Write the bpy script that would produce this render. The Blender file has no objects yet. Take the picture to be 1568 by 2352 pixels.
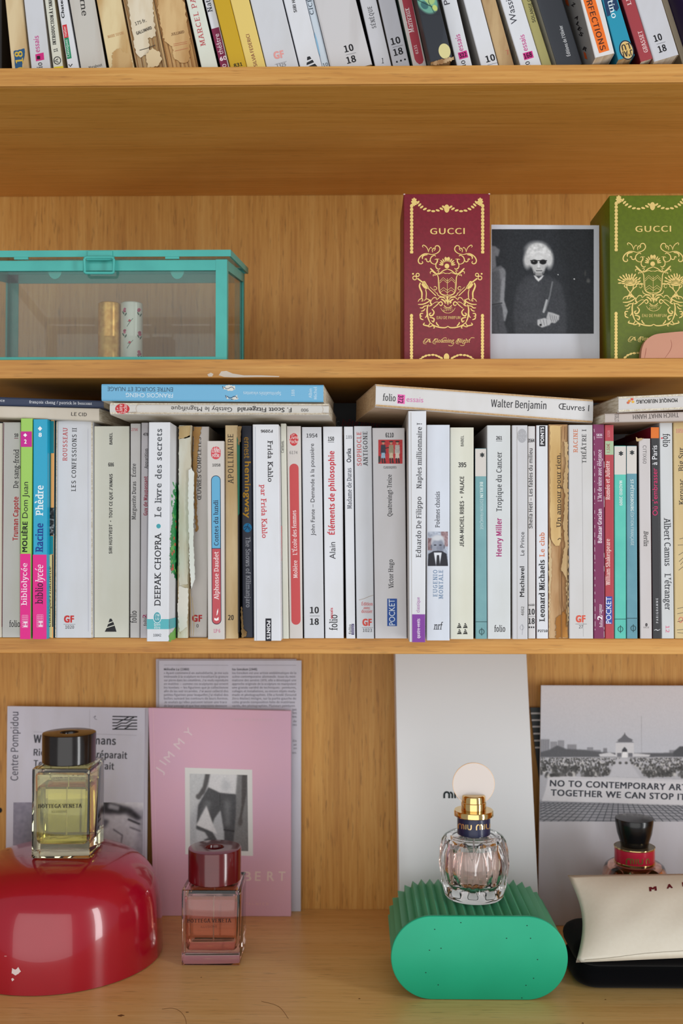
import bpy, bmesh, math, os, random
import numpy as np
from mathutils import Vector, Matrix
SCN = bpy.context.scene
random.seed(7); np.random.seed(7)
R = math.radians
# ---------------------------------------------------------------- camera
FPX, W_PX, H_PX = 2400.0, 1568, 2352          # focal length in pixels of the 1568x2352 frame
CAM = Vector((0.0, -0.876, 0.406))
cam_d = bpy.data.cameras.new('camera'); cam = bpy.data.objects.new('camera', cam_d)
SCN.collection.objects.link(cam); SCN.camera = cam
cam_d.sensor_fit = 'HORIZONTAL'; cam_d.sensor_width = 24.0; cam_d.lens = 24.0 * FPX / W_PX
cam_d.clip_start = 0.01
cam.location = CAM
cam.rotation_euler = (R(90 + 1.53), 0, R(0.80))
cam_d.dof.use_dof = True; cam_d.dof.focus_distance = 0.875; cam_d.dof.aperture_fstop = 8.0
# ---------------------------------------------------------------- light and exposure
world = bpy.data.worlds.new('room_light'); SCN.world = world; world.use_nodes = True
bg = world.node_tree.nodes['Background']
bg.inputs[0].default_value = (0.96, 0.98, 1.0, 1); bg.inputs[1].default_value = 0.34
def area(name, loc, target, sx, sy, power, col=(1, 1, 1)):
    l = bpy.data.lights.new(name, 'AREA'); l.shape = 'RECTANGLE'; l.size = sx; l.size_y = sy
    l.energy = power; l.color = col
    o = bpy.data.objects.new(name, l); SCN.collection.objects.link(o); o.location = loc
    o.rotation_euler = (Vector(target) - Vector(loc)).to_track_quat('-Z', 'Y').to_euler()
    return o
area('window_light', (1.70, -1.15, 0.30), (0.0, 0.1, 0.40), 0.32, 1.9, 20, (0.98, 0.99, 1.0))
area('room_light', (-0.35, -3.0, 0.35), (0, 0.1, 0.42), 3.8, 3.0, 48, (1.0, 0.99, 0.97))
SCN.view_settings.view_transform = 'Standard'; SCN.view_settings.look = 'None'
SCN.view_settings.exposure = 0.0; SCN.view_settings.gamma = 1.0; SCN.view_settings.use_curve_mapping = False
SCN.cycles.max_bounces = 12; SCN.cycles.transmission_bounces = 12; SCN.cycles.transparent_max_bounces = 16
SCN.cycles.sample_clamp_indirect = 6.0; SCN.cycles.use_denoising = True
SCN.cycles.caustics_reflective = False

# ---------------------------------------------------------------- unprojection of photo pixels onto real planes
CM = cam.rotation_euler.to_matrix()
def ray(px, py):
    return (CM @ Vector(((px - W_PX / 2) / FPX, -(py - H_PX / 2) / FPX, -1.0))).normalized()
def project(p):
    q = CM.transposed() @ (Vector(p) - CAM)
    return (W_PX / 2 + FPX * q.x / -q.z, H_PX / 2 - FPX * q.y / -q.z)
def atY(px, py, Y):
    d = ray(px, py); return CAM + d * ((Y - CAM.y) / d.y)
def atZ(px, py, Z):
    d = ray(px, py); return CAM + d * ((Z - CAM.z) / d.z)
def plane_map(p0, n):
    p0 = Vector(p0); n = Vector(n).normalized()
    if n.dot(CAM - p0) < 0: n = -n
    def f(px, py, off=0.0):
        d = ray(px, py); t = (p0 - CAM).dot(n) / d.dot(n)
        return CAM + d * t + n * off
    return f
def quad_map(a, b, c):
    return plane_map(a, (Vector(b) - Vector(a)).cross(Vector(c) - Vector(a)))
def cyl_map(cx, cy, r):
    def f(px, py, off=0.0):
        d = ray(px, py); ox, oy = CAM.x - cx, CAM.y - cy
        A = d.x ** 2 + d.y ** 2; B = ox * d.x + oy * d.y; Cc = ox * ox + oy * oy - (r + off) ** 2
        disc = max(B * B - A * Cc, 0.0)
        return CAM + d * ((-B - math.sqrt(disc)) / A)
    return f

# ---------------------------------------------------------------- scene tree helpers
def tag(o, label=None, cat=None, group=None, kind=None):
    if label: o['label'] = label
    if cat: o['category'] = cat
    if group: o['group'] = group
    if kind: o['kind'] = kind
    return o
def thing(name, label, cat, loc, group=None, kind=None):
    o = bpy.data.objects.new(name, None); SCN.collection.objects.link(o)
    o.location = loc; o.empty_display_size = 0.01
    return tag(o, label, cat, group, kind)
def origin(o):
    v = Vector((0, 0, 0))
    while o is not None:
        v += o.location; o = o.parent
    return v
class MB:
    def __init__(s): s.v = []; s.f = []; s.m = []
    def add(s, verts, faces, mat=0):
        n = len(s.v); s.v.extend([Vector(p) for p in verts])
        for f in faces: s.f.append(tuple(i + n for i in f)); s.m.append(mat)
    def hexa(s, a, d, mat=0):           # a: 4 front corners (TL,TR,BR,BL); d: 4 rear corners
        s.add(list(a) + list(d), [(0, 3, 2, 1), (4, 5, 6, 7), (0, 1, 5, 4), (3, 7, 6, 2), (0, 4, 7, 3), (1, 2, 6, 5)], mat)
    def box(s, x0, x1, y0, y1, z0, z1, mat=0):
        s.hexa([(x0, y0, z1), (x1, y0, z1), (x1, y0, z0), (x0, y0, z0)], [(x0, y1, z1), (x1, y1, z1), (x1, y1, z0), (x0, y1, z0)], mat)
    def lathe(s, prof, cx, cy, n=48, mat=0, fn=None):
        k = len(prof); V = []
        for i in range(n):
            a = 2 * math.pi * i / n
            for r, z in prof:
                rr = fn(r, z, a) if fn else r
                V.append((cx + rr * math.cos(a), cy + rr * math.sin(a), z))
        F = []
        for i in range(n):
            j = (i + 1) % n
            for q in range(k - 1):
                F.append((i * k + q, j * k + q, j * k + q + 1, i * k + q + 1))
        s.add(V, F, mat)
    def tube(s, pts, r, n=8, closed=False, mat=0):
        pts = [Vector(p) for p in pts]; m = len(pts); V = []
        for i, p in enumerate(pts):
            a = pts[i - 1] if (i > 0 or closed) else p; b = pts[(i + 1) % m] if (i < m - 1 or closed) else p
            t = (b - a).normalized(); u = t.cross(Vector((0, 0, 1)))
            if u.length < 0.1: u = t.cross(Vector((0, 1, 0)))
            u.normalize(); w = t.cross(u)
            for k in range(n):
                c = 2 * math.pi * k / n; V.append(p + u * (r * math.cos(c)) + w * (r * math.sin(c)))
        F = []
        for i in range(m if closed else m - 1):
            j = (i + 1) % m
            for k in range(n):
                l = (k + 1) % n; F.append((i * n + k, i * n + l, j * n + l, j * n + k))
        if not closed:
            F.append(tuple(range(n))[::-1]); F.append(tuple((m - 1) * n + k for k in range(n)))
        s.add(V, F, mat)
    def extrude(s, ring, d, mat=0):     # closed ring of points extruded by the vector d
        ring = [Vector(p) for p in ring]; n = len(ring); d = Vector(d)
        s.add(ring + [p + d for p in ring], [tuple(range(n))[::-1], tuple(range(n, 2 * n))] + [(i, (i + 1) % n, n + (i + 1) % n, n + i) for i in range(n)], mat)
    def build(s, name, mats, parent=None, smooth=False, bevel=0.0, fix=True, seg=2):
        if not isinstance(mats, (list, tuple)): mats = [mats]
        me = bpy.data.meshes.new(name)
        o0 = origin(parent) if parent is not None else Vector((0, 0, 0))
        me.from_pydata([tuple(p - o0) for p in s.v], [], s.f)
        for m in mats: me.materials.append(m)
        if len(mats) > 1:
            for p, k in zip(me.polygons, s.m): p.material_index = k
        if fix or bevel:
            bm = bmesh.new(); bm.from_mesh(me)
            if bevel:
                bmesh.ops.remove_doubles(bm, verts=bm.verts, dist=1e-6)
                bmesh.ops.recalc_face_normals(bm, faces=bm.faces)
                ed = [e for e in bm.edges if len(e.link_faces) == 2 and e.calc_face_angle(0) > 0.5]
                bmesh.ops.bevel(bm, geom=ed, offset=bevel, segments=seg, profile=0.5, affect='EDGES', clamp_overlap=True)
            bmesh.ops.recalc_face_normals(bm, faces=bm.faces)
            bm.to_mesh(me); bm.free()
        if smooth is True: me.polygons.foreach_set('use_smooth', [True] * len(me.polygons))
        elif smooth:
            me.polygons.foreach_set('use_smooth', [True] * len(me.polygons)); me.set_sharp_from_angle(angle=R(smooth))
        o = bpy.data.objects.new(name, me); SCN.collection.objects.link(o)
        if parent is not None: o.parent = parent
        return o

# ---------------------------------------------------------------- materials
def lin(c):
    return tuple(((x / 255.0) / 12.92 if x <= 10.3 else ((x / 255.0 + 0.055) / 1.055) ** 2.4) for x in c[:3]) + (1.0,)
MATS = {}
def new_mat(name):
    m = bpy.data.materials.new(name); m.use_nodes = True
    nt = m.node_tree; b = nt.nodes['Principled BSDF']
    return m, nt, b
def flat(rgb, rough=0.5, metal=0.0, coat=0.0, spec=0.5):
    k = ('flat', tuple(rgb), rough, metal, coat, spec)
    if k not in MATS:
        m, nt, b = new_mat('plain_%d_%d_%d' % tuple(int(x) for x in rgb))
        b.inputs['Base Color'].default_value = lin(rgb); b.inputs['Roughness'].default_value = rough
        b.inputs['Metallic'].default_value = metal; b.inputs['Coat Weight'].default_value = coat
        b.inputs['Specular IOR Level'].default_value = spec
        MATS[k] = m
    return MATS[k]
def noisy(rgb, rgb2, scale=40.0, stretch=(1, 1, 1), rough=0.55, lo=0.35, hi=0.75, detail=5.0, bump=0.0, spec=0.4, coat=0.0):
    k = ('noisy', tuple(rgb), tuple(rgb2), scale, stretch, rough, lo, hi, bump, coat)
    if k not in MATS:
        m, nt, b = new_mat('mottled_%d_%d_%d' % tuple(int(x) for x in rgb))
        tc = nt.nodes.new('ShaderNodeTexCoord'); mp = nt.nodes.new('ShaderNodeMapping')
        mp.inputs['Scale'].default_value = stretch
        nz = nt.nodes.new('ShaderNodeTexNoise'); nz.inputs['Scale'].default_value = scale; nz.inputs['Detail'].default_value = detail
        cr = nt.nodes.new('ShaderNodeValToRGB')
        cr.color_ramp.elements[0].position = lo; cr.color_ramp.elements[0].color = lin(rgb)
        cr.color_ramp.elements[1].position = hi; cr.color_ramp.elements[1].color = lin(rgb2)
        L = nt.links.new
        L(tc.outputs['Object'], mp.inputs['Vector']); L(mp.outputs[0], nz.inputs['Vector'])
        L(nz.outputs['Fac'], cr.inputs[0]); L(cr.outputs[0], b.inputs['Base Color'])
        b.inputs['Roughness'].default_value = rough; b.inputs['Specular IOR Level'].default_value = spec; b.inputs['Coat Weight'].default_value = coat
        if bump:
            bp = nt.nodes.new('ShaderNodeBump'); bp.inputs['Strength'].default_value = bump; bp.inputs['Distance'].default_value = 0.0006
            L(nz.outputs['Fac'], bp.inputs['Height']); L(bp.outputs[0], b.inputs['Normal'])
        MATS[k] = m
    return MATS[k]
def paper(rgb, rough=0.5):
    return noisy(rgb, tuple(max(0, c - d) for c, d in zip(rgb, (7, 8, 11))), 55.0, (1, 1, 0.35), rough, 0.45, 0.8)
def aged(rgb, rgb2, scale=60):
    return noisy(rgb, rgb2, scale, (1.6, 1, 0.35), 0.8, 0.38, 0.62, 6, 0.5)
def wood(name, c_dark, c_mid, c_light, axis, rough=0.42, fleck=0.5, seed=0.0):
    k = ('wood', name)
    if k in MATS: return MATS[k]
    m, nt, b = new_mat(name); L = nt.links.new
    tc = nt.nodes.new('ShaderNodeTexCoord')
    def nz(sc, detail=6.0, rough_=0.6):
        mp = nt.nodes.new('ShaderNodeMapping'); mp.inputs['Scale'].default_value = sc; mp.inputs['Location'].default_value = (seed, seed, seed)
        n = nt.nodes.new('ShaderNodeTexNoise'); n.inputs['Scale'].default_value = 1.0; n.inputs['Detail'].default_value = detail; n.inputs['Roughness'].default_value = rough_
        L(tc.outputs['Object'], mp.inputs['Vector']); L(mp.outputs[0], n.inputs['Vector']); return n
    if axis == 'x': s1, s2, s3 = (2.2, 70, 70), (11, 420, 420), (40, 560, 560)
    else: s1, s2, s3 = (60, 60, 1.6), (330, 330, 14), (520, 520, 44)
    n1, n2, n3 = nz(s1), nz(s2), nz(s3, 2.0)
    mx = nt.nodes.new('ShaderNodeMix'); mx.data_type = 'FLOAT'; mx.inputs[0].default_value = 0.55
    L(n1.outputs['Fac'], mx.inputs[2]); L(n2.outputs['Fac'], mx.inputs[3])
    cr = nt.nodes.new('ShaderNodeValToRGB'); e = cr.color_ramp.elements
    e[0].position = 0.33; e[0].color = lin(c_dark); e[1].position = 0.68; e[1].color = lin(c_light)
    q = e.new(0.5); q.color = lin(c_mid)
    L(mx.outputs[0], cr.inputs[0])
    c3 = nt.nodes.new('ShaderNodeValToRGB'); c3.color_ramp.elements[0].position = 0.60; c3.color_ramp.elements[0].color = (0, 0, 0, 1)
    c3.color_ramp.elements[1].position = 0.72; c3.color_ramp.elements[1].color = (1, 1, 1, 1)
    L(n3.outputs['Fac'], c3.inputs[0])
    ml = nt.nodes.new('ShaderNodeMath'); ml.operation = 'MULTIPLY'; ml.inputs[1].default_value = fleck; L(c3.outputs[0], ml.inputs[0])
    m2 = nt.nodes.new('ShaderNodeMix'); m2.data_type = 'RGBA'; L(ml.outputs[0], m2.inputs[0]); L(cr.outputs[0], m2.inputs[6])
    m2.inputs[7].default_value = lin(tuple(int(c * 0.72) for c in c_dark))
    L(m2.outputs[2], b.inputs['Base Color'])
    b.inputs['Roughness'].default_value = rough; b.inputs['Specular IOR Level'].default_value = 0.45
    bp = nt.nodes.new('ShaderNodeBump'); bp.inputs['Strength'].default_value = 0.12; bp.inputs['Distance'].default_value = 0.0004
    L(n2.outputs['Fac'], bp.inputs['Height']); L(bp.outputs[0], b.inputs['Normal'])
    MATS[k] = m
    return m
def glass(name, rgb, ior=1.5, rough=0.0):
    k = ('glass', name)
    if k not in MATS:
        m, nt, b = new_mat(name)
        b.inputs['Base Color'].default_value = lin(rgb); b.inputs['Transmission Weight'].default_value = 1.0
        b.inputs['IOR'].default_value = ior; b.inputs['Roughness'].default_value = rough
        MATS[k] = m
    return MATS[k]
def pane_mat(name, tint, haze=0.10, refl=0.05):
    k = ('pane', name)
    if k not in MATS:
        m = bpy.data.materials.new(name); m.use_nodes = True; nt = m.node_tree; nt.nodes.clear(); L = nt.links.new
        out = nt.nodes.new('ShaderNodeOutputMaterial'); tr = nt.nodes.new('ShaderNodeBsdfTransparent'); tr.inputs[0].default_value = lin(tint)
        df = nt.nodes.new('ShaderNodeBsdfDiffuse'); df.inputs[0].default_value = lin((215, 220, 222))  # pale diffuse veil painted in for milky reflections on the glass
        gl = nt.nodes.new('ShaderNodeBsdfGlossy'); gl.inputs['Roughness'].default_value = 0.02
        fr = nt.nodes.new('ShaderNodeFresnel'); fr.inputs[0].default_value = 1.5
        ge = nt.nodes.new('ShaderNodeNewGeometry'); iv = nt.nodes.new('ShaderNodeMath'); iv.operation = 'SUBTRACT'; iv.inputs[0].default_value = 1.0
        mu = nt.nodes.new('ShaderNodeMath'); mu.operation = 'MULTIPLY'; L(ge.outputs['Backfacing'], iv.inputs[1]); L(iv.outputs[0], mu.inputs[0]); L(fr.outputs[0], mu.inputs[1])
        m1 = nt.nodes.new('ShaderNodeMixShader'); m1.inputs[0].default_value = haze
        m2 = nt.nodes.new('ShaderNodeMixShader')
        L(tr.outputs[0], m1.inputs[1]); L(df.outputs[0], m1.inputs[2])
        L(mu.outputs[0], m2.inputs[0]); L(m1.outputs[0], m2.inputs[1]); L(gl.outputs[0], m2.inputs[2]); L(m2.outputs[0], out.inputs[0])
        MATS[k] = m
    return MATS[k]
def print_mat():
    if 'print' not in MATS:
        m, nt, b = new_mat('printed_picture'); at = nt.nodes.new('ShaderNodeAttribute'); at.attribute_name = 'Col'
        nt.links.new(at.outputs['Color'], b.inputs['Base Color']); b.inputs['Roughness'].default_value = 0.4; b.inputs['Specular IOR Level'].default_value = 0.35
        MATS['print'] = m
    return MATS['print']
def ink(rgb): return flat(rgb, 0.55, spec=0.3)
# ---------------------------------------------------------------- lettering (glyph outlines laid out as flat meshes)
def _load(f):
    try:
        return bpy.data.fonts.load(os.path.join(bpy.utils.system_resource('DATAFILES', path='fonts'), f))
    except Exception:
        return None
FONTS = {'b': None, 'c': _load('Noto Sans CJK Regular.woff2')}
_tc = bpy.data.curves.new('glyph', 'FONT'); _tc.size = 1.0; _tc.resolution_u = 3
_to = bpy.data.objects.new('glyph', _tc); SCN.collection.objects.link(_to)
_builtin = _tc.font
GL = {}
def _raw(font, s):
    _tc.font = FONTS[font] or _builtin
    _tc.body = s
    bpy.context.view_layer.update()
    ev = _to.evaluated_get(bpy.context.evaluated_depsgraph_get())
    me = ev.to_mesh()
    v = np.array([(p.co.x, p.co.y) for p in me.vertices], float).reshape(-1, 2)
    f = [tuple(p.vertices) for p in me.polygons]
    ev.to_mesh_clear()
    return v, f
_cap = {}
def glyph(font, ch):
    k = (font, ch)
    if k not in GL:
        if font not in _cap:
            h = _raw(font, 'H')[0]; x = _raw(font, 'x')[0]
            w = _raw(font, 'HH')[0]
            _cap[font] = (h[:, 1].max(), x[:, 1].max(), w[:, 0].max() - h[:, 0].max())
        cap, xh, hw = _cap[font]
        bar = _raw(font, 'H' + ch + 'H')[0]
        adv = (bar[:, 0].max() - _raw(font, 'H')[0][:, 0].max() - hw) / cap
        if ch == ' ':
            GL[k] = (np.zeros((0, 2)), [], adv if adv > .05 else .4, xh / cap)
        else:
            v, f = _raw(font, ch)
            GL[k] = (v / cap, f, adv, xh / cap)
    return GL[k]
def serifs(v, f, ch, xh, s=.17, t=.065):
    cnt = {}
    for p in f:
        for a, b in zip(p, p[1:] + p[:1]):
            cnt[(min(a, b), max(a, b))] = cnt.get((min(a, b), max(a, b)), 0) + 1
    vv, ff = [], []
    top, bot = v[:, 1].max(), v[:, 1].min()
    def quad(x0, x1, y, up):
        n = len(vv); y2 = y + (t if up else -t)
        vv.extend([(x0, y), (x1, y), (x1 - .25 * s, y2), (x0 + .25 * s, y2)]); ff.append((n, n + 1, n + 2, n + 3))
    for (a, b), c in cnt.items():
        if c != 1: continue
        (x0, y0), (x1, y1) = sorted([tuple(v[a]), tuple(v[b])])
        if abs(y0 - y1) > .01: continue
        L = x1 - x0
        lev = None
        if abs(y0) < .03: lev = True
        elif abs(y0 - 1) < .03 or (abs(y0 - xh) < .03 and ch in 'ijmnpruvwxyàéè') or (y0 > .97 and abs(y0 - top) < .02): lev = False
        elif y0 < -.1 and abs(y0 - bot) < .02 and ch in 'pq': lev = True
        if lev is None or ch in 'tefzZ27-–.,:/•': 
            if not (ch in 'f' and lev is True): continue
        if L < .32 and L > .03:
            if ch in 'aud' and lev: quad(x0, x1 + s * .7, y0, True)
            elif ch in 'bdhkl1ijmnpru' and not lev: quad(x0 - s, x1, y0, False)
            else: quad(x0 - s, x1 + s, y0, lev)
        elif ch in 'BDEFPRLÉÈ' and L >= .3 and x0 < .25:
            quad(x0 - s, x0 + .1, y0, lev)
    return vv, ff
# style: (font, dx embolden, dy embolden, serif, shear, tracking)
STYLES = {
 'sans': ('b', 0, 0, 0, 0, 0), 'sansb': ('b', .05, .03, 0, 0, .03), 'sansx': ('b', .10, .05, 0, 0, .08),
 'black': ('b', .16, .08, 0, 0, .10), 'light': ('c', 0, 0, 0, 0, .01), 'cond': ('c', .035, .01, 0, 0, .02), 'condb': ('c', .09, .035, 0, 0, .06),
 'serif': ('c', .045, 0, 1, 0, .05), 'serifb': ('c', .11, .02, 1, 0, .10), 'slab': ('b', .03, .0, 2, 0, .08),
 'ital': ('c', .03, 0, 1, .22, .02), 'italb': ('c', .08, .03, 0, .22, .05), 'wide': ('c', .03, .02, 0, 0, .35),
 'wideserif': ('c', .04, 0, 1, 0, .16),
}
def layout(s, style):
    font, dx, dy, ser, sh, tr = STYLES[style]
    V, Fc, x, lay = [], [], 0.0, []
    for ch in s:
        v, f, adv, xh = glyph(font, ch)
        if len(v):
            vs, fs = list(map(tuple, v)), list(f)
            sets = [(vs, fs)]
            if ser:
                sv, sf = serifs(v, f, ch, xh, .17 if ser == 1 else .14, .06 if ser == 1 else .11)
                if sf: sets.append((sv, sf))
            shifts = [(0, 0)]
            if dx:
                n = max(1, int(math.ceil(dx / .05)))
                shifts += [(dx * (i + 1) / n, 0) for i in range(n)]
            if dy: shifts += [(a, dy) for a, _ in list(shifts)]
            for q_, (vs, fs) in enumerate(sets):
                for k_, (ox, oy) in enumerate(shifts):
                    n = len(V); lay += [k_ * 2 + q_] * len(vs)
                    V.extend([(a + x + ox + sh * (b + oy), b + oy) for a, b in vs])
                    Fc.extend([tuple(i + n for i in p) for p in fs])
        x += adv + tr
    V = np.array(V)
    V[:, 0] -= V[:, 0].min()
    return V, Fc, V[:, 0].max(), lay

def put_text(parent, part, s, style, rgb, A, B, h, fmap, off=0.00012, mat=None):
    V, Fc, w, lay = layout(s, style)
    A = Vector(A); B = Vector(B); d = (B - A); L = d.length; d.normalize(); u = Vector((d.y, -d.x))
    mb = MB()
    P = []
    for (x, y), k in zip(V, lay):
        q = A + d * (x / w * L) + u * (y * h)
        P.append(fmap(q.x, q.y, off + k * 6e-6))          # overlapping strokes are stepped apart by microns
    mb.add(P, Fc)
    return mb.build(part, mat or ink(rgb), parent, fix=False)
def T_(parent, fmap, specs, off=0.00012):
    """specs: (part, string, style, rgb, mode, ...) with mode u / d / h / f or p (two points)"""
    for sp in specs:
        part, s, st, rgb, mode = sp[:5]; a = sp[5:]
        if mode == 'u': A, B, h = (a[0], a[1]), (a[0], a[2]), a[3]
        elif mode == 'd': A, B, h = (a[0], a[1]), (a[0], a[2]), a[3]
        elif mode == 'h': A, B, h = (a[0], a[2]), (a[1], a[2]), a[3]
        elif mode == 'f': A, B, h = (a[1], a[2]), (a[0], a[2]), a[3]
        else: A, B, h = a[0], a[1], a[2]
        put_text(parent, part, s, st, rgb, A, B, h, fmap, off)
def poly(parent, part, pts, fmap, rgb, off=0.00006, mat=None, thick=0.0):
    mb = MB(); P = [fmap(x, y, off) for x, y in pts]
    if thick:
        P2 = [fmap(x, y, off + thick) for x, y in pts]; n = len(P)
        mb.add(P + P2, [tuple(range(n, 2 * n))] + [(i, (i + 1) % n, n + (i + 1) % n, n + i) for i in range(n)])
    else: mb.add(P, [tuple(range(len(P)))])
    return mb.build(part, mat or ink(rgb), parent, fix=bool(thick))
def rect(parent, part, x0, x1, y0, y1, fmap, rgb, off=0.00006, mat=None):
    return poly(parent, part, [(x0, y0), (x1, y0), (x1, y1), (x0, y1)], fmap, rgb, off, mat)
def ell_pts(cx, cy, rx, ry, ang=0.0, n=28, a0=0, a1=360):
    c, s = math.cos(R(ang)), math.sin(R(ang)); out = []
    m = n if a1 - a0 >= 360 else n + 1
    for i in range(m):
        t = R(a0 + (a1 - a0) * i / n); x, y = rx * math.cos(t), ry * math.sin(t)
        out.append((cx + x * c - y * s, cy + x * s + y * c))
    return out
def ellipse(parent, part, cx, cy, rx, ry, fmap, rgb, off=0.00006, ang=0.0, mat=None):
    return poly(parent, part, ell_pts(cx, cy, rx, ry, ang), fmap, rgb, off, mat)
def capsule_pts(x0t, x1t, x0b, x1b, y0, y1, top=True, bot=True, n=10):
    rt, rb = (x1t - x0t) / 2, (x1b - x0b) / 2; P = []
    if top: P += [((x0t + x1t) / 2 - rt * math.cos(math.pi * i / n), y0 + rt - rt * math.sin(math.pi * i / n)) for i in range(n + 1)]
    else: P += [(x0t, y0), (x1t, y0)]
    if bot: P += [((x0b + x1b) / 2 + rb * math.cos(math.pi * i / n), y1 - rb + rb * math.sin(math.pi * i / n)) for i in range(n + 1)]
    else: P += [(x1b, y1), (x0b, y1)]
    return P
def smooth_pts(pts, k=5, closed=False):
    pts = [Vector((p[0], p[1])) for p in pts]; n = len(pts)
    if n < 3: return pts
    out = []
    for i in range(n - 1):
        p0, p1, p2, p3 = pts[max(i - 1, 0)], pts[i], pts[i + 1], pts[min(i + 2, n - 1)]
        for j in range(k):
            t = j / k
            out.append(0.5 * ((2 * p1) + (p2 - p0) * t + (2 * p0 - 5 * p1 + 4 * p2 - p3) * t * t + (3 * p1 - p0 - 3 * p2 + p3) * t ** 3))
    out.append(pts[-1])
    return out
def stroke(mb, pts, w, fmap, off=0.0001, taper=0.4, smooth=4):
    off += (len(mb.f) * 7 % 31) * 3e-6
    p = smooth_pts(pts, smooth) if smooth else [Vector(q) for q in pts]
    n = len(p); V = []
    for i in range(n):
        t = (p[min(i + 1, n - 1)] - p[max(i - 1, 0)])
        if t.length < 1e-9: t = Vector((1, 0))
        t.normalize(); q = Vector((-t.y, t.x)); f = i / (n - 1)
        ww = w * 0.5 * (1 - (1 - taper) * abs(2 * f - 1) ** 2)
        a, b = p[i] + q * ww, p[i] - q * ww
        V += [fmap(a.x, a.y, off), fmap(b.x, b.y, off)]
    mb.add(V, [(2 * i, 2 * i + 1, 2 * i + 3, 2 * i + 2) for i in range(n - 1)])
def disc(mb, cx, cy, rx, ry, fmap, off=0.0001, ang=0.0, n=12):
    off += (len(mb.f) * 7 % 31) * 3e-6
    P = [fmap(x, y, off) for x, y in ell_pts(cx, cy, rx, ry, ang, n)]
    mb.add(P, [tuple(range(n))])
def lines(parent, part, segs, w, fmap, rgb, off=0.00012, mat=None, smooth=0, taper=1.0):
    mb = MB()
    for s in segs: stroke(mb, s, w, fmap, off, taper, smooth)
    return mb.build(part, mat or ink(rgb), parent, fix=False)
# ---------------------------------------------------------------- flat printed pictures: small rasters painted here, carried by the vertices of a grid
def gauss(a, s):
    if s <= 0: return a
    r = max(1, int(3 * s)); k = np.exp(-0.5 * (np.arange(-r, r + 1) / s) ** 2); k /= k.sum()
    for ax in (0, 1):
        pad = [(0, 0)] * a.ndim; pad[ax] = (r, r); b = np.pad(a, pad, 'edge')
        a = sum(k[i] * np.take(b, np.arange(i, i + a.shape[ax]), ax) for i in range(2 * r + 1))
    return a
class Pic:
    def __init__(s, x0, x1, y0, y1, res, bg):
        s.x0, s.x1, s.y0, s.y1 = x0, x1, y0, y1
        s.w = max(4, int((x1 - x0) * res)); s.h = max(4, int((y1 - y0) * res))
        s.a = np.zeros((s.h, s.w, 3)) + np.array(s.c(bg), float)
        s.X, s.Y = np.meshgrid(x0 + (np.arange(s.w) + 0.5) / s.w * (x1 - x0), y0 + (np.arange(s.h) + 0.5) / s.h * (y1 - y0))
        s.px = (x1 - x0) / s.w
    @staticmethod
    def c(v): return (v, v, v) if isinstance(v, (int, float)) else v
    def blend(s, m, col, op=1.0):
        m = np.clip(m, 0, 1)[..., None] * op; s.a = s.a * (1 - m) + np.array(s.c(col), float) * m
    def ell(s, cx, cy, rx, ry, col, soft=0.12, ang=0, op=1.0):
        c, q = math.cos(R(ang)), math.sin(R(ang)); u = (s.X - cx) * c + (s.Y - cy) * q; v = -(s.X - cx) * q + (s.Y - cy) * c
        d = np.sqrt((u / rx) ** 2 + (v / ry) ** 2); s.blend((1 + soft - d) / (2 * soft), col, op)
    def poly(s, pts, col, soft=0.8, op=1.0):
        m = np.zeros(s.X.shape)
        ss = ((-.25, -.25), (.25, -.25), (-.25, .25), (.25, .25))
        for ox, oy in ss:
            X, Y = s.X + ox * s.px, s.Y + oy * s.px; ins = np.zeros(X.shape, bool); n = len(pts)
            for i in range(n):
                (xa, ya), (xb, yb) = pts[i], pts[(i + 1) % n]
                if ya == yb: continue
                ins ^= ((ya > Y) != (yb > Y)) & (X < (xb - xa) * (Y - ya) / (yb - ya) + xa)
            m += ins / 4.0
        s.blend(gauss(m, soft), col, op)
    def line(s, pts, w, col, soft=0.4, op=1.0):
        m = np.zeros(s.X.shape)
        for (xa, ya), (xb, yb) in zip(pts[:-1], pts[1:]):
            L2 = (xb - xa) ** 2 + (yb - ya) ** 2 + 1e-9
            t = np.clip(((s.X - xa) * (xb - xa) + (s.Y - ya) * (yb - ya)) / L2, 0, 1)
            d = np.hypot(s.X - xa - t * (xb - xa), s.Y - ya - t * (yb - ya)); m = np.maximum(m, np.clip((w / 2 - d) / (soft * s.px) + 0.5, 0, 1))
        s.blend(m, col, op)
    def noise(s, amp, sc):
        n = gauss(np.random.randn(s.h, s.w), sc); n /= n.std() + 1e-9; s.a = np.clip(s.a + amp * n[..., None], 0, 255)
    def put(s, parent, part, fmap, off=0.00008, corners=None):
        V = []
        c = corners or [(s.x0, s.y0), (s.x1, s.y0), (s.x1, s.y1), (s.x0, s.y1)]
        for j in range(s.h):
            b = j / (s.h - 1)
            for i in range(s.w):
                a = i / (s.w - 1)
                x = (c[0][0] * (1 - a) + c[1][0] * a) * (1 - b) + (c[3][0] * (1 - a) + c[2][0] * a) * b
                y = (c[0][1] * (1 - a) + c[1][1] * a) * (1 - b) + (c[3][1] * (1 - a) + c[2][1] * a) * b
                V.append((x, y))
        mb = MB(); w = s.w
        mb.add([fmap(x, y, off) for x, y in V], [(j * w + i, j * w + i + 1, (j + 1) * w + i + 1, (j + 1) * w + i) for j in range(s.h - 1) for i in range(w - 1)])
        o = mb.build(part, print_mat(), parent, fix=False)
        x = s.a.reshape(-1, 3) / 255.0
        l = np.where(x <= 0.04045, x / 12.92, ((x + 0.055) / 1.055) ** 2.4)
        at = o.data.color_attributes.new('Col', 'FLOAT_COLOR', 'POINT')
        at.data.foreach_set('color', np.concatenate([l, np.ones((len(l), 1))], 1).astype(np.float32).ravel())
        return o
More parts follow.
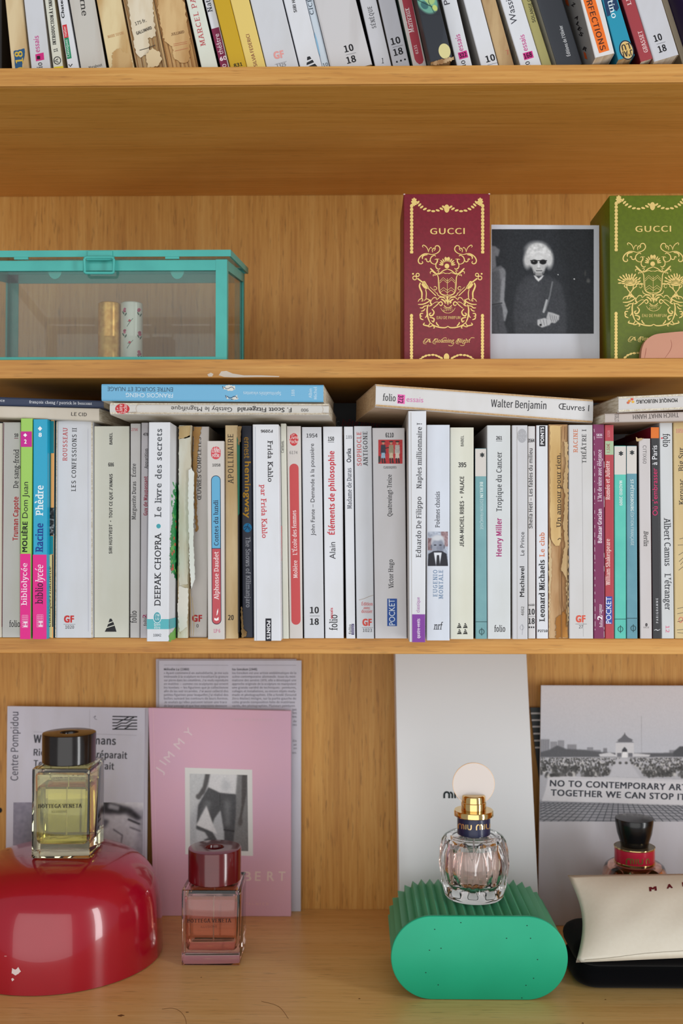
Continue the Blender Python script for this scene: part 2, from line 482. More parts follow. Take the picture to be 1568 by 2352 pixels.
# ================================================================ the bookcase
Z_BOT, Z_LOW, Z_MID, Z_TOP = 0.0, 0.324, 0.5582, 0.8078      # upper faces of the boards
Y_BACK = 0.285
X_SIDE = 0.78
w_edge = wood('oak_edge', (184, 122, 52), (205, 146, 70), (222, 168, 92), 'x', 0.45, 0.35, 1.3)
w_board = wood('oak_board', (198, 138, 54), (216, 158, 72), (228, 174, 92), 'x', 0.36, 0.35, 4.1)
w_deck = wood('oak_deck', (216, 170, 100), (228, 186, 118), (236, 200, 136), 'x', 0.33, 0.5, 7.7)
w_back = wood('oak_veneer', (180, 122, 50), (204, 150, 72), (220, 172, 96), 'z', 0.5, 0.55, 2.2)
bookcase = thing('bookcase', 'honey oak bookcase with four boards holding all the books and perfume', 'bookcase', (0, 0.14, 0))
def board(z_top, th, y0=0.0, mats=(w_board, w_edge)):
    mb = MB(); mb.box(-X_SIDE, X_SIDE, y0 + 0.003, Y_BACK - 0.0002, z_top - th, z_top); b = mb.build('shelf_board', mats[0], bookcase, bevel=0.0006)
    mb = MB(); mb.box(-X_SIDE, X_SIDE, y0 - 0.0005, y0 + 0.0028, z_top - th, z_top)
    e = mb.build('edge_strip', mats[1], bookcase, bevel=0.0007)
    return b, e
board(Z_LOW, 0.0132); board(Z_MID, 0.0158); board(Z_TOP, 0.0157); board(1.03, 0.0155)
board(Z_BOT, 0.018, -0.045, (w_deck, w_edge))
mb = MB(); mb.box(-X_SIDE - 0.018, X_SIDE + 0.018, Y_BACK, Y_BACK + 0.006, -0.35, 1.03); mb.build('back_panel', w_back, bookcase)
for s in (-1, 1):
    mb = MB(); x = s * (X_SIDE + 0.009); mb.box(x - 0.0088, x + 0.0088, 0, Y_BACK - 0.0003, -0.35, 1.03); mb.build('side_panel', w_back, bookcase, bevel=0.0006)
mb = MB(); mb.box(-X_SIDE, X_SIDE, -0.035, -0.018, -0.35, -0.0185); mb.build('cabinet_front', w_back, bookcase, bevel=0.0008)
# chipped white paint on the middle board's edge, small dark peg hole in the back panel
fm = plane_map((0, -0.0005, Z_MID), (0, -1, 0))
chip = flat((226, 214, 200), 0.7)
for pts in ([(476, 860), (484, 856), (490, 859), (487, 865), (479, 865)], [(502, 862), (508, 853), (520, 852), (534, 858), (560, 862), (600, 862), (642, 864), (640, 866), (590, 866), (540, 867), (515, 866)]):
    poly(bookcase, 'paint_chip', pts, fm, None, 0.0001, mat=chip)
fb = plane_map((0, Y_BACK, 0), (0, -1, 0))
ellipse(bookcase, 'peg_hole', 0, 1861, 5, 6, fb, (14, 10, 8), 0.0002)
q = plane_map((0, 0, Z_BOT), (0, 0, 1)); rnd = random.Random(2)
for (px, py, rx, ry) in ((277, 2333, 10, 3), (462, 2245, 3, 1), (825, 2294, 3, 1.2), (1160, 2290, 2, 1), (430, 2325, 5, 1.5), (1390, 2296, 4, 1.2), (1338, 2350, 4, 2)):
    poly(bookcase, 'stain', [(px + rx * rnd.uniform(.4, 1) * math.cos(t), py + ry * rnd.uniform(.4, 1) * math.sin(t)) for t in [k * .7 for k in range(9)]], q, (122, 84, 48), 0.0001)
for sg in ([(372, 2318), (395, 2316), (412, 2322), (424, 2336), (428, 2352)], [(600, 2300), (640, 2312), (662, 2340)]): lines(bookcase, 'scratch', [sg], 1.0, q, (150, 108, 66), 0.0001, smooth=4)

# ================================================================ books
page_white = noisy((226, 218, 200), (196, 182, 156), 900.0, (1, 0.01, 1), 0.85, 0.4, 0.65)
page_old = noisy((206, 178, 132), (160, 124, 78), 900.0, (1, 0.01, 1), 0.9, 0.4, 0.65)
def book_mesh(quad, D, spine, cover, pages, root, r=0.0008, t=0.00035, fore=0.0006, left=None, torn=False):
    """quad: front corners TL,TR,BR,BL of the spine; D: vector from spine to fore edge"""
    TL, TR, BR, BL = [Vector(q) for q in quad]; D = Vector(D); Dl = D.length; Dn = D.normalized()
    def rail(a, b):
        W = (b - a).length; u = (b - a).normalized(); rr = min(r, W * 0.3)
        out = [(0, Dl), (0, rr), (rr * .3, rr * .3), (rr, 0), (W - rr, 0), (W - rr * .3, rr * .3), (W, rr), (W, Dl)]
        inn = [(t, Dl), (t, rr), (t + rr * .2, t + rr * .2), (rr, t), (W - rr, t), (W - t - rr * .2, t + rr * .2), (W - t, rr), (W - t, Dl)]
        return [a + u * x + Dn * y for x, y in out], [a + u * x + Dn * y for x, y in inn]
    to, ti = rail(TL, TR); bo, bi = rail(BL, BR); n = 8
    mb = MB(); V = to + bo + ti + bi
    for i in range(n - 1):
        k = 0 if 1 <= i <= 5 else (2 if i == 0 else 1)
        for f in ((i, i + 1, n + i + 1, n + i), (2 * n + i, 3 * n + i, 3 * n + i + 1, 2 * n + i + 1), (i, 2 * n + i, 2 * n + i + 1, i + 1), (n + i, n + i + 1, 3 * n + i + 1, 3 * n + i)):
            mb.f.append(f); mb.m.append(k)
    for i in (0, n - 1): mb.f.append((i, n + i, 3 * n + i, 2 * n + i)); mb.m.append(2 if i == 0 else 1)
    mb.v = V
    mb.build('cover', [spine, cover, left or cover], root)
    e = t + 0.00012; mb = MB()
    def ins(a, b, c, dz):
        u = (b - a).normalized(); v = (c - a).normalized() * dz
        return a + u * e + Dn * e + v, b - u * e + Dn * e + v
    a, b = ins(TL, TR, BL, 0.0004); d, c = ins(BL, BR, TL, 0.0004)
    fo = Dn * (Dl - e - fore)
    mb.hexa([a, b, c, d], [a + fo, b + fo, c + fo, d + fo]); mb.build('pages', pages, root)
def make_book(label, quad, D, spine, cover=None, pages=None, group=None, left=None, r=0.0008, name='paperback', cat='book'):
    quad = [Vector(q) for q in quad]
    base = (quad[2] + quad[3]) / 2 + Vector(D) * 0.5
    root = thing(name, label, cat, base, group)
    book_mesh(quad, D, spine, cover or spine, pages or page_white, root, r=r, left=left)
    return root, quad_map(quad[0], quad[1], quad[3])
def jag(pts, amp, step, seed=0):
    """make the outline of a torn scrap irregular"""
    rnd = random.Random(seed); out = []
    for (xa, ya), (xb, yb) in zip(pts, pts[1:] + pts[:1]):
        L = math.hypot(xb - xa, yb - ya); n = max(1, int(L / step))
        for i in range(n):
            t = i / n; a = amp if i else amp * .3
            out.append((xa + (xb - xa) * t + rnd.uniform(-a, a), ya + (yb - ya) * t + rnd.uniform(-a, a)))
    return out
def scrap(root, part, pts, fmap, mat, off=0.0004, thick=0.0004, amp=0.8, step=4, seed=1):
    return poly(root, part, jag(pts, amp * 1.6, step * .65, seed), fmap, None, off, mat, thick)
PREV = []
def lowbook(label, x0t, x1t, x0b, x1b, yt, yb, spine, prot=None, depth=0.112, cover=None, pages=None, texts=(), left=None, r=0.0008, gap=0.0):
    """an upright book on the lower board; prot = how far its spine stands out over the board's edge (m)"""
    if prot is None: prot = 0.0
    Y = -prot
    bl = atY(x0b, yb, Y); br = atY(x1b, yb, Y); tl = atY(x0t, yt, Y); tr = atY(x1t, yt, Y)
    for p in (bl, br): p.z = Z_LOW + 0.0002
    ztop = min((tl.z + tr.z) / 2, 0.5410)
    tl.z = tr.z = ztop
    # packed side by side: never into the neighbour on the left
    if PREV: bl.x = max(bl.x, PREV[0] + .0003); tl.x = max(tl.x, PREV[1] + .0003)
    PREV[:] = [br.x, tr.x]
    root, fm = make_book(label, [tl, tr, br, bl], (0, depth, 0), spine, cover, pages, 'paperbacks standing on the lower board', left, r)
    T_(root, fm, texts)
    return root, fm
K = (38, 38, 42); RED = (200, 50, 58)
def gf(root, fm, x0, x1, yb, h, num, rgb=(208, 50, 48), nx=None, line=True):
    put_text(root, 'publisher_mark', 'GF', 'black', rgb, (x0, yb), (x1, yb), h, fm)
    if line: lines(root, 'rule', [[(x0 - 1, yb + 4), (x1 + 3, yb + 4)]], 0.8, fm, (120, 120, 124))
    if num: put_text(root, 'spine_number', num, 'serif', (90, 90, 94), (nx[0], yb + 14), (nx[1], yb + 14), 7.5, fm)
def ten18(root, fm, x0, x1, y10, y18, h, sl=(0, 0), dots=0):
    """the stacked 10 / 18 figures; sl = drop per row caused by the book's lean"""
    dx, dy = sl
    T_(root, fm, [('publisher_mark', '10', 'condb', (24, 24, 28), 'p', (x0, y10), (x1, y10 + dy), h), ('publisher_mark', '18', 'condb', (24, 24, 28), 'p', (x0 + dx, y18), (x1 + dx, y18 + dy), h)])
    ym = (y10 + y18 - h) / 2
    lines(root, 'rule', [[(x0 + dx * .4, ym), (x1 + 2 + dx * .4, ym + dy)]], 0.9, fm, (120, 120, 126))
    for k in range(dots):
        a = k / 2; poly(root, 'dot', [(x0 + dx * 1.7 + a * (x1 - x0 - 3) + p, y18 + 11 + dy * a + q) for p, q in ((0, 0), (4, 0), (4, 4), (0, 4))], fm, (24, 24, 28))
w_cool = paper((214, 216, 222)); w_white = paper((226, 228, 234)); w_grey = paper((204, 202, 200)); w_ivory = paper((222, 222, 208)); w_cream = paper((226, 218, 204)); w_warm = paper((212, 206, 202))
# ---------------------------------------------------------------- upright row on the lower board, left to right
lowbook('ivory paperback, first of the upright row at the left', -34, 5.5, -36, 4, 972, 1458, w_cream)
b, f = lowbook('pale grey paperback with crimson edge left of the green and pink spine', 6.5, 47, 4.5, 46, 970, 1459, w_grey, left=flat((140, 30, 52)), texts=[
 ('spine_number', '59', 'condb', K, 'h', 33, 42, 1004, 8), ('title', 'De sang-froid', 'serif', K, 'p', (42, 1122), (43.5, 1032), 11.5),
 ('author', 'Truman Capote', 'condb', (190, 44, 48), 'p', (41, 1242), (42.5, 1141), 11.5), ('publisher_mark', 'folio', 'serif', K, 'h', 21, 46, 1440, 14)])
lines(b, 'rule', [[(33, 1007), (42, 1007)], [(4.5, 1440), (9, 972)]], 1.2, f, (120, 40, 60))
def grid_mark(b, f, x0, x1, y0, y1):
    s = [[(x0 + (x1 - x0) * i / 4, y0), (x0 + (x1 - x0) * i / 4, y1)] for i in range(5)] + [[(x0, y0 + (y1 - y0) * i / 6), (x1, y0 + (y1 - y0) * i / 6)] for i in range(7)]
    lines(b, 'publisher_mark', s, 0.7, f, (250, 190, 222)); T_(b, f, [('publisher_mark', 'H', 'sansb', (255, 236, 246), 'u', x1 - 1, y1 - 1, y1 - 13, 9)], 0.0002)
PINK = (232, 46, 142)
b, f = lowbook('lime green spine with magenta foot and a small figure 2', 47.5, 74.5, 46, 70.5, 961, 1468, flat((160, 208, 92), .4), 0.014, cover=flat((168, 214, 104), .4), texts=[
 ('title', 'Dom Juan', 'sans', K, 'p', (63.5, 1190), (64.5, 1107), 12.5), ('author', 'MOLIÈRE', 'sansx', (22, 28, 26), 'p', (62.5, 1268), (63.5, 1198), 11)])
rect(b, 'foot_band', 46.2, 70.3, 1272, 1468, f, PINK); rect(b, 'number_band', 47.6, 73.2, 991, 1026.5, f, (206, 44, 150))
T_(b, f, [('series_title', 'bibliolycée', 'serif', (255, 232, 246), 'p', (61.5, 1391), (62.5, 1293.5), 12), ('spine_number', '2', 'sansx', (255, 250, 252), 'h', 55.5, 61.5, 1019, 9)], 0.0002)
poly(b, 'diamond', [(58, 995), (62.5, 999.5), (58, 1004), (53.5, 999.5)], f, (255, 250, 252), 0.0002); grid_mark(b, f, 51, 64, 1413, 1441)
b, f = lowbook('cyan spine with magenta foot and a small figure 8', 76, 108.5, 75, 107, 963, 1468, flat((14, 166, 204), .4), 0.014, texts=[
 ('title', 'Phèdre', 'serifb', (232, 246, 252), 'p', (99, 1185), (100, 1115), 16.5), ('author', 'Racine', 'serifb', (24, 66, 150), 'p', (98.5, 1269), (99.3, 1202), 16.5), ('spine_number', '8', 'sansx', (240, 250, 255), 'h', 88.5, 96, 1003.5, 9)])
rect(b, 'foot_band', 75.4, 107, 1274, 1468, f, PINK); poly(b, 'diamond', [(92, 979), (97, 984.5), (92, 990), (87, 984.5)], f, (255, 250, 252), 0.0002); grid_mark(b, f, 85, 99, 1412, 1440)
T_(b, f, [('series_title', 'biblio', 'serif', (60, 16, 50), 'p', (98, 1388), (98.6, 1339), 16), ('series_title', 'lycée', 'ital', (255, 232, 246), 'p', (98.6, 1337), (99.2, 1297), 16)], 0.0002)
b, f = lowbook('slim spine with teal head, orange middle and pale yellow foot', 109.5, 124.5, 108, 121.5, 965, 1467, flat((238, 170, 96), .5), 0.006, cover=flat((14, 70, 84)))
rect(b, 'teal_band', 109.5, 124, 967, 1041, f, (12, 128, 140)); rect(b, 'teal_band', 108.8, 122.5, 1231, 1273, f, (14, 140, 150)); rect(b, 'yellow_band', 108.2, 119.5, 1274, 1464, f, (238, 212, 146)); rect(b, 'dark_edge', 119.5, 122, 1274, 1440, f, (20, 34, 36))
p = Pic(109, 124, 1166, 1230, 1.2, 60); p.noise(55, 1.6); p.put(b, 'picture', f)
T_(b, f, [('series_title', 'Classiques Hachette', 'ital', (60, 56, 40), 'p', (116.5, 1440), (117.5, 1301), 7)], 0.0002)
b, f = lowbook('thick cool white paperback numbered 1020 with red and black capitals', 125.5, 213, 124.5, 213, 967, 1467, w_cool, 0.003, r=0.0025, texts=[
 ('author', 'ROUSSEAU', 'wideserif', (196, 62, 64), 'p', (154, 1059), (155, 982), 10), ('title', 'LES CONFESSIONS II', 'wideserif', (40, 40, 44), 'p', (174, 1129), (176, 982.5), 10)])
gf(b, f, 147, 170, 1430, 15, '1020', nx=(150, 170))
lines(b, 'crease', [[(202, 985), (203, 1450)]], 0.8, f, (190, 192, 204))
def tower(b, f, cx, y0, y1, w, col=(36, 36, 40)):
    h = y1 - y0
    def at(t): return w / 2 * (0.16 + 0.84 * t)
    for t0, t1, sk in ((0, .24, .05), (.33, .55, .09), (.63, 1.0, .10)):
        poly(b, 'publisher_mark', [(cx - at(t0), y0 + h * (t0 + (sk if t0 else 0))), (cx + at(t0), y0 + h * (t0 - (sk if t0 else 0))), (cx + at(t1), y0 + h * (t1 - (sk if t1 < 1 else 0))), (cx - at(t1), y0 + h * (t1 + (sk if t1 < 1 else 0)))], f, col)
b, f = lowbook('wide ivory paperback numbered 686 with a black tower mark', 215.5, 297.5, 214.5, 296.5, 979, 1463, w_ivory, 0.0, cover=flat((88, 40, 24)), texts=[
 ('series_title', 'BABEL', 'condb', K, 'u', 258, 1021, 994, 6.5), ('spine_number', '686', 'condb', K, 'h', 248.5, 261.5, 1071.5, 8.5), ('title', "SIRI HUSTVEDT • TOUT CE QUE J'AIMAIS", 'condb', K, 'p', (257.3, 1272), (258.5, 1088.5), 7)])
tower(b, f, 254, 1421, 1451, 27)
b, f = lowbook('slim grey paperback with the red number 2754', 299.5, 323, 298.5, 320.5, 973, 1465, w_grey, 0.002, cover=flat((20, 30, 30)), texts=[
 ('spine_number', '2754', 'serif', (200, 96, 110), 'h', 301.5, 316, 990, 6.5), ('title', 'Écrire', 'serif', K, 'u', 312, 1096, 1065, 9), ('author', 'Marguerite Duras', 'serif', K, 'p', (311.5, 1194), (312.3, 1106), 9), ('publisher_mark', 'folio', 'serif', K, 'u', 313.5, 1431, 1403, 13)])
b, f = lowbook('slim grey paperback half hidden by the white book with a green tree', 324.5, 340, 321.5, 337, 971, 1467, paper((196, 192, 196)), 0.004, texts=[
 ('spine_number', '478', 'condb', K, 'h', 329, 340, 1001, 6.5), ('title', 'Apparition', 'serif', K, 'u', 339.5, 1077, 1030, 7.5), ('author', 'Guy de Maupassant', 'condb', (150, 40, 66), 'p', (338.3, 1184), (339, 1094), 8.5), ('publisher_mark', 'folio', 'serif', K, 'u', 336, 1438, 1417, 6), ('publisher_mark', '2', 'sansb', (160, 36, 90), 'u', 336, 1420, 1411, 8)])
# white book with a painted tree on its side
b, f = lowbook('protruding white paperback with a green tree on its side cover', 341.5, 390.5, 336.5, 387.5, 970, 1475, w_white, 0.033, depth=0.128, texts=[
 ('title', 'Le livre des secrets', 'slab', (78, 82, 88), 'p', (370, 1188), (372, 985), 15), ('author', 'DEEPAK CHOPRA', 'slab', (34, 34, 40), 'p', (368.5, 1392), (369.8, 1224), 14), ('spine_number', '10842', 'cond', (90, 96, 104), 'h', 352, 370, 1462, 6)])
ellipse(b, 'dot', 364, 1208.5, 5, 5.3, f, (70, 164, 176)); rect(b, 'teal_band', 337.2, 388, 1422, 1445, f, (92, 182, 190)); ellipse(b, 'emblem_rim', 361, 1418, 9.6, 13.4, f, (236, 242, 246), 0.00012); ellipse(b, 'emblem', 361, 1418, 8.2, 12, f, (76, 160, 172), 0.00016)
T_(b, f, [('emblem_lettering', "J'AI", 'condb', (228, 244, 246), 'h', 356, 366, 1416, 6), ('emblem_lettering', 'LU', 'condb', (228, 244, 246), 'h', 357, 365.5, 1424, 6), ('band_lettering', 'bien', 'cond', (232, 246, 248), 'h', 354, 368, 1437, 6), ('band_lettering', 'être', 'cond', (232, 246, 248), 'h', 354, 368, 1444, 6)], 0.0002)
fs = plane_map(atY(389, 1200, -0.033) + Vector((0.00005, 0, 0)), (1, 0, 0))
GR = [flat((38, 150, 84), .5), flat((70, 178, 100), .5), flat((120, 190, 90), .5), flat((218, 92, 74), .5)]
rnd = random.Random(5)
scrap(b, 'tree_print', [(409, 1106), (404, 1120), (400, 1150), (396, 1175), (395, 1200), (392, 1220), (393, 1250), (390, 1275), (391, 1300), (394, 1312), (400, 1320), (404, 1335), (412, 1330), (412, 1106)], fs, GR[0], 0.00009, 0.00001, 1.3, 3, 1)
for k in range(64):
    t = rnd.random(); y = 1112 + 215 * t; x = rnd.uniform(397 - 6 * math.sin(t * 3), 410)
    scrap(b, 'leaf_print', ell_pts(x, y, rnd.uniform(.8, 2.4), rnd.uniform(3, 8), rnd.uniform(-30, 30), 8), fs, GR[(0, 1, 1, 2)[k % 4]], 0.00012 + k * 2e-6, 0.00001, .7, 3, k)
for k in range(9):
    ellipse(b, 'flower_print', rnd.uniform(393, 405), rnd.uniform(1190, 1330), 1.6, 4, fs, None, 0.00025, mat=GR[3])
scrap(b, 'grass_print', [(388, 1460), (404, 1440), (404, 1466), (388, 1474)], fs, GR[2], 0.0001, 0.00001, 1, 3, 3); poly(b, 'teal_band', [(388.5, 1422), (405, 1418), (405, 1440), (388.5, 1445)], fs, (92, 182, 190), 0.0002)
# torn white book
tw = aged((222, 220, 204), (190, 178, 146), 50)
b, f = lowbook('torn white book with a peeling spine and loose strips', 410.5, 440, 407, 431, 977, 1464, tw, 0.004, cover=aged((204, 190, 160), (160, 134, 96)), pages=page_old)
scrap(b, 'spine_strip', [(411, 1010), (438, 1000), (440, 1150), (434, 1240), (432, 1340), (412, 1345), (411, 1180)], f, aged((220, 222, 210), (206, 200, 180)), 0.0004, 0.0005, .8, 7, 2)
scrap(b, 'spine_strip', [(434, 1080), (441, 1076), (446, 1084), (445, 1250), (449, 1330), (440, 1352), (436, 1300), (433, 1160)], f, flat((226, 228, 222), .7), 0.0016, 0.0008, .7, 6, 3)
scrap(b, 'spine_strip', [(412, 1346), (433, 1352), (430, 1440), (413, 1452), (408, 1400)], f, flat((224, 220, 208), .7), 0.0007, 0.0006, .9, 6, 4)
scrap(b, 'tanned_scrap', [(411, 979), (438, 978), (436, 1004), (411, 1010)], f, aged((212, 188, 140), (190, 160, 110)), 0.0006, 0.0003, .6, 5, 5)
lines(b, 'loose_thread', [[(437, 1352), (438, 1400), (440, 1462)], [(441, 1370), (446, 1420), (444, 1460)], [(436, 1090), (437, 1250), (438, 1340)], [(409, 1300), (410, 1400), (414, 1455)]], 1.6, f, (176, 150, 108), 0.0012, smooth=3, taper=.6)
# beige GF volume with a torn brown left edge
b, f = lowbook('beige book with a torn tan left edge and red mark at its foot', 442, 480, 433, 475, 980, 1463, w_warm, -0.003, cover=paper((190, 178, 164)), texts=[
 ('title', 'ŒUVRES COMPLÈTES 4', 'serif', (50, 46, 44), 'p', (462, 1148), (461.5, 992), 9), ('spine_number', '0', 'serif', (60, 56, 54), 'h', 451, 456, 1441, 7.5)])
put_text(b, 'publisher_mark', 'GF', 'black', (192, 40, 46), (441, 1428), (464, 1428), 14.5, f)
scrap(b, 'tanned_scrap', [(445, 981), (463, 980), (459, 1000), (454, 1040), (451, 1120), (453, 1190), (456, 1216), (450, 1222), (447.5, 1180), (444, 1060)], f, aged((196, 156, 98), (160, 116, 64)), 0.0005, 0.0005, .9, 5, 6)
# Daudet
b, f = lowbook('short white paperback with a blue and red capsule numbered 1058', 475, 514, 477, 515, 1013, 1468, w_warm, 0.014, texts=[
 ('spine_number', '1058', 'cond', K, 'h', 487.5, 506, 1071.5, 6.5), ('spine_number', 'LP 6', 'serif', (214, 96, 146), 'h', 490.5, 505.5, 1453, 8)])
poly(b, 'capsule_outline', capsule_pts(484.6, 506.6, 486.4, 508.2, 1092, 1434.5), f, (34, 40, 66)); poly(b, 'blue_capsule', capsule_pts(486, 505.3, 486.8, 505.6, 1093.4, 1259, bot=False), f, (104, 176, 214), 0.0001); poly(b, 'red_capsule', capsule_pts(486.9, 505.8, 487.8, 506.8, 1260.4, 1433, top=False), f, (196, 84, 92), 0.0001)
poly(b, 'red_emblem', [(x, y) for x, y in capsule_pts(484.5, 506.5, 484.5, 506.5, 1025.5, 1055)], f, (214, 74, 86))
T_(b, f, [('emblem_lettering', 'LIVRE', 'serifb', (250, 236, 236), 'h', 486, 505.5, 1039, 8), ('emblem_lettering', 'POCHE', 'serifb', (250, 236, 236), 'h', 487, 504, 1050, 6.5), ('emblem_lettering', 'Le', 'ital', (250, 236, 236), 'h', 491, 499, 1030.5, 4.5), ('emblem_lettering', 'de', 'ital', (250, 236, 236), 'h', 492, 499, 1043.5, 3.5),
 ('title', 'Contes du lundi', 'serif', (40, 46, 70), 'p', (501.8, 1253), (500.6, 1148), 10), ('author', 'Alphonse Daudet', 'serif', (252, 236, 236), 'p', (502, 1378), (501.4, 1267), 10)], 0.0002)
poly(b, 'quill_mark', [(492, 1419), (497, 1421), (502, 1417), (502, 1424), (497, 1426), (492, 1424)], f, (252, 240, 240), 0.0002); poly(b, 'quill_mark', [(497, 1414), (498, 1404), (501, 1397), (501, 1405), (499, 1412)], f, (252, 240, 240), 0.0002)
# Apollinaire
b, f = lowbook('tan aged paperback with tall thin capitals and the number 20', 515, 546, 517.5, 547, 977, 1467, aged((230, 206, 164), (204, 174, 126), 34), 0.008, cover=flat((40, 36, 34)), pages=page_old, texts=[
 ('title', 'APOLLINAIRE', 'wideserif', (70, 58, 46), 'p', (536, 1112), (535.4, 997), 12.5), ('spine_number', '20', 'condb', (56, 46, 38), 'h', 523.5, 536.5, 1424, 11)])
poly(b, 'dark_edge', [(546, 1025), (549, 1022), (550, 1450), (547, 1455)], f, (34, 32, 34), 0.0006, thick=0.0005); poly(b, 'green_edge', [(544, 1005), (551, 1002), (550, 1180), (546.5, 1185)], f, (34, 112, 88), 0.0009, thick=0.0004)
scrap(b, 'torn_edge', [(546, 979), (555, 980), (553, 1012), (548, 1026), (546, 1005)], f, aged((190, 160, 112), (150, 120, 80)), 0.0012, 0.0004, .7, 4, 8)
# Hemingway
b, f = lowbook('dark navy spine with yellow and grey lettering and a cyan disc', 554, 578, 556, 581, 978, 1464, flat((36, 42, 62), .5), -0.002, texts=[
 ('author', 'ernest', 'cond', (214, 160, 50), 'd', 560.7, 1004, 1053, 12.5), ('author', 'hemingway', 'sansb', (222, 164, 42), 'd', 562, 1060, 1190, 13.5), ('title', 'The Snows of Kilimanjaro', 'serif', (186, 188, 198), 'p', (564, 1233), (564.8, 1395), 10.5)])
ellipse(b, 'cyan_disc', 568.3, 1212, 9.8, 10.5, f, (30, 138, 196)); lines(b, 'disc_strokes', [[(560, 1212), (568, 1209), (576, 1216)], [(570, 1203), (567, 1212), (561, 1219)], [(569, 1212), (574, 1219)]], 1.2, f, (20, 40, 80), 0.0002, smooth=3)
scrap(b, 'torn_corner', [(553, 1395), (556, 1392), (560, 1445), (568, 1452), (565, 1462), (555, 1464)], f, aged((196, 164, 112), (150, 116, 70)), 0.0006, 0.0008, .6, 4, 9)
# Frida
b, f = lowbook('protruding white paperback with spaced black and red sans lettering reading down', 580, 639.5, 583, 645, 975, 1474, w_white, 0.026, texts=[
 ('spine_number', 'P2096', 'condb', K, 'f', 599, 626, 987, 6.5), ('author', 'Frida Kahlo', 'slab', (44, 42, 46), 'p', (614.5, 1012), (615.3, 1107), 11.5), ('title', 'par Frida Kahlo', 'slab', (206, 62, 72), 'p', (598.5, 1113), (602, 1236), 12)])
rect(b, 'black_label', 609.5, 623, 1420.5, 1472.5, f, (34, 34, 44)); T_(b, f, [('publisher_mark', 'POINTS', 'sansx', (244, 244, 248), 'd', 612.6, 1425.5, 1468, 7.6)], 0.0002); lines(b, 'crease', [[(586, 980), (589, 1472)]], 1.5, f, (192, 196, 206))
b, f = lowbook('thin ivory booklet with a tiny name near its head', 643.5, 656.5, 648.5, 663, 973, 1468, w_ivory, 0.008, texts=[('title', 'Carmen.', 'serif', (80, 78, 76), 'u', 651.5, 1040, 1012, 6)])
rect(b, 'red_strip', 643, 647, 1208, 1289, f, (200, 70, 72))
# École
b, f = lowbook('white spine with a long coral red capsule and an oval emblem, number 6174', 658, 690.5, 664.5, 695, 979, 1467, w_warm, 0.006, cover=flat((50, 40, 38)), texts=[('spine_number', '6174', 'light', (120, 118, 118), 'h', 665, 683, 1043, 7)])
poly(b, 'red_capsule', capsule_pts(664.5, 685.5, 669, 690, 1065, 1435), f, (200, 80, 82)); ellipse(b, 'red_emblem', 674.5, 1009.5, 10.5, 14.5, f, (204, 62, 66))
T_(b, f, [('emblem_lettering', 'Livre', 'cond', (250, 232, 230), 'h', 664.5, 685, 1008.5, 7.5), ('emblem_lettering', 'Poche', 'cond', (250, 232, 230), 'h', 664.5, 685, 1018, 7.5), ('emblem_lettering', 'Le', 'ital', (250, 232, 230), 'h', 669, 676, 1000, 4.5), ('author', 'Molière', 'serif', (250, 236, 234), 'p', (683, 1328), (682, 1287), 9), ('title', "L'École des femmes", 'serif', (250, 236, 234), 'p', (682, 1275), (679.5, 1172), 9.5)], 0.0002)
b, f = lowbook('white paperback numbered 1954 with the figures ten over eighteen', 692.5, 738, 698, 744, 981, 1467, w_cool, 0.004, cover=flat((34, 42, 74)), texts=[
 ('spine_number', '1954', 'cond', (60, 60, 66), 'h', 703.5, 729, 1005, 9), ('title', 'John Fante – Demande à la poussière', 'sans', (48, 48, 54), 'p', (723, 1230), (720.5, 1019), 9)])
ten18(b, f, 711.5, 732, 1408.5, 1435, 14)
b, f = lowbook('white paperback numbered 150 with bold red lettering', 741.5, 786, 746.5, 789.5, 980, 1468, w_white, 0.004, cover=flat((184, 132, 72)), texts=[
 ('spine_number', '150', 'condb', K, 'h', 753, 767, 1012.5, 9), ('title', 'Éléments de philosophie', 'condb', (204, 40, 58), 'p', (768.5, 1228), (767.4, 1036), 12.5), ('author', 'Alain', 'sans', (60, 60, 66), 'p', (770.3, 1284), (769.6, 1245), 13.5), ('publisher_mark', 'essais', 'condb', (206, 50, 66), 'u', 764, 1421, 1396, 5.5), ('publisher_mark', 'folio', 'serif', K, 'u', 774.5, 1448, 1412, 17)])
lines(b, 'rule', [[(753, 1015.5), (767, 1015.5)]], 0.9, f, K)
b, f = lowbook('slim cool white booklet with the number 189', 789.5, 810.5, 795, 816, 980, 1469, w_white, 0.006, texts=[
 ('spine_number', '189', 'light', (110, 112, 122), 'h', 794.5, 808, 1008, 8), ('title', 'Ourika', 'sansb', (36, 40, 56), 'p', (806.2, 1062), (805.6, 1030), 10), ('author', 'Madame de Duras', 'serif', (70, 74, 90), 'p', (807.5, 1169), (806.4, 1075), 10), ('publisher_mark', 'folio', 'serif', K, 'u', 806, 1457, 1434, 5)])
rect(b, 'violet_label', 807, 813, 1433, 1458, f, (74, 66, 110)); T_(b, f, [('label_lettering', 'classique', 'cond', (220, 216, 236), 'u', 811.8, 1456, 1435, 4)], 0.0002)
b, f = lowbook('white paperback numbered 1023 with a torn crack near its foot', 812.5, 853, 819, 859, 979, 1470, w_cool, 0.007, texts=[
 ('author', 'SOPHOCLE', 'wideserif', (200, 70, 70), 'p', (830, 1070), (829, 992), 10), ('title', 'ANTIGONE', 'wideserif', (48, 48, 52), 'p', (844.3, 1071), (843, 991), 10),
 ('edition_note', 'Édition', 'serif', (206, 66, 62), 'h', 829.5, 856, 1390.5, 7), ('edition_note', 'avec', 'serif', (206, 66, 62), 'h', 834.5, 850, 1399, 6), ('edition_note', 'dossier', 'serif', (206, 66, 62), 'h', 830, 855, 1407.5, 7)])
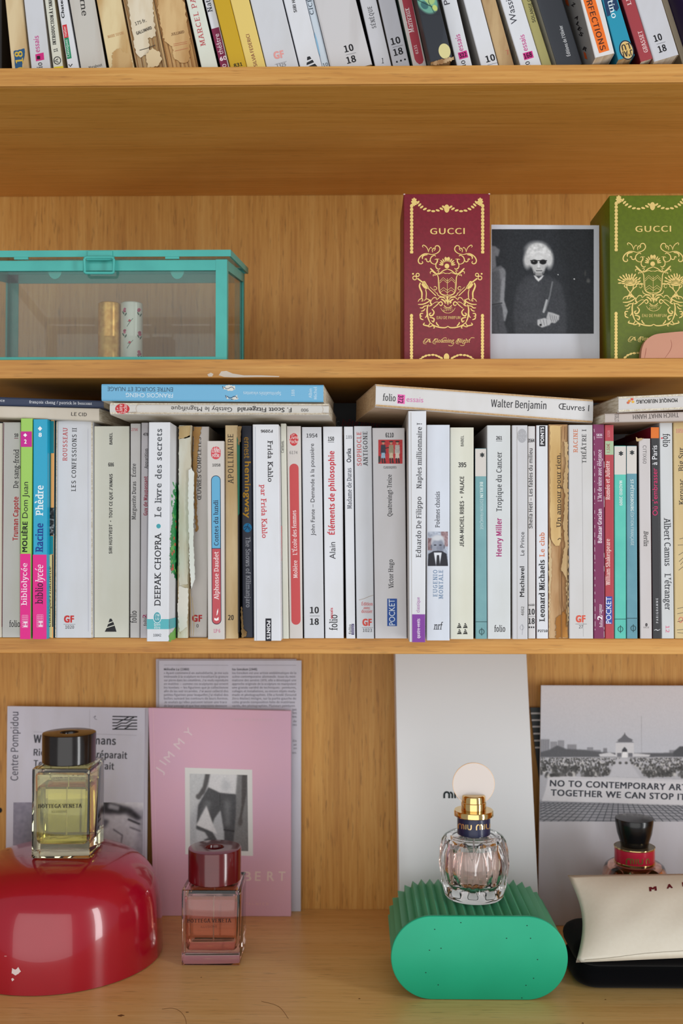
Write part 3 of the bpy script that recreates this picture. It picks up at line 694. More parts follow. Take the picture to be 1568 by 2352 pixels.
gf(b, f, 832, 853.5, 1437.5, 15, '1023', (216, 76, 66), (833, 854)); lines(b, 'crack', [[(824, 1378), (836, 1375), (845, 1371), (857, 1367)]], 1.1, f, (176, 160, 148), smooth=3)
# Hugo
b, f = lowbook('wide pale grey paperback numbered 6110 with a small red picture', 854.5, 929, 861, 934.5, 983, 1468, paper((216, 214, 217)), 0.005, cover=flat((128, 20, 32)), texts=[
 ('spine_number', '6110', 'condb', K, 'h', 885, 903.5, 1004.5, 10), ('series_title', 'CLASSIQUES', 'serif', K, 'h', 880.5, 910, 1076, 5), ('title', 'Quatrevingt-Treize', 'serif', K, 'p', (899.6, 1186), (899, 1090), 10), ('author', 'Victor Hugo', 'serif', K, 'p', (903, 1352), (902, 1285), 10.5)])
p = Pic(868.5, 924, 1010, 1065, 1.3, (196, 40, 46))
for cx, coat, leg in ((880, (36, 46, 66), (150, 190, 214)), (898, (160, 150, 120), (206, 190, 160)), (912, (190, 186, 180), (224, 214, 200))):
    p.poly([(cx - 5, 1022), (cx + 5, 1022), (cx + 6, 1042), (cx - 6, 1042)], coat, .5); p.poly([(cx - 4, 1040), (cx + 4, 1040), (cx + 5, 1053), (cx - 5, 1053)], leg, .5)
    p.poly([(cx - 4, 1052), (cx - 1, 1052), (cx, 1064), (cx - 3, 1064)], (30, 26, 30), .4); p.poly([(cx + 1, 1052), (cx + 4, 1052), (cx + 6, 1063), (cx + 2, 1064)], (30, 26, 30), .4)
    p.ell(cx, 1018, 2.6, 3.2, (196, 150, 120)); p.ell(cx, 1014.5, 5, 1.8, (34, 30, 30))
p.line([(884, 1030), (892, 1028)], 2, (30, 30, 40)); p.ell(871, 1055, 3.5, 8, (60, 52, 50)); p.noise(5, .8); p.put(b, 'picture', f)
rect(b, 'blue_label', 889, 911.5, 1375, 1438, f, (44, 84, 160)); T_(b, f, [('publisher_mark', 'POCKET', 'sans', (230, 240, 250), 'p', (907, 1436), (906, 1376), 13.5)], 0.0002)
# Naples
b, f = lowbook('tallest white spine with a purple foot, standing proud of the row', 937, 978.5, 940, 976.5, 944, 1476, w_white, 0.034, depth=0.12, cover=paper((196, 188, 180)), texts=[
 ('title', 'Naples millionnaire !', 'serif', (64, 64, 70), 'p', (967.5, 1123), (968.5, 971), 11), ('author', 'Eduardo De Filippo', 'serif', (64, 64, 70), 'p', (966.3, 1281), (967.4, 1141), 11), ('series_title', 'classique', 'cond', (176, 110, 176), 'p', (963.2, 1407), (963.6, 1372), 7)])
rect(b, 'purple_foot', 945.5, 976, 1411, 1475, f, (134, 68, 160)); T_(b, f, [('series_title', 'quatre-vents', 'condb', (240, 228, 246), 'p', (963.8, 1466), (964, 1421), 7)], 0.0002); lines(b, 'crease', [[(943.5, 947), (945.5, 1474)]], 1.5, f, (190, 186, 184))
# Montale
b, f = lowbook('cool white paperback with a small portrait photograph halfway up', 979.5, 1032.5, 979.5, 1032.5, 976, 1475.5, paper((218, 224, 236)), 0.022, texts=[
 ('title', 'Poèmes choisis', 'serif', (58, 60, 70), 'u', 1009.5, 1212, 1129, 10), ('author', 'EUGENIO', 'wideserif', (112, 140, 172), 'u', 1004, 1371, 1309, 9.5), ('author', 'MONTALE', 'wideserif', (112, 140, 172), 'u', 1017, 1376, 1309, 9.5), ('publisher_mark', 'nrf', 'ital', (36, 36, 42), 'h', 995, 1017, 1446, 16)])
p = Pic(982, 1028.5, 1221, 1300, 1.5, (176, 184, 200)); p.poly([(982, 1236), (992, 1236), (992, 1264), (982, 1264)], (140, 112, 116)); p.poly([(1012, 1221), (1028, 1221), (1028, 1255), (1014, 1255)], (152, 124, 128)); p.noise(10, 2)
p.ell(1005, 1246, 15.5, 17, (188, 192, 202)); p.ell(1005, 1256, 13.5, 18.5, (150, 156, 172)); p.ell(1005, 1236, 13, 6, (206, 209, 216), .3); p.ell(1012, 1258, 5, 12, (122, 128, 146), .8); p.ell(999, 1252, 3.2, 1.6, (60, 62, 74)); p.ell(1011, 1252, 3.2, 1.6, (60, 62, 74)); p.ell(1005, 1259, 2.6, 4, (130, 134, 150), .5); p.line([(999, 1266), (1005, 1265), (1011, 1266)], 1.2, (80, 82, 96)); p.ell(1005, 1272, 8, 3, (150, 154, 168), .4); p.ell(1019.5, 1256, 2, 5, (110, 114, 128)); p.ell(990.5, 1256, 2, 5, (110, 114, 128))
p.poly([(982, 1300), (984, 1272), (995, 1266), (1015, 1266), (1025, 1272), (1028.5, 1300)], (28, 30, 42)); p.poly([(996, 1269), (1014, 1269), (1009, 1300), (1001, 1300)], (226, 230, 238)); p.poly([(1003, 1275), (1008, 1275), (1010, 1300), (1001, 1300)], (26, 28, 38)); p.put(b, 'portrait_print', f)
# Palace
b, f = lowbook('ivory paperback numbered 395 with four small tower marks', 1033.5, 1087.5, 1034, 1087, 982, 1471, w_ivory, 0.010, cover=flat((60, 24, 30)), texts=[
 ('series_title', 'BABEL', 'cond', K, 'u', 1064.5, 1025, 1000.5, 6.5), ('spine_number', '395', 'condb', K, 'h', 1052, 1070.5, 1073, 10.5), ('title', 'JEAN-MICHEL RIBES • PALACE', 'condb', (52, 52, 50), 'p', (1064.8, 1256), (1065.2, 1094), 9)])
for cx, cy in ((1054, 1431), (1068, 1431), (1054.5, 1445), (1068, 1445)): tower(b, f, cx, cy, cy + 11.5, 11, (56, 56, 52))
def city(label, x0t, x1t, x0b, x1b, yt, yb, yc, col, name1, y1, y2, rest, y3, y4, xb, star, phi, ln, prot):
    b, f = lowbook(label, x0t, x1t, x0b, x1b, yt, yb, col, prot, depth=0.095, cover=flat((70, 84, 88)))
    rect(b, 'white_head', x0t + .6, x1t - .4, yt + 1, yc, f, (216, 210, 204))
    put_text(b, 'star_mark', '*', 'sansx', (44, 50, 52), (star[0] - 5, star[1] + 10), (star[0] + 5, star[1] + 10), 15, f, 0.0002)
    T_(b, f, [('title', name1, 'condb', (220, 236, 234), 'p', (xb, y1), (xb + .4, y2), 7)] + ([('title', rest, 'light', (206, 224, 226), 'p', (xb + .4, y3), (xb + .9, y4), 7)] if rest else []), 0.00015)
    lines(b, 'rule', [[(x0b, ln), (x1b, ln)], [(phi[0], phi[1] - 9), (phi[0], phi[1] + 9)], ell_pts(phi[0], phi[1], 5.6, 5.8) + [(phi[0] + 5.6, phi[1])]], 1.1, f, (34, 66, 70), 0.0002)
    return b, f
city('short teal city guide between the ivory and the white paperback', 1090.5, 1116.5, 1091.5, 1118, 1030, 1470, 1094, noisy((124, 172, 176), (112, 160, 166), 60), 'BERLIN', 1107, 1143, 'ÉDITION FRANÇAISE', 1146, 1216, 1101.5, (1107, 1046.5), (1106, 1451), 1428, 0.008)
b, f = lowbook('white paperback numbered 261 with magenta author lettering', 1118, 1172, 1119.5, 1172.5, 977, 1470, paper((216, 220, 222)), 0.008, texts=[
 ('spine_number', '261', 'condb', K, 'h', 1139, 1152.5, 1010, 8), ('title', 'Tropique du Cancer', 'serif', (64, 66, 70), 'u', 1151.6, 1175, 1038, 12), ('author', 'Henry Miller', 'condb', (172, 52, 120), 'u', 1151.6, 1278, 1190, 12), ('publisher_mark', 'folio', 'serif', K, 'h', 1134.5, 1160, 1451, 14)])
lines(b, 'rule', [[(1139, 1013), (1152.5, 1013)]], 0.9, f, K)
b, f = lowbook('white paperback with a faded grey oval emblem, numbered 4662', 1175.5, 1211, 1176.5, 1211.5, 977, 1470.5, paper((210, 210, 214)), 0.009, cover=paper((178, 170, 160)), texts=[
 ('title', 'Le Prince', 'sans', (66, 66, 70), 'p', (1203.5, 1276), (1203.5, 1222), 9), ('author', 'Machiavel', 'sansb', (44, 44, 48), 'p', (1203.5, 1371), (1203.5, 1301), 10), ('spine_number', '4662', 'cond', (110, 108, 108), 'u', 1203, 1414, 1393, 6.5)])
ellipse(b, 'grey_emblem', 1198.5, 1001, 11, 16, f, (176, 176, 180)); T_(b, f, [('emblem_lettering', 'Livre', 'cond', (208, 208, 212), 'h', 1189, 1208, 999, 7), ('emblem_lettering', 'Poche', 'cond', (208, 208, 212), 'h', 1189, 1208, 1010, 7)], 0.0002); lines(b, 'crease', [[(1187, 980), (1187.5, 1468)]], 1.2, f, (184, 180, 176))
lines(b, 'pencil_mark', [[(1198, 1436), (1203, 1441), (1198, 1447), (1194, 1441), (1200, 1434), (1199, 1458)]], 0.9, f, (176, 176, 184), smooth=3)
b, f = lowbook('slim white spine with bold black lettering and three dots, number 3564', 1211.5, 1228.5, 1212.5, 1229.5, 979, 1467, paper((216, 214, 216)), 0.004, cover=flat((52, 110, 150)), texts=[
 ('spine_number', '3564', 'condb', K, 'h', 1212, 1227, 1016, 8), ('title', 'Sheila Heti – Les fables du milieu', 'cond', (36, 36, 40), 'p', (1222.5, 1214), (1222.5, 1030), 8.5), ('edition_note', 'inédit', 'cond', K, 'h', 1213, 1227.5, 1392, 5)])
ten18(b, f, 1213, 1227.5, 1411.5, 1433, 12.5)
for k in range(3): rect(b, 'dot', 1213.5 + k * 5, 1216.8 + k * 5, 1439, 1442.5, f, K)
b, f = lowbook('white spine with a black label at its head and orange title', 1231, 1257.5, 1232, 1258.5, 977, 1467, w_white, 0.004, cover=flat((150, 60, 44)), texts=[
 ('title', 'Le club', 'slab', (214, 118, 74), 'u', 1250, 1279, 1223, 11.5), ('author', 'Leonard Michaels', 'serifb', (38, 38, 42), 'p', (1250.6, 1428), (1250.2, 1286), 12), ('spine_number', 'P2710', 'condb', K, 'h', 1235, 1257, 1452, 5.5)])
rect(b, 'black_label', 1238, 1252, 978.5, 1025, f, (40, 40, 46)); T_(b, f, [('publisher_mark', 'POINTS', 'sansx', (240, 240, 244), 'u', 1248.7, 1021, 981, 7.6)], 0.0002)
# torn tan book
b, f = lowbook('torn tan book with its spine paper peeled off, bare glue and folds showing', 1259.5, 1303.5, 1259.5, 1305, 975, 1466, aged((206, 172, 130), (172, 128, 84), 44), 0.002, cover=aged((212, 184, 140), (170, 136, 90)), pages=page_old)
scrap(b, 'spine_paper', [(1262, 978), (1289, 978), (1290, 1100), (1289, 1240), (1283, 1253), (1275, 1254), (1265, 1240), (1262, 1180)], f, aged((222, 190, 134), (200, 162, 104), 34), 0.0006, 0.0006, .5, 9, 12)
scrap(b, 'spine_paper', [(1294, 1014), (1303, 1015), (1304, 1420), (1301, 1440), (1299, 1330), (1287, 1306), (1291, 1276), (1297, 1250), (1292, 1200), (1297, 1140), (1292, 1120), (1298, 1060)], f, aged((212, 184, 140), (190, 158, 112), 40), 0.0008, 0.0006, 1.0, 6, 13)
scrap(b, 'spine_paper', [(1259.5, 1230), (1264, 1245), (1266, 1320), (1263, 1345), (1262, 1420), (1260, 1464), (1259, 1340)], f, flat((206, 180, 138), .8), 0.0012, 0.0005, .8, 6, 14)
scrap(b, 'bare_glue', [(1276, 1420), (1286, 1412), (1299, 1400), (1303, 1465), (1276, 1465)], f, aged((196, 140, 70), (166, 110, 48)), 0.0003, 0.0003, 1.2, 5, 15)
lines(b, 'page_fold', [[(1287.5, 980), (1288, 1250), (1288.5, 1400), (1289, 1465)], [(1296, 980), (1295, 1010)], [(1289, 1310), (1290, 1380), (1296, 1405), (1304, 1412)]], 1.4, f, (120, 82, 46), 0.0013, smooth=3)
T_(b, f, [('title', 'Un amour pour rien.', 'serif', (66, 50, 34), 'p', (1287, 1212), (1286, 1041), 10)], 0.0013)
lines(b, 'print_mark', [[(1280, 1240), (1284, 1236), (1287, 1238)]], 1.6, f, (66, 50, 34), 0.0014)
b, f = lowbook('wide white paperback numbered 27 with orange mark and a vertical crease', 1304.5, 1360.5, 1306, 1362, 976, 1467, paper((212, 210, 210)), 0.004, texts=[
 ('author', 'RACINE', 'wideserif', (212, 122, 84), 'u', 1326, 1040, 985.5, 9.5), ('title', 'THÉÂTRE I', 'wideserif', (60, 60, 62), 'u', 1345.8, 1064, 986, 9.5)])
gf(b, f, 1322, 1344, 1429.5, 15, '27', (224, 92, 70), (1329, 1338.5)); lines(b, 'crease', [[(1336.5, 1050), (1338, 1240), (1339.5, 1462)]], 0.9, f, (190, 188, 188))
b, f = lowbook('plum purple paperback with worn white edges, numbered 5836', 1361.5, 1387, 1363.5, 1388.5, 975, 1467, noisy((132, 48, 96), (120, 30, 80), 30, (1, 1, .1), .4), 0.004, texts=[
 ('spine_number', '5836', 'condb', (238, 220, 232), 'h', 1369, 1382.5, 1002, 5.5), ('title', "L'Art de vivre avec élégance", 'serif', (240, 222, 234), 'p', (1381.3, 1152), (1380.6, 1033), 9), ('author', 'Baltasar Gracian', 'condb', (244, 230, 240), 'p', (1381.6, 1247), (1381.3, 1169), 9), ('publisher_mark', 'folio', 'serif', (240, 222, 234), 'u', 1383.5, 1441, 1424, 7), ('publisher_mark', '2', 'sansx', (250, 240, 246), 'u', 1383, 1424, 1414, 11), ('publisher_mark', 'e sagesse', 'ital', (240, 222, 234), 'u', 1382, 1414, 1388, 8)])
lines(b, 'rule', [[(1369, 1005), (1382.5, 1005)]], 1, f, (238, 220, 232))
rnd = random.Random(3)
lines(b, 'worn_edge', [[(1364 + (y - 980) * .004 + rnd.uniform(-.5, .5), y), (1364.3 + (y - 980) * .004, y + rnd.uniform(2, 12))] for y in range(985, 1460, 17)] + [[(1386.6, y), (1387, y + rnd.uniform(3, 16))] for y in (1060, 1140, 1150, 1270, 1300, 1440, 1450)], 1.0, f, (222, 204, 212))
b, f = lowbook('coral red spine with a blue label and a pale green price sticker', 1388.5, 1409, 1389.5, 1410, 976, 1467, noisy((190, 74, 84), (172, 50, 62), 30, (1, 1, .1), .45), 0.004, texts=[
 ('spine_number', '12528', 'cond', (226, 160, 164), 'u', 1400, 1004, 989, 5.5), ('title', 'Roméo et Juliette', 'serif', (248, 226, 222), 'p', (1400, 1148), (1399.4, 1059), 9.5), ('author', 'William Shakespeare', 'serif', (246, 220, 214), 'p', (1400.3, 1345), (1400, 1238), 9.5)])
rect(b, 'price_sticker', 1389.2, 1408.3, 1013, 1044.5, f, (172, 194, 158), 0.0001); T_(b, f, [('price', '1,50€', 'sans', (176, 84, 90), 'u', 1400, 1039, 1019, 7)], 0.0002)
rect(b, 'blue_label', 1390.2, 1405.5, 1370, 1433, f, (66, 86, 168), 0.0001); T_(b, f, [('publisher_mark', 'POCKET', 'sans', (240, 240, 250), 'u', 1403, 1432, 1371, 12)], 0.0002)
city('short turquoise city guide beside the steel blue one', 1410, 1437.5, 1411, 1437.5, 1024, 1466, 1090, noisy((98, 202, 184), (86, 190, 176), 60), 'MADRID 2009', 1104, 1161, None, 0, 0, 1421.3, (1425.5, 1043), (1424.5, 1445), 1422, 0.003)
city('short steel blue city guide with worn white edges', 1438.5, 1462, 1439, 1464, 1024, 1466, 1088, noisy((106, 158, 172), (92, 144, 160), 60), 'ST-PÉTERSBOURG', 1101, 1174, 'ÉDITION FRANÇAISE', 1177, 1253, 1447, (1451, 1041), (1454, 1443), 1420, 0.003)
b, f = lowbook('pale grey guide with thin letters and a tiny torn curl on top', 1466.5, 1493, 1470, 1497, 1007.5, 1466, paper((206, 200, 200)), 0.003, depth=0.1, cover=flat((76, 62, 56)), texts=[
 ('series_title', 'CITIX60', 'light', (120, 116, 116), 'd', 1476, 1023, 1065, 8), ('title', 'Berlin', 'ital', (60, 58, 58), 'd', 1478, 1219, 1255, 10), ('publisher_mark', 'vice', 'light', (140, 134, 134), 'h', 1477, 1490, 1443, 5)])
ellipse(b, 'publisher_mark', 1484, 1435, 2.8, 4, f, (90, 86, 88)); scrap(b, 'torn_curl', [(1459, 1004), (1463, 1008), (1478, 1006), (1470, 1012), (1461, 1014)], f, flat((198, 170, 124), .8), 0.0008, .0006, .6, 3, 17)
b, f = lowbook('black spine with an orange head and hot pink lettering', 1494, 1513, 1498.5, 1518, 981, 1465, flat((42, 42, 46), .4), 0.0025, depth=0.13, left=flat((132, 14, 44), .45), texts=[
 ('title', 'à Paris', 'sans', (240, 240, 244), 'p', (1508.6, 1068), (1508.2, 1023), 11.5), ('title', "Où s'embrasser", 'sans', (222, 48, 112), 'p', (1509.6, 1184), (1508.6, 1075), 11.5), ('publisher_mark', 'PARIGRAMME', 'wide', (214, 214, 218), 'p', (1511.4, 1431), (1510.8, 1374), 5)])
rect(b, 'orange_head', 1494.2, 1512.8, 981.5, 1006.5, f, (226, 120, 48)); lines(b, 'swoosh_mark', [[(1501, 1448), (1506, 1446), (1510, 1448), (1516, 1445)]], 2, f, (200, 200, 204), smooth=3, taper=.2)
b, f = lowbook('white spine with black serif letters reading down and a pink 12', 1514, 1543.5, 1519, 1547.5, 970, 1465, paper((210, 212, 214)), 0.002, texts=[
 ('publisher_mark', 'folio', 'serif', K, 'd', 1522, 996, 1026.5, 15), ('author', 'Albert Camus', 'serif', (52, 54, 60), 'p', (1524.5, 1189), (1526, 1300), 14), ('title', "L'étranger", 'serif', (52, 54, 60), 'p', (1526, 1317), (1526.6, 1401), 13.5), ('spine_number', '12', 'serif', (226, 120, 150), 'd', 1528.5, 1437, 1453, 8)])
ellipse(b, 'dot', 1519.5, 1006.5, 2, 2, f, (224, 80, 92))
b, f = lowbook('yellowed paperback with pen scribbles, last of the upright row', 1546, 1592, 1549.5, 1596, 968, 1465, aged((214, 192, 146), (200, 172, 120), 25), 0.002, pages=page_old, texts=[
 ('title', 'Big Sur', 'serif', (70, 62, 52), 'u', 1570, 1083, 1028, 12), ('author', 'Kerouac', 'serif', (70, 62, 52), 'p', (1571, 1160), (1570.5, 1100), 12), ('spine_number', '1059', 'serif', (216, 140, 140), 'h', 1552, 1572, 994, 9)])
for sg in [[(1560, 1238), (1590, 1230)], [(1556, 1252), (1590, 1250)], [(1558, 1275), (1578, 1262)], [(1559, 1290), (1580, 1270)], [(1558, 1310), (1582, 1290)], [(1562, 1297), (1568, 1290), (1580, 1296)], [(1555, 1398), (1590, 1390)], [(1555, 1410), (1590, 1402)], [(1555, 1428), (1590, 1420)], [(1554, 1447), (1590, 1444)], [(1555, 1453), (1590, 1456)]]: lines(b, 'pen_scribble', [sg], 0.9, f, (70, 70, 68))
lines(b, 'pen_scribble', [[(1558, 1424), (1562, 1418), (1568, 1421), (1563, 1430), (1558, 1426)]], 1.2, f, (214, 90, 90), smooth=3)
# ---------------------------------------------------------------- books lying on top of the upright row
LY = 'paperbacks lying on the upright row'
def lying(label, fc, D, zmin, spine, cover=None, pages=None, texts=(), r=0.0015):
    """fc: four front corners TL,TR,BR,BL as (px,py,Y)"""
    q = [atY(*c) for c in fc]
    # the spine runs along the book: rails are its short ends, so turn the quad a quarter
    TL, TR, BR, BL = q
    root = thing('paperback', label, 'book', (BL + BR) / 2 + Vector(D) * .5, LY)
    book_mesh([TR, BR, BL, TL], D, spine, cover or spine, pages or page_white, root, r=r)
    f = quad_map(TL, TR, BL); T_(root, f, texts)
    return root, f
b, f = lying('ivory paperback lying flat under the thin navy booklet at the left', [(-40, 931, -0.012), (227.5, 937.5, -0.012), (227.5, 967, -0.012), (-40, 957.5, -0.012)], (0.012, 0.11, 0), 0, paper((214, 204, 188)), texts=[('title', 'LE CID', 'cond', (60, 56, 54), 'p', (163.5, 954.8), (199, 956.2), 8)])
b, f = lying('thin navy booklet lying on the ivory one at the left', [(-40, 910, -0.012), (238, 919.8, -0.012), (238, 937, -0.012), (-40, 930.8, -0.012)], (0.004, 0.1, 0), 0, flat((44, 56, 84), .5), texts=[('title', 'françois cheng / patrick le bescont', 'slab', (222, 224, 230), 'p', (67, 926), (211, 930), 6.5), ('title', 'ance', 'slab', (222, 224, 230), 'p', (-8, 921.5), (10.5, 923), 6.5)])
gy = -0.046
b, f = lying('white paperback lying flat with upside down lettering and a round red emblem', [(252, 924, gy), (755, 926, gy), (755, 953.5, gy), (252, 952, gy)], (0.004, 0.108, 0.001), 0, paper((214, 210, 204)), cover=paper((214, 204, 188)), r=0.004, texts=[
 ('author', 'F. Scott Fitzgerald', 'sansb', (52, 50, 50), 'p', (669.5, 936.5), (545.5, 935.8), 10), ('title', 'Gatsby le Magnifique', 'sans', (52, 50, 50), 'p', (533, 936), (393, 933.5), 10), ('spine_number', '900', 'cond', (80, 78, 78), 'p', (708, 938.5), (691.5, 938.5), 7)])
lines(b, 'capsule_outline', [[(322, 928.5), (732, 930.5), (739, 933), (742, 940.5), (739, 948), (732, 950.5), (322, 949), (315, 946), (312, 938.5), (315, 931), (322, 928.5)]], 0.8, f, (190, 170, 150), smooth=2)
ellipse(b, 'red_emblem', 281, 939, 16.5, 11.8, f, (200, 48, 54)); T_(b, f, [('emblem_lettering', 'Livre', 'serif', (248, 226, 222), 'u', 281, 950, 929, 8), ('emblem_lettering', 'Poche', 'serif', (248, 226, 222), 'u', 291.5, 950, 929, 8), ('emblem_lettering', 'Le', 'ital', (248, 226, 222), 'u', 271.5, 945, 936, 4.5)], 0.0002)
b, f = lying('sky blue paperback lying on top of the stack with upside down lettering', [(233, 881.5, gy), (742.5, 883.5, gy), (742.5, 923.6, gy), (233, 920.6, gy)], (0.006, 0.11, 0.0), 0, flat((112, 180, 218), .45), cover=paper((220, 210, 192)), texts=[
 ('title', 'ENTRE SOURCE ET NUAGE', 'sans', (62, 92, 116), 'p', (397, 890), (247, 888.5), 9.5), ('author', 'FRANÇOIS CHENG', 'sans', (226, 240, 248), 'p', (397, 904), (289, 902.5), 9.5), ('series_title', 'Spiritualités vivantes', 'cond', (206, 230, 244), 'p', (645.5, 900.5), (558.5, 899.5), 7.5), ('spine_number', '188', 'cond', (206, 230, 244), 'u', 676, 910, 895, 7), ('publisher_mark', 'Albin', 'cond', (206, 230, 244), 'u', 716, 914, 893, 7), ('publisher_mark', 'Michel', 'cond', (206, 230, 244), 'u', 727.5, 917, 889, 7)])
for cx, cy, s in ((526, 891, 1), (533, 912, -1)):
    scrap(b, 'figure_print', [(cx - 14, cy - 3), (cx - 4, cy - 6 * s), (cx + 12, cy - 5), (cx + 14, cy + 4), (cx + 2, cy + 6), (cx - 12, cy + 4)], f, flat((222, 222, 214), .6), 0.00012, 0.00001, 1, 4, 5)
    lines(b, 'figure_print', [[(cx - 12, cy - 2), (cx - 4, cy + 2), (cx + 6, cy - 2), (cx + 12, cy + 3)], [(cx - 15, cy - 4), (cx - 13, cy + 2)]], 1.3, f, (50, 54, 80), 0.0002, smooth=3)
b, f = lying('thick white paperback lying tilted with a pink number label', [(863, 881, -0.044), (1362, 917, 0.001), (1361, 972, 0.001), (862, 934, -0.044)], (-0.016, 0.106, 0.0), 0, paper((216, 214, 214)), cover=paper((196, 168, 140)), pages=noisy((200, 168, 128), (176, 140, 100), 900, (1, .01, 1), .9), r=0.003, texts=[
 ('publisher_mark', 'folio', 'serif', K, 'p', (878, 920), (908, 922), 15), ('publisher_mark', 'essais', 'sans', (214, 120, 176), 'p', (933, 922.5), (971.5, 924.5), 12), ('author', 'Walter Benjamin', 'cond', (62, 62, 66), 'p', (1127, 934.5), (1254, 940), 17), ('title', 'Œuvres I', 'sans', (44, 44, 48), 'p', (1282, 940), (1352, 944.5), 14)])
poly(b, 'pink_label', [(913, 905.5), (930, 907), (929, 928), (912, 926.5)], f, (236, 104, 176)); T_(b, f, [('label_lettering', '372', 'condb', (70, 24, 60), 'p', (914.5, 907.5), (914, 926), 11)], 0.0002)
b, f = lying('pale grey paperback lying under the white one at the right', [(1389, 949.5, -0.014), (1610, 944, -0.014), (1610, 966.5, -0.014), (1389, 970.5, -0.014)], (-0.014, 0.105, 0), 0, paper((196, 184, 178)), cover=paper((190, 164, 138)), texts=[
 ('author', 'THICH NHAT HANH', 'cond', (96, 88, 86), 'p', (1558, 947.5), (1453, 952.5), 10.5), ('spine_number', '17303', 'cond', (110, 100, 98), 'u', 1421, 968, 951, 9.5)])
b, f = lying('white paperback lying uppermost at the right with upside down black capitals', [(1420, 910, -0.018), (1610, 901.5, -0.018), (1610, 938.5, -0.018), (1420, 947, -0.018)], (-0.012, 0.105, 0), 0, paper((212, 208, 206)), cover=paper((178, 146, 116)), r=0.003, texts=[('author', 'MONIQUE NEUBOURG', 'sansb', (40, 38, 38), 'p', (1555, 914.8), (1461, 918.5), 8.5)])
for k, (x, y, c) in enumerate(((1445, 921, (224, 150, 60)), (1451, 917, (220, 90, 70)), (1453, 923, (232, 180, 70)), (1442, 925, (210, 110, 80)))): ellipse(b, 'flower_print', x, y, 3.4, 2.8, f, c, 0.0001 + k * 1e-5)
# one dark book glimpsed at the back, two more added to darken the gaps
def behind(label, x0, x1, y, h, texts=()):
    q = [Vector((x0, y, Z_LOW + .0002 + h)), Vector((x1, y, Z_LOW + .0002 + h)), Vector((x1, y, Z_LOW + .0002)), Vector((x0, y, Z_LOW + .0002))]
    root = thing('hardback', label, 'book', ((x0 + x1) / 2, y + .01, Z_LOW + .0002), 'dark hardbacks behind the upright row')
    book_mesh(q, (0, 0.026, 0), flat((22, 20, 24), .55), flat((22, 20, 24), .55), page_white, root)
    T_(root, quad_map(q[0], q[1], q[3]), texts)
behind('black hardback with red lettering standing behind the row under the tilted book', -0.052, 0.142, 0.15, .2165, [('title', 'bête noire', 'ital', (120, 20, 34), 'p', (782, 977), (872, 981), 13), ('author', 'AC', 'sansb', (120, 120, 124), 'p', (764, 978), (779, 978.5), 11)])
behind('black hardback added behind the row at the left to darken the gap', -0.42, -0.060, 0.13, .2160)
behind('black hardback added behind the row at the right to darken the gap', 0.150, 0.46, 0.14, .2150)
# ---------------------------------------------------------------- leaning row on the top board
PREVT = []
def topbook(label, xl0, xr0, xl1, xr1, spine, Y=0.022, cover=None, pages=None, texts=(), left=None, h=0.178, depth=0.11, r=0.0008):
    """spine edges cross the photo rows y=0 and y=150 at xl0,xr0 / xl1,xr1; the book leans to the left"""
    s = ((xl1 - xl0) + (xr1 - xr0)) / 2 / 150.0                  # lean in px per px
    p0, p1 = atY((xl0 + xr0) / 2, 0, Y), atY((xl0 + xr0) / 2 + s * 150, 150, Y)
    up = (p0 - p1).normalized(); rt = Vector((up.z, 0, -up.x)); rt.normalize()
    a, b = atY(xl1, 150, Y), atY(xr1, 150, Y)
    # left and right edges: lines through a and b along up; width measured across
    w = (b - a).dot(rt)
    t = (Z_TOP + 0.0002 - a.z) / up.z; BL = a + up * t
    if rt.z < 0:                                                # the right bottom corner would be the lower one
        t2 = (Z_TOP + 0.0002 - (BL + rt * w).z) / up.z; BL = BL + up * t2
    BR = BL + rt * w; TL = BL + up * h; TR = BR + up * h
    if PREVT:                                                   # keep clear of the neighbour's right edge
        (ax, az), (bx, bz) = PREVT
        for v in (BL, TL): v.x = max(v.x, ax + (bx - ax) * (v.z - az) / (bz - az) + .0002)
        if TR.x < TL.x + .002: TR.x = TL.x + .002
    PREVT[:] = [(BR.x, BR.z), (TR.x, TR.z)]
    root, fm = make_book(label, [TL, TR, BR, BL], (0, depth, 0), spine, cover, pages, 'paperbacks leaning on the top board', left, r)
    T_(root, fm, texts)
    return root, fm
MAG = (206, 50, 140)
b, f = topbook('aged cream paperback with a torn blue and yellow label, first on the top board', 12, 52, 26.5, 67, aged((226, 204, 162), (200, 170, 124), 34), 0.02, pages=page_old)
scrap(b, 'blue_label', [(31.4, 117.5), (56.3, 111.5), (57, 128), (51, 150), (52, 190), (38, 190)], f, flat((24, 84, 130), .6), 0.0001, 0.00005, .5, 6, 2); T_(b, f, [('publisher_mark', '18', 'condb', (214, 182, 70), 'p', (54, 145), (51, 117), 17), ('publisher_mark', '10', 'condb', (214, 182, 70), 'p', (58, 182), (55.5, 154), 17)], 0.0003)
b, f = topbook('white paperback with a magenta number 1 label on the top board', 53.5, 98.5, 71, 115, w_cool, 0.018, texts=[('series_title', 'essais', 'cond', MAG, 'p', (91.5, 120), (88.5, 82), 11), ('publisher_mark', 'folio', 'serif', K, 'p', (99, 176), (96.5, 143), 12)])
poly(b, 'magenta_label', [(81, 125), (100, 120.5), (101.7, 137), (82.7, 141)], f, (212, 44, 130)); T_(b, f, [('label_lettering', '1', 'sansx', (30, 16, 28), 'p', (92.5, 136), (92, 128.5), 7)], 0.0002)
b, f = topbook('slim ivory spine with a black ring mark and yellow foot', 103, 123.5, 121.5, 144, w_ivory, 0.018, cover=paper((200, 180, 140)), texts=[('title', "INTRODUCTION À L'ANALYSE", 'serifb', (48, 46, 44), 'p', (129, 103), (116.5, -24), 7.2), ('spine_number', '11', 'serifb', K, 'p', (133, 118), (131.5, 111), 9)])
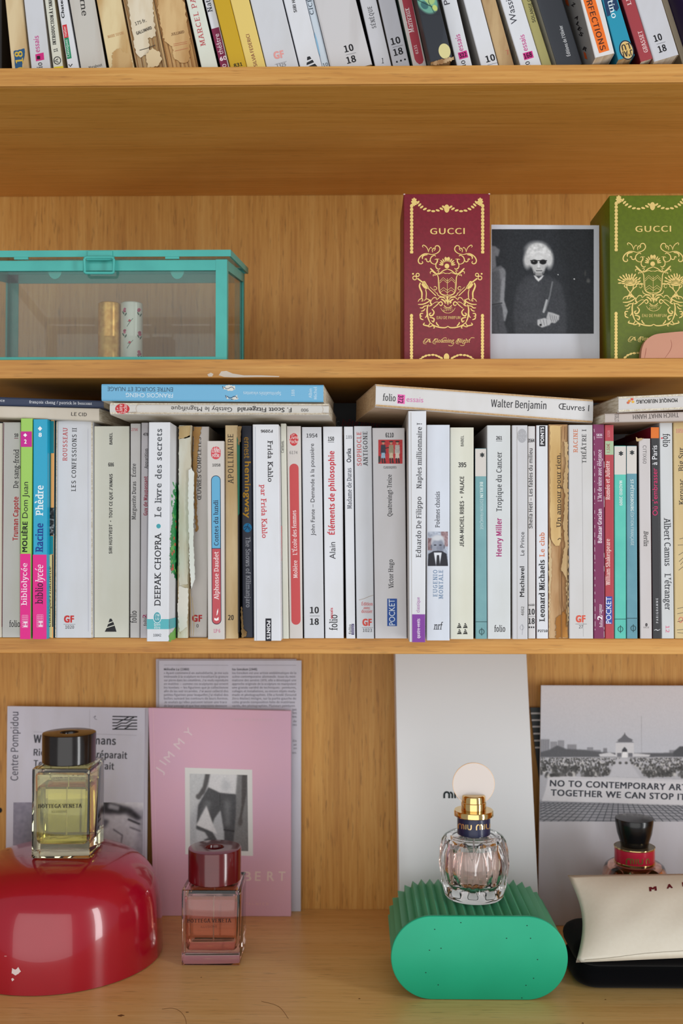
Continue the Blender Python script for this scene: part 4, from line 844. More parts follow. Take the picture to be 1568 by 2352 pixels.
lines(b, 'ring_mark', [ell_pts(131.5, 139, 7.8, 8.4) + [(139.3, 139)]], 1.8, f, K); T_(b, f, [('ring_mark', 'A', 'light', K, 'p', (135, 144), (133.5, 134), 9)]); poly(b, 'yellow_foot', [(123.5, 154), (145, 151.5), (149, 190), (129, 192)], f, (230, 206, 44))
b, f = topbook('slim white spine with a red and green label', 127, 154, 154, 180, w_white, 0.018, texts=[('author', 'Chateaubriand', 'sansx', (40, 40, 46), 'p', (148.5, 41.5), (138, -56), 6.5)])
poly(b, 'red_label', [(143, 58), (153, 55.7), (157.5, 85.5), (147.5, 88)], f, (212, 52, 60)); poly(b, 'green_label', [(147.5, 88), (157.5, 85.5), (164.5, 133.5), (154.5, 136)], f, (34, 142, 98)); T_(b, f, [('label_lettering', 'Hatier', 'cond', (250, 226, 226), 'p', (154, 83.5), (150.8, 60.5), 5.5), ('label_lettering', 'Classiques', 'cond', (222, 244, 234), 'p', (160.5, 131), (155, 91), 6)], 0.0002); lines(b, 'chevron_mark', [[(158, 148), (161.5, 153), (166, 147)]], 2.2, f, K)
b, f = topbook('grey streaked paperback with faint brown stains on the top board', 161, 215, 184.5, 243, noisy((204, 200, 192), (182, 170, 156), 26, (1.5, 1, .12), .7, .42, .62), 0.02, cover=flat((50, 44, 38)), pages=page_old, texts=[('author', 'J. Verne', 'serif', (60, 58, 56), 'p', (176, -58), (188.5, 37), 13), ('publisher_mark', 'Marabout', 'serif', (60, 58, 56), 'p', (204, 159), (235, 151.5), 6)])
ty = aged((230, 210, 164), (200, 164, 110), 30)
b, f = topbook('yellowed book with a torn brown water stain at its foot', 221, 277, 249, 307, ty, 0.02, pages=page_old)
scrap(b, 'bare_spine', [(258, 122), (275, 110), (283, 120), (299, 126), (308, 165), (256, 170)], f, aged((188, 146, 90), (206, 172, 120)), 0.0002, 0.0002, 1.4, 5, 3); T_(b, f, [('faded_lettering', 'MARIE SUSINI', 'serif', (200, 150, 100), 'p', (248, 88), (285, 78), 6)])
def folds(b, f, x0, x1, dx, col, n, seed=1, y0=-60, y1=180):
    rnd = random.Random(seed)
    for k in range(n):
        t = (k + .5) / n; x = x0 + (x1 - x0) * t
        lines(b, 'page_fold', [[(x + dx * (y - 150) / 150 + rnd.uniform(-.6, .6), y) for y in range(y0, y1, 24)]], rnd.uniform(1.2, 2.4), f, col[k % len(col)], 0.00025 + 0.0001 * (k % 3), smooth=2)
br = [(150, 104, 56), (196, 156, 100), (120, 82, 44), (210, 176, 124)]
b, f = topbook('torn book with a price and a hanging paper flap on its spine', 285, 350, 312, 383, aged((186, 158, 118), (150, 116, 74), 40), 0.02, pages=page_old)
folds(b, f, 314, 382, 30, br, 12, 2)
scrap(b, 'spine_paper', [(288, -70), (342, -70), (356, 60), (358, 85), (340, 90), (345, 120), (322, 134), (312, 120), (303, 70), (294, 10)], f, aged((230, 218, 194), (208, 186, 150), 36), 0.0007, 0.0004, 1.2, 7, 4)
scrap(b, 'paper_flap', [(337, 126), (350, 114), (366, 121), (373, 138), (362, 156), (340, 158)], f, flat((222, 200, 160), .8), 0.0018, 0.0008, 1.0, 5, 5)
T_(b, f, [('price', '175 fr.', 'cond', (70, 64, 58), 'p', (312, 60), (337.5, 51.5), 7.5), ('publisher_mark', 'GALLIMARD', 'condb', (70, 64, 58), 'p', (315, 82), (350, 68), 7)], 0.0013); lines(b, 'rule', [[(321, 117), (340, 112), (357, 105)]], 1.4, f, (50, 46, 42), 0.0013)
b, f = topbook('torn tan book with brown folded pages showing at its foot', 353, 423, 384, 454, aged((206, 162, 106), (172, 124, 72), 44), 0.02, pages=page_old)
folds(b, f, 384, 454, 30, br, 15, 5)
scrap(b, 'spine_paper', [(352, -70), (408, -70), (425, 20), (438, 100), (434, 140), (420, 146), (402, 138), (396, 108), (378, 96), (366, 40)], f, aged((220, 186, 134), (188, 144, 90), 36), 0.0007, 0.0004, 1.5, 7, 7)
lines(b, 'rule', [[(399, 103), (430, 97)], [(399, 107), (430, 101)], [(402, 119), (432, 112)]], 0.9, f, (190, 110, 80), 0.0013); T_(b, f, [('faded_lettering', 'JULLIARD', 'serif', (120, 80, 50), 'p', (394, 84), (424, 77), 6)], 0.0013)
b, f = topbook('pale mint white spine with thin red capitals', 425, 465, 461, 499.5, paper((226, 230, 218)), 0.02, cover=flat((40, 34, 30)), texts=[('author', 'MARCEL PAGNOL', 'wideserif', (196, 92, 96), 'p', (472.5, 105), (434, -62), 11.5)])
b, f = topbook('slim white spine with a maroon lower half numbered 60', 468, 490, 505.5, 526, w_white, 0.02, cover=flat((40, 34, 40)), texts=[('author', 'Nathalie', 'serif', (56, 58, 70), 'p', (488.5, 27), (473, -40), 11)])
poly(b, 'maroon_foot', [(485, 67), (502.5, 62), (530, 180), (514, 184)], f, (132, 40, 76)); T_(b, f, [('series_title', 'théâtre', 'sans', (244, 224, 234), 'p', (513.5, 124), (502, 77), 11), ('spine_number', '60', 'sansx', (250, 236, 244), 'p', (506, 141), (521.5, 136.5), 9), ('publisher_mark', 'folio', 'serif', (240, 220, 230), 'p', (526, 178), (518.5, 146), 12)], 0.0002)
b, f = topbook('mustard yellow spine numbered 831', 490.5, 527, 527.5, 565.5, flat((206, 166, 18), .45), 0.016, texts=[('spine_number', '831', 'condb', (40, 34, 20), 'p', (537.5, 155), (557, 151), 8)])
b, f = topbook('pale yellow spine with maroon lettering', 527.5, 573, 566, 609.5, flat((234, 206, 116), .5), 0.016, texts=[('author', 'SILVIA FEDERICI', 'cond', (130, 56, 60), 'p', (591, 152), (572, 78), 7.8)])
b, f = topbook('wide white paperback with a faded pink mark numbered 1325', 574, 648.5, 611, 685, w_cool, 0.016)
T_(b, f, [('publisher_mark', 'GF', 'black', (236, 164, 160), 'p', (630, 136.5), (653, 132), 16), ('spine_number', '1325', 'serif', (110, 110, 116), 'p', (636, 156), (657, 151.5), 8)]); lines(b, 'rule', [[(631, 148), (658, 141)]], 0.9, f, (150, 150, 156))
b, f = topbook('cool white spine with a black striped tower mark', 651, 702, 688, 738.5, w_white, 0.018, texts=[('author', 'SIRI HUSTVEDT', 'condb', K, 'p', (682, 28), (668.5, -45), 7)])
for q in ([(705, 131), (711, 129), (715, 135), (705, 139)], [(704, 144), (717.5, 137), (721, 143), (704, 150)], [(704.5, 154), (723, 146), (729, 153), (735, 175), (712, 180)]): poly(b, 'publisher_mark', q, f, (40, 42, 48))
b, f = topbook('slim bluish white spine numbered 10', 703, 719.5, 739, 756, paper((206, 218, 230)), 0.018, texts=[('author', 'CICÉRON', 'serif', (70, 80, 92), 'p', (721, 33), (706, -45), 9), ('spine_number', '10', 'serif', (70, 74, 84), 'p', (742.5, 154), (753.5, 151), 8)])
lines(b, 'blue_smudge', [[(722, 75), (728, 100), (735, 130)]], 4, f, (140, 184, 214), smooth=3, taper=.1)
b, f = topbook('widest white spine on the top board with ten over eighteen', 720, 816.5, 757, 855.5, noisy((210, 208, 210), (196, 192, 192), 30, (1.5, 1, .2), .5, .5, .7), 0.016, cover=flat((26, 26, 40)), r=0.0015)
ten18(b, f, 792, 813, 121, 147, 15, (5.5, -5.5))
b, f = topbook('white spine with small serif capitals and an italic 1', 825.5, 864.5, 860.5, 898.5, paper((206, 206, 212)), 0.018, cover=flat((40, 38, 44)), texts=[('author', 'SÉNÈQUE', 'wideserif', (62, 62, 68), 'p', (864, 64), (853, 14), 9.5), ('spine_number', '1', 'ital', (60, 60, 66), 'p', (876.5, 146), (881.5, 145), 12)])
b, f = topbook('pale spine with ten over eighteen and three square dots', 868, 908, 902, 941, paper((198, 198, 206)), 0.018, cover=paper((180, 170, 160)))
ten18(b, f, 899, 920.5, 104, 129, 15, (6, -5.5), 3)
b, f = topbook('white spine with a rounded dark red panel', 914.5, 946.5, 948, 979.5, paper((212, 204, 200)), 0.014, cover=flat((70, 90, 80)))
poly(b, 'red_panel', [(908, -70), (930, -74), (972.5, 138), (970, 145), (963, 148), (956, 143), (952, 136)], f, (176, 62, 76)); T_(b, f, [('author', 'Marivaux', 'serif', (248, 228, 228), 'p', (951, 74), (938.5, 17), 12), ('spine_number', '6131', 'cond', (246, 220, 222), 'p', (961, 123), (956, 103), 6.5)], 0.0002)
# black illustrated spine
b, f = topbook('black worn spine with a green round picture and a pale yellow spot', 955, 1004, 990, 1043, noisy((46, 50, 58), (70, 78, 90), 20, (1.4, 1, .3), .45, .5, .72), -0.006, cover=flat((36, 40, 30)), pages=page_old)
p = Pic(968, 1018, -30, 34, 1.0, (46, 50, 58)); p.ell(993, 4, 25, 27, (110, 170, 150)); p.ell(1000, -4, 13, 15, (170, 200, 130)); p.ell(984, 12, 9, 9, (60, 110, 110)); p.ell(988, -12, 6, 5, (206, 214, 160)); p.line([(970, 0), (990, 10), (1012, 20)], 2, (30, 60, 60)); p.line([(1000, -20), (996, 5), (1004, 30)], 1.6, (40, 70, 60)); p.ell(1008, 18, 6, 7, (196, 210, 120)); p.put(b, 'picture', f, .00008, [(950, -30), (996, -30), (1011, 34), (965, 34)])
poly(b, 'yellow_spot', ell_pts(1020.5, 117.5, 13.5, 17.5, -12), f, (222, 212, 152), 0.0001)
scrap(b, 'worn_corner', [(993, 144), (1010, 138), (1041, 131), (1043, 138), (1020, 146), (995, 150)], f, aged((200, 170, 130), (150, 110, 70)), 0.0003, 0.0004, 1.1, 4, 9)
b, f = topbook('white spine with a magenta label between the black illustrated spine and a grey sided one', 1014, 1048, 1048.5, 1084, w_white, 0.014, cover=paper((190, 186, 184)), texts=[('author', 'Platon', 'sans', (60, 60, 70), 'p', (1033, 9), (1018, -50), 13), ('series_title', 'essais', 'cond', MAG, 'p', (1064, 116), (1055.5, 78), 11), ('publisher_mark', 'folio', 'serif', K, 'p', (1074, 172), (1067, 138), 12)])
poly(b, 'magenta_label', [(1051, 121.5), (1071, 115.5), (1075, 131.5), (1055, 137)], f, (214, 52, 140)); T_(b, f, [('label_lettering', '322', 'condb', (50, 16, 40), 'p', (1056, 134), (1072.5, 129), 10)], 0.0002)
b, f = topbook('white spine with a grey side and the figure ten at its foot', 1066, 1102, 1104, 1144, w_white, 0.014, cover=paper((170, 166, 162)), left=paper((176, 174, 172)))
ten18(b, f, 1117, 1138, 144, 170, 14.5, (6, -6))
b, f = topbook('mottled old tan spine with a faint red 7', 1104.5, 1137.5, 1145.5, 1180.5, aged((200, 170, 126), (160, 124, 84), 40), 0.014, cover=flat((70, 52, 40)), pages=page_old, texts=[('spine_number', '7', 'serif', (190, 110, 90), 'p', (1163, 126), (1170, 124), 10)])
b, f = topbook('white spine with magenta label and page edge showing, left of the olive spine', 1150, 1196, 1194.5, 1243.5, w_white, 0.014, cover=page_old, left=page_white, texts=[('author', 'Wassily', 'sans', (60, 62, 72), 'p', (1188.5, 52.5), (1171, -18), 15), ('series_title', 'essais', 'cond', MAG, 'p', (1212, 116), (1203, 79), 11), ('publisher_mark', 'folio', 'serif', K, 'p', (1223, 172), (1215, 140), 13)])
poly(b, 'magenta_label', [(1200, 122.5), (1221.5, 116.5), (1225.5, 132), (1204, 138.5)], f, (214, 52, 140)); T_(b, f, [('label_lettering', '168', 'condb', (50, 16, 40), 'p', (1204.5, 135.5), (1222.5, 130), 11)], 0.0002)
b, f = topbook('slim olive spine with small black capitals', 1198, 1217, 1244.5, 1267, flat((172, 164, 104), .5), 0.014, cover=paper((200, 196, 176)), texts=[('author', 'SOLANGE CHOUDANT', 'cond', (54, 52, 36), 'p', (1230, 51), (1206, -52), 7.5)])
b, f = topbook('charcoal spine with small white lettering', 1232.5, 1291, 1278.5, 1338, flat((60, 64, 72), .45), 0.012, left=paper((196, 192, 176)), texts=[('publisher_mark', "Éditions de l'Olivier", 'condb', (232, 234, 238), 'p', (1310, 128), (1290.5, 58), 7.5)])
# white spine with the orange label; its side cover carries black and orange letters
b, f = topbook('protruding white spine with an orange label of black capitals', 1333, 1381, 1370.5, 1418, paper((226, 224, 224)), -0.012, left=paper((150, 148, 146)), depth=0.13)
poly(b, 'orange_label', [(1318, -70), (1346, -77), (1399, 115.5), (1375.5, 122.5)], f, (240, 116, 38)); T_(b, f, [('title', 'LES PERFECTIONS', 'cond', (74, 36, 24), 'p', (1326, -66), (1379, 117), 12.5)], 0.0002)
fs = quad_map(atY(1333, 0, -0.012), atY(1370.5, 150, -0.012), atY(1333, 0, -0.012) + Vector((0, 0.1, 0)))
for i, (ch, y) in enumerate((('Z', 12), ('A', 42), ('L', 56), ('E', 68), ('S', 80), ('R', 114))): put_text(b, 'cover_lettering', ch, 'sansx', (34, 32, 34), (1308 + y * .26, y), (1314 + y * .28, y + 4), 8, fs, 0.0002)
poly(b, 'cover_orange', [(1297, -4), (1304, 0), (1307, 14), (1300, 10)], fs, (214, 92, 40), 0.0002); poly(b, 'cover_orange', [(1340, 118), (1345, 122), (1349, 136), (1343, 134)], fs, (214, 92, 40), 0.0002)
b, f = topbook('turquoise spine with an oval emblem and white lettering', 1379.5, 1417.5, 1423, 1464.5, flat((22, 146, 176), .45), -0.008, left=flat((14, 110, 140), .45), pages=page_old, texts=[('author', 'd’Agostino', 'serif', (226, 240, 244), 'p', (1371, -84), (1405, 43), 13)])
poly(b, 'navy_patch', [(1372, -60), (1398, -60), (1421, 18), (1416, 26), (1407, 20), (1400, 36), (1394, 38)], f, (30, 58, 96), 0.00008)
for rx, ry, c, o in ((16.5, 23, (38, 40, 50), .0001), (13.8, 20.2, (220, 206, 170), .00014), (12.6, 19, (222, 186, 112), .00018)): poly(b, 'emblem', ell_pts(1438.5, 115, rx, ry, -17), f, c, o)
T_(b, f, [('emblem_lettering', 'LU', 'condb', (50, 46, 44), 'p', (1444, 99), (1425.5, 104), 13), ('emblem_lettering', "J'AI", 'condb', (50, 46, 44), 'p', (1451, 113.5), (1428.5, 119), 13)], 0.0003)
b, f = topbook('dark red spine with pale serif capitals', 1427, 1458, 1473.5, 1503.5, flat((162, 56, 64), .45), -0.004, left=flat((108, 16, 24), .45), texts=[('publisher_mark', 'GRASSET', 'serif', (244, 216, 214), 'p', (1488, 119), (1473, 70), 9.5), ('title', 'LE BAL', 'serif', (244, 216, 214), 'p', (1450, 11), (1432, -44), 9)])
b, f = topbook('white torn edged spine with ten over eighteen at the right', 1459, 1519, 1504.5, 1566.5, paper((204, 204, 210)), -0.004, cover=paper((176, 160, 136)), r=0.0012)
ten18(b, f, 1503.5, 1521.5, 97, 122, 15, (10, -6))
b, f = topbook('beige spine beside the dark purple one at the right end', 1521, 1533, 1568, 1582, paper((190, 176, 152)), 0.03, pages=page_old)
b, f = topbook('dark purple spine, last on the top board', 1535, 1590, 1585, 1640, flat((44, 28, 84), .5), 0.004)
# dark book standing upright at the left end, cut by the frame
q = [atY(-60, -300, 0.05), atY(5, -300, 0.05), atY(5, 150, 0.05), atY(-60, 150, 0.05)]; dz = Z_TOP + .0002
for v in q[2:]: v.z = dz
b, f = make_book('black upright book at the left end of the top board', q, (0, .12, 0), flat((28, 24, 24), .5))
# ================================================================ on the middle board
from mathutils.bvhtree import BVHTree
def bvh_map(o):
    ob = origin(o); vs = [v.co + ob for v in o.data.vertices]
    t = BVHTree.FromPolygons(vs, [tuple(p.vertices) for p in o.data.polygons])
    def f(px, py, off=0.0):
        d = ray(px, py); h = t.ray_cast(CAM, d)
        if h[0] is None: return atY(px, py, ob.y)
        n = h[1] if h[1].dot(d) < 0 else -h[1]
        return h[0] + n * off
    return f
# ---------------------------------------------------------------- turquoise glass case with a slanting lid
TEAL = noisy((76, 182, 172), (68, 170, 162), 30, (1, 1, 1), .38, .4, .7)
yf, yr = 0.006, 0.146
xl = atY(-105, 700, yf).x; xr = atY(521, 700, yf).x
zb = Z_MID + 0.0003
zf = atY(500, 596, yf).z; zr = zf + 0.0235
case = thing('display_case', 'turquoise metal framed glass display case with slanting lid and wire clasp', 'display case', ((xl + xr) / 2, (yf + yr) / 2, zb))
wp, tp = 0.0096, 0.0016
def zt(y): return zf + (zr - zf) * (y - yf) / (yr - yf)
for (x, sx) in ((xl, 1), (xr, -1)):
    for (y, sy) in ((yf, 1), (yr, -1)):
        mb = MB(); ring = [(x, y), (x + sx * wp, y), (x + sx * wp, y + sy * tp), (x + sx * tp, y + sy * tp), (x + sx * tp, y + sy * wp), (x, y + sy * wp)]
        mb.add([(a, b, zb) for a, b in ring] + [(a, b, zt(b)) for a, b in ring], [(0, 1, 2, 3, 4, 5), (6, 7, 8, 9, 10, 11)] + [(i, (i + 1) % 6, 6 + (i + 1) % 6, 6 + i) for i in range(6)])
        mb.build('corner_post', TEAL, case)
def rail_x(name, y0, y1, z0, z1): mb = MB(); mb.box(xl + tp, xr - tp, y0, y1, z0, z1); mb.build(name, TEAL, case, bevel=0.0003)
rail_x('top_rail', yf + 0.0002, yf + tp, zf - 0.0092, zf - 0.0002); rail_x('top_rail', yr - tp, yr - 0.0002, zr - 0.0092, zr - 0.0002)
rail_x('bottom_rail', yf + 0.0002, yf + tp, zb, zb + 0.0032); rail_x('bottom_rail', yr - tp, yr - 0.0002, zb, zb + 0.0032)
for x, s in ((xl, 1), (xr, -1)):
    for nm, za, zc in (('top_rail', None, 0.0088), ('bottom_rail', zb, 0.0032)):
        mb = MB(); y0, y1 = yf + 0.001, yr - 0.001
        if za is None: z0, z1, z2, z3 = zt(y0) - zc, zt(y1) - zc, zt(y0) - .0002, zt(y1) - .0002
        else: z0 = z1 = za; z2 = z3 = za + zc
        xa, xb = sorted((x + s * .0002, x + s * tp))
        mb.add([(xa, y0, z0), (xb, y0, z0), (xb, y1, z1), (xa, y1, z1), (xa, y0, z2), (xb, y0, z2), (xb, y1, z3), (xa, y1, z3)], [(0, 1, 2, 3), (4, 5, 6, 7), (0, 1, 5, 4), (1, 2, 6, 5), (2, 3, 7, 6), (3, 0, 4, 7)]); mb.build(nm, TEAL, case)
PANE = pane_mat('case_glass', (242, 246, 244), 0.026)
mb = MB(); mb.box(xl + .003, xr - .003, yf + .0018, yf + .0030, zb + .001, zf - .001); mb.build('front_pane', PANE, case)
mb = MB(); mb.box(xl + .003, xr - .003, yr - .0030, yr - .0018, zb + .001, zr - .001); mb.build('rear_pane', PANE, case)
for x, s in ((xl, 1), (xr, -1)):
    mb = MB(); y0, y1 = yf + .0032, yr - .0032; xa, xb = sorted((x + s * .0018, x + s * .0030))
    mb.add([(xa, y0, zb + .001), (xb, y0, zb + .001), (xb, y1, zb + .001), (xa, y1, zb + .001), (xa, y0, zt(y0) - .001), (xb, y0, zt(y0) - .001), (xb, y1, zt(y1) - .001), (xa, y1, zt(y1) - .001)], [(0, 1, 2, 3), (4, 5, 6, 7), (0, 1, 5, 4), (1, 2, 6, 5), (2, 3, 7, 6), (3, 0, 4, 7)]); mb.build('side_pane', PANE, case)
mb = MB(); mb.box(xl + .003, xr - .003, yf + .0032, yr - .0032, zb + .0012, zb + .0028); mb.build('floor_pane', PANE, case)
# lid: frame of four bars lying on the slant, hinged at the back, resting a little open at the front
lg, lt = 0.0021, 0.0056
x0, x1, y0, y1 = xl - .0034, xr + .0034, yf - .0022, yr + .002
def lz(y): return zf + lg + (zr + 0.0006 - zf - lg) * (y - y0) / (y1 - y0)
def slab_on_slant(name, xa, xb, ya, yb, dz0, dz1, mat, parent):
    mb = MB(); mb.add([(xa, ya, lz(ya) + dz0), (xb, ya, lz(ya) + dz0), (xb, yb, lz(yb) + dz0), (xa, yb, lz(yb) + dz0), (xa, ya, lz(ya) + dz1), (xb, ya, lz(ya) + dz1), (xb, yb, lz(yb) + dz1), (xa, yb, lz(yb) + dz1)], [(0, 1, 2, 3), (4, 5, 6, 7), (0, 1, 5, 4), (1, 2, 6, 5), (2, 3, 7, 6), (3, 0, 4, 7)])
    return mb.build(name, mat, parent)
lid = slab_on_slant('lid', x0, x1, y0, y0 + .0016, 0, lt, TEAL, case)
slab_on_slant('lid_bar', x0, x1, y1 - .0016, y1, 0, lt, TEAL, lid); slab_on_slant('lid_bar', x0, x0 + .0016, y0 + .0016, y1 - .0016, 0, lt, TEAL, lid); slab_on_slant('lid_bar', x1 - .0016, x1, y0 + .0016, y1 - .0016, 0, lt, TEAL, lid)
slab_on_slant('lid_flange', x0 + .0016, x1 - .0016, y0 + .0016, y0 + .008, lt - .0012, lt - .0002, TEAL, lid); slab_on_slant('lid_flange', x0 + .0016, x1 - .0016, y1 - .008, y1 - .0016, lt - .0012, lt - .0002, TEAL, lid)
slab_on_slant('lid_pane', x0 + .0018, x1 - .0018, y0 + .003, y1 - .003, lt - .0028, lt - .0014, pane_mat('lid_glass', (240, 246, 246), .13), lid)  # stronger veil here stands in for the pale reflection under the lid
ff = plane_map((0, y0, zf), (0, -1, 0)); fi = plane_map((0, yf + .0034, zf), (0, -1, 0))
for px in (48, 395):
    mb = MB(); a, c = atY(px - 16, 590, y0), atY(px + 16, 590, y0); mb.box(a.x, c.x, y0 + .0004, y0 + .0022, lz(y0) - .0018, lz(y0) + .001); mb.build('lid_tab', TEAL, lid)
for px in (126, 407):
    mb = MB(); mb.extrude([atY(px + 16 * math.cos(R(180 * i / 12)), 619 + 22 * math.sin(R(180 * i / 12)), yf + .0034) for i in range(13)], (0, .0009, 0)); mb.build('stop_tab', TEAL, case)
mb = MB(); a, c = atY(201, 576, y0 - .0012), atY(258, 595, y0 - .0012); mb.box(a.x, c.x, y0 - .0012, y0 - .0002, c.z, a.z)
clasp = mb.build('clasp', TEAL, case, bevel=.0003)
mb = MB(); a, c = atY(199, 588, y0 - .002), atY(260, 599, y0 - .002); mb.tube([(a.x, y0 - .0018, (a.z + c.z) / 2), (c.x, y0 - .0018, (a.z + c.z) / 2)], .0019, 10); mb.build('clasp_sleeve', TEAL, clasp, smooth=50)
mb = MB(); P = []
for (cx, cy, a0) in ((256, 596, -90), (256, 622, 0), (199, 622, 90), (199, 596, 180)):
    for i in range(5): t = R(a0 + 90 * i / 4); P.append(atY(cx + 5 * math.cos(t), cy + 5 * math.sin(t), y0 - .0035))
mb.tube(P, .00125, 8, True); mb.build('clasp_loop', TEAL, clasp, smooth=True)
# two small tubes in the case
def lathe_obj(name, prof, cx, cy, mats, parent, n=48, smooth=40, fn=None):
    mb = MB(); mb.lathe(prof, cx, cy, n, 0, fn); return mb.build(name, mats, parent, smooth=smooth)
GOLDLEAF = noisy((240, 184, 100), (214, 150, 66), 160, (1, 1, 1), .3, .4, .62); GOLDLEAF.node_tree.nodes['Principled BSDF'].inputs['Metallic'].default_value = .35
zt0 = zb + .0032
for nm, px, lab, mat in (('gold_tube', 251, 'gold foil covered small tube standing inside the glass case', GOLDLEAF), ('floral_tube', 302.5, 'white small tube with pink rose print inside the glass case', flat((226, 222, 212), .3, coat=.3))):
    c = atY(px, 740, .058); h = atY(px, 697, .058).z; r = .00985
    t = thing('lipstick_tube', lab, 'tube', (c.x, .058, zt0), 'small tubes in the glass case')
    lathe_obj('tube_body', [(0, zt0), (r - .0006, zt0), (r, zt0 + .0006), (r, zt0 + .026), (r - .0001, zt0 + .0262), (r, zt0 + .0264), (r, h - .0008), (r - .0008, h), (0, h)], c.x, .058, mat, t)
    if nm == 'floral_tube':
        fm = cyl_map(c.x, .058, r); rnd = random.Random(4)
        for (x, y, s) in ((320, 714, 1), (320, 766, 1), (320, 811, 1), (285.5, 712, .8), (285.5, 762, .8)):
            for k in range(3): ellipse(t, 'rose_print', x + rnd.uniform(-1.6, 1.6), y + rnd.uniform(-4, 4), 3.6 * s, 3.4 * s, fm, ((196, 70, 110), (214, 110, 140), (170, 44, 84))[k], .0001 + k * 2e-5)
            for a in (-5, 6): ellipse(t, 'leaf_print', x + a * .5, y + 8 + a * .3, 1.6, 4.2, fm, (70, 96, 76), .0001, 30 * (1 if a > 0 else -1))
        for (x, y) in ((298.5, 739), (298.5, 789)):
            lines(t, 'sprig_print', [[(x + 7, y - 8), (x, y), (x - 7, y + 11)], [(x, y), (x - 6, y - 1)]], 1.3, fm, (84, 108, 92), .0001, smooth=3); ellipse(t, 'rose_print', x - 1, y - 3, 3, 2.6, fm, (206, 60, 84), .00012)
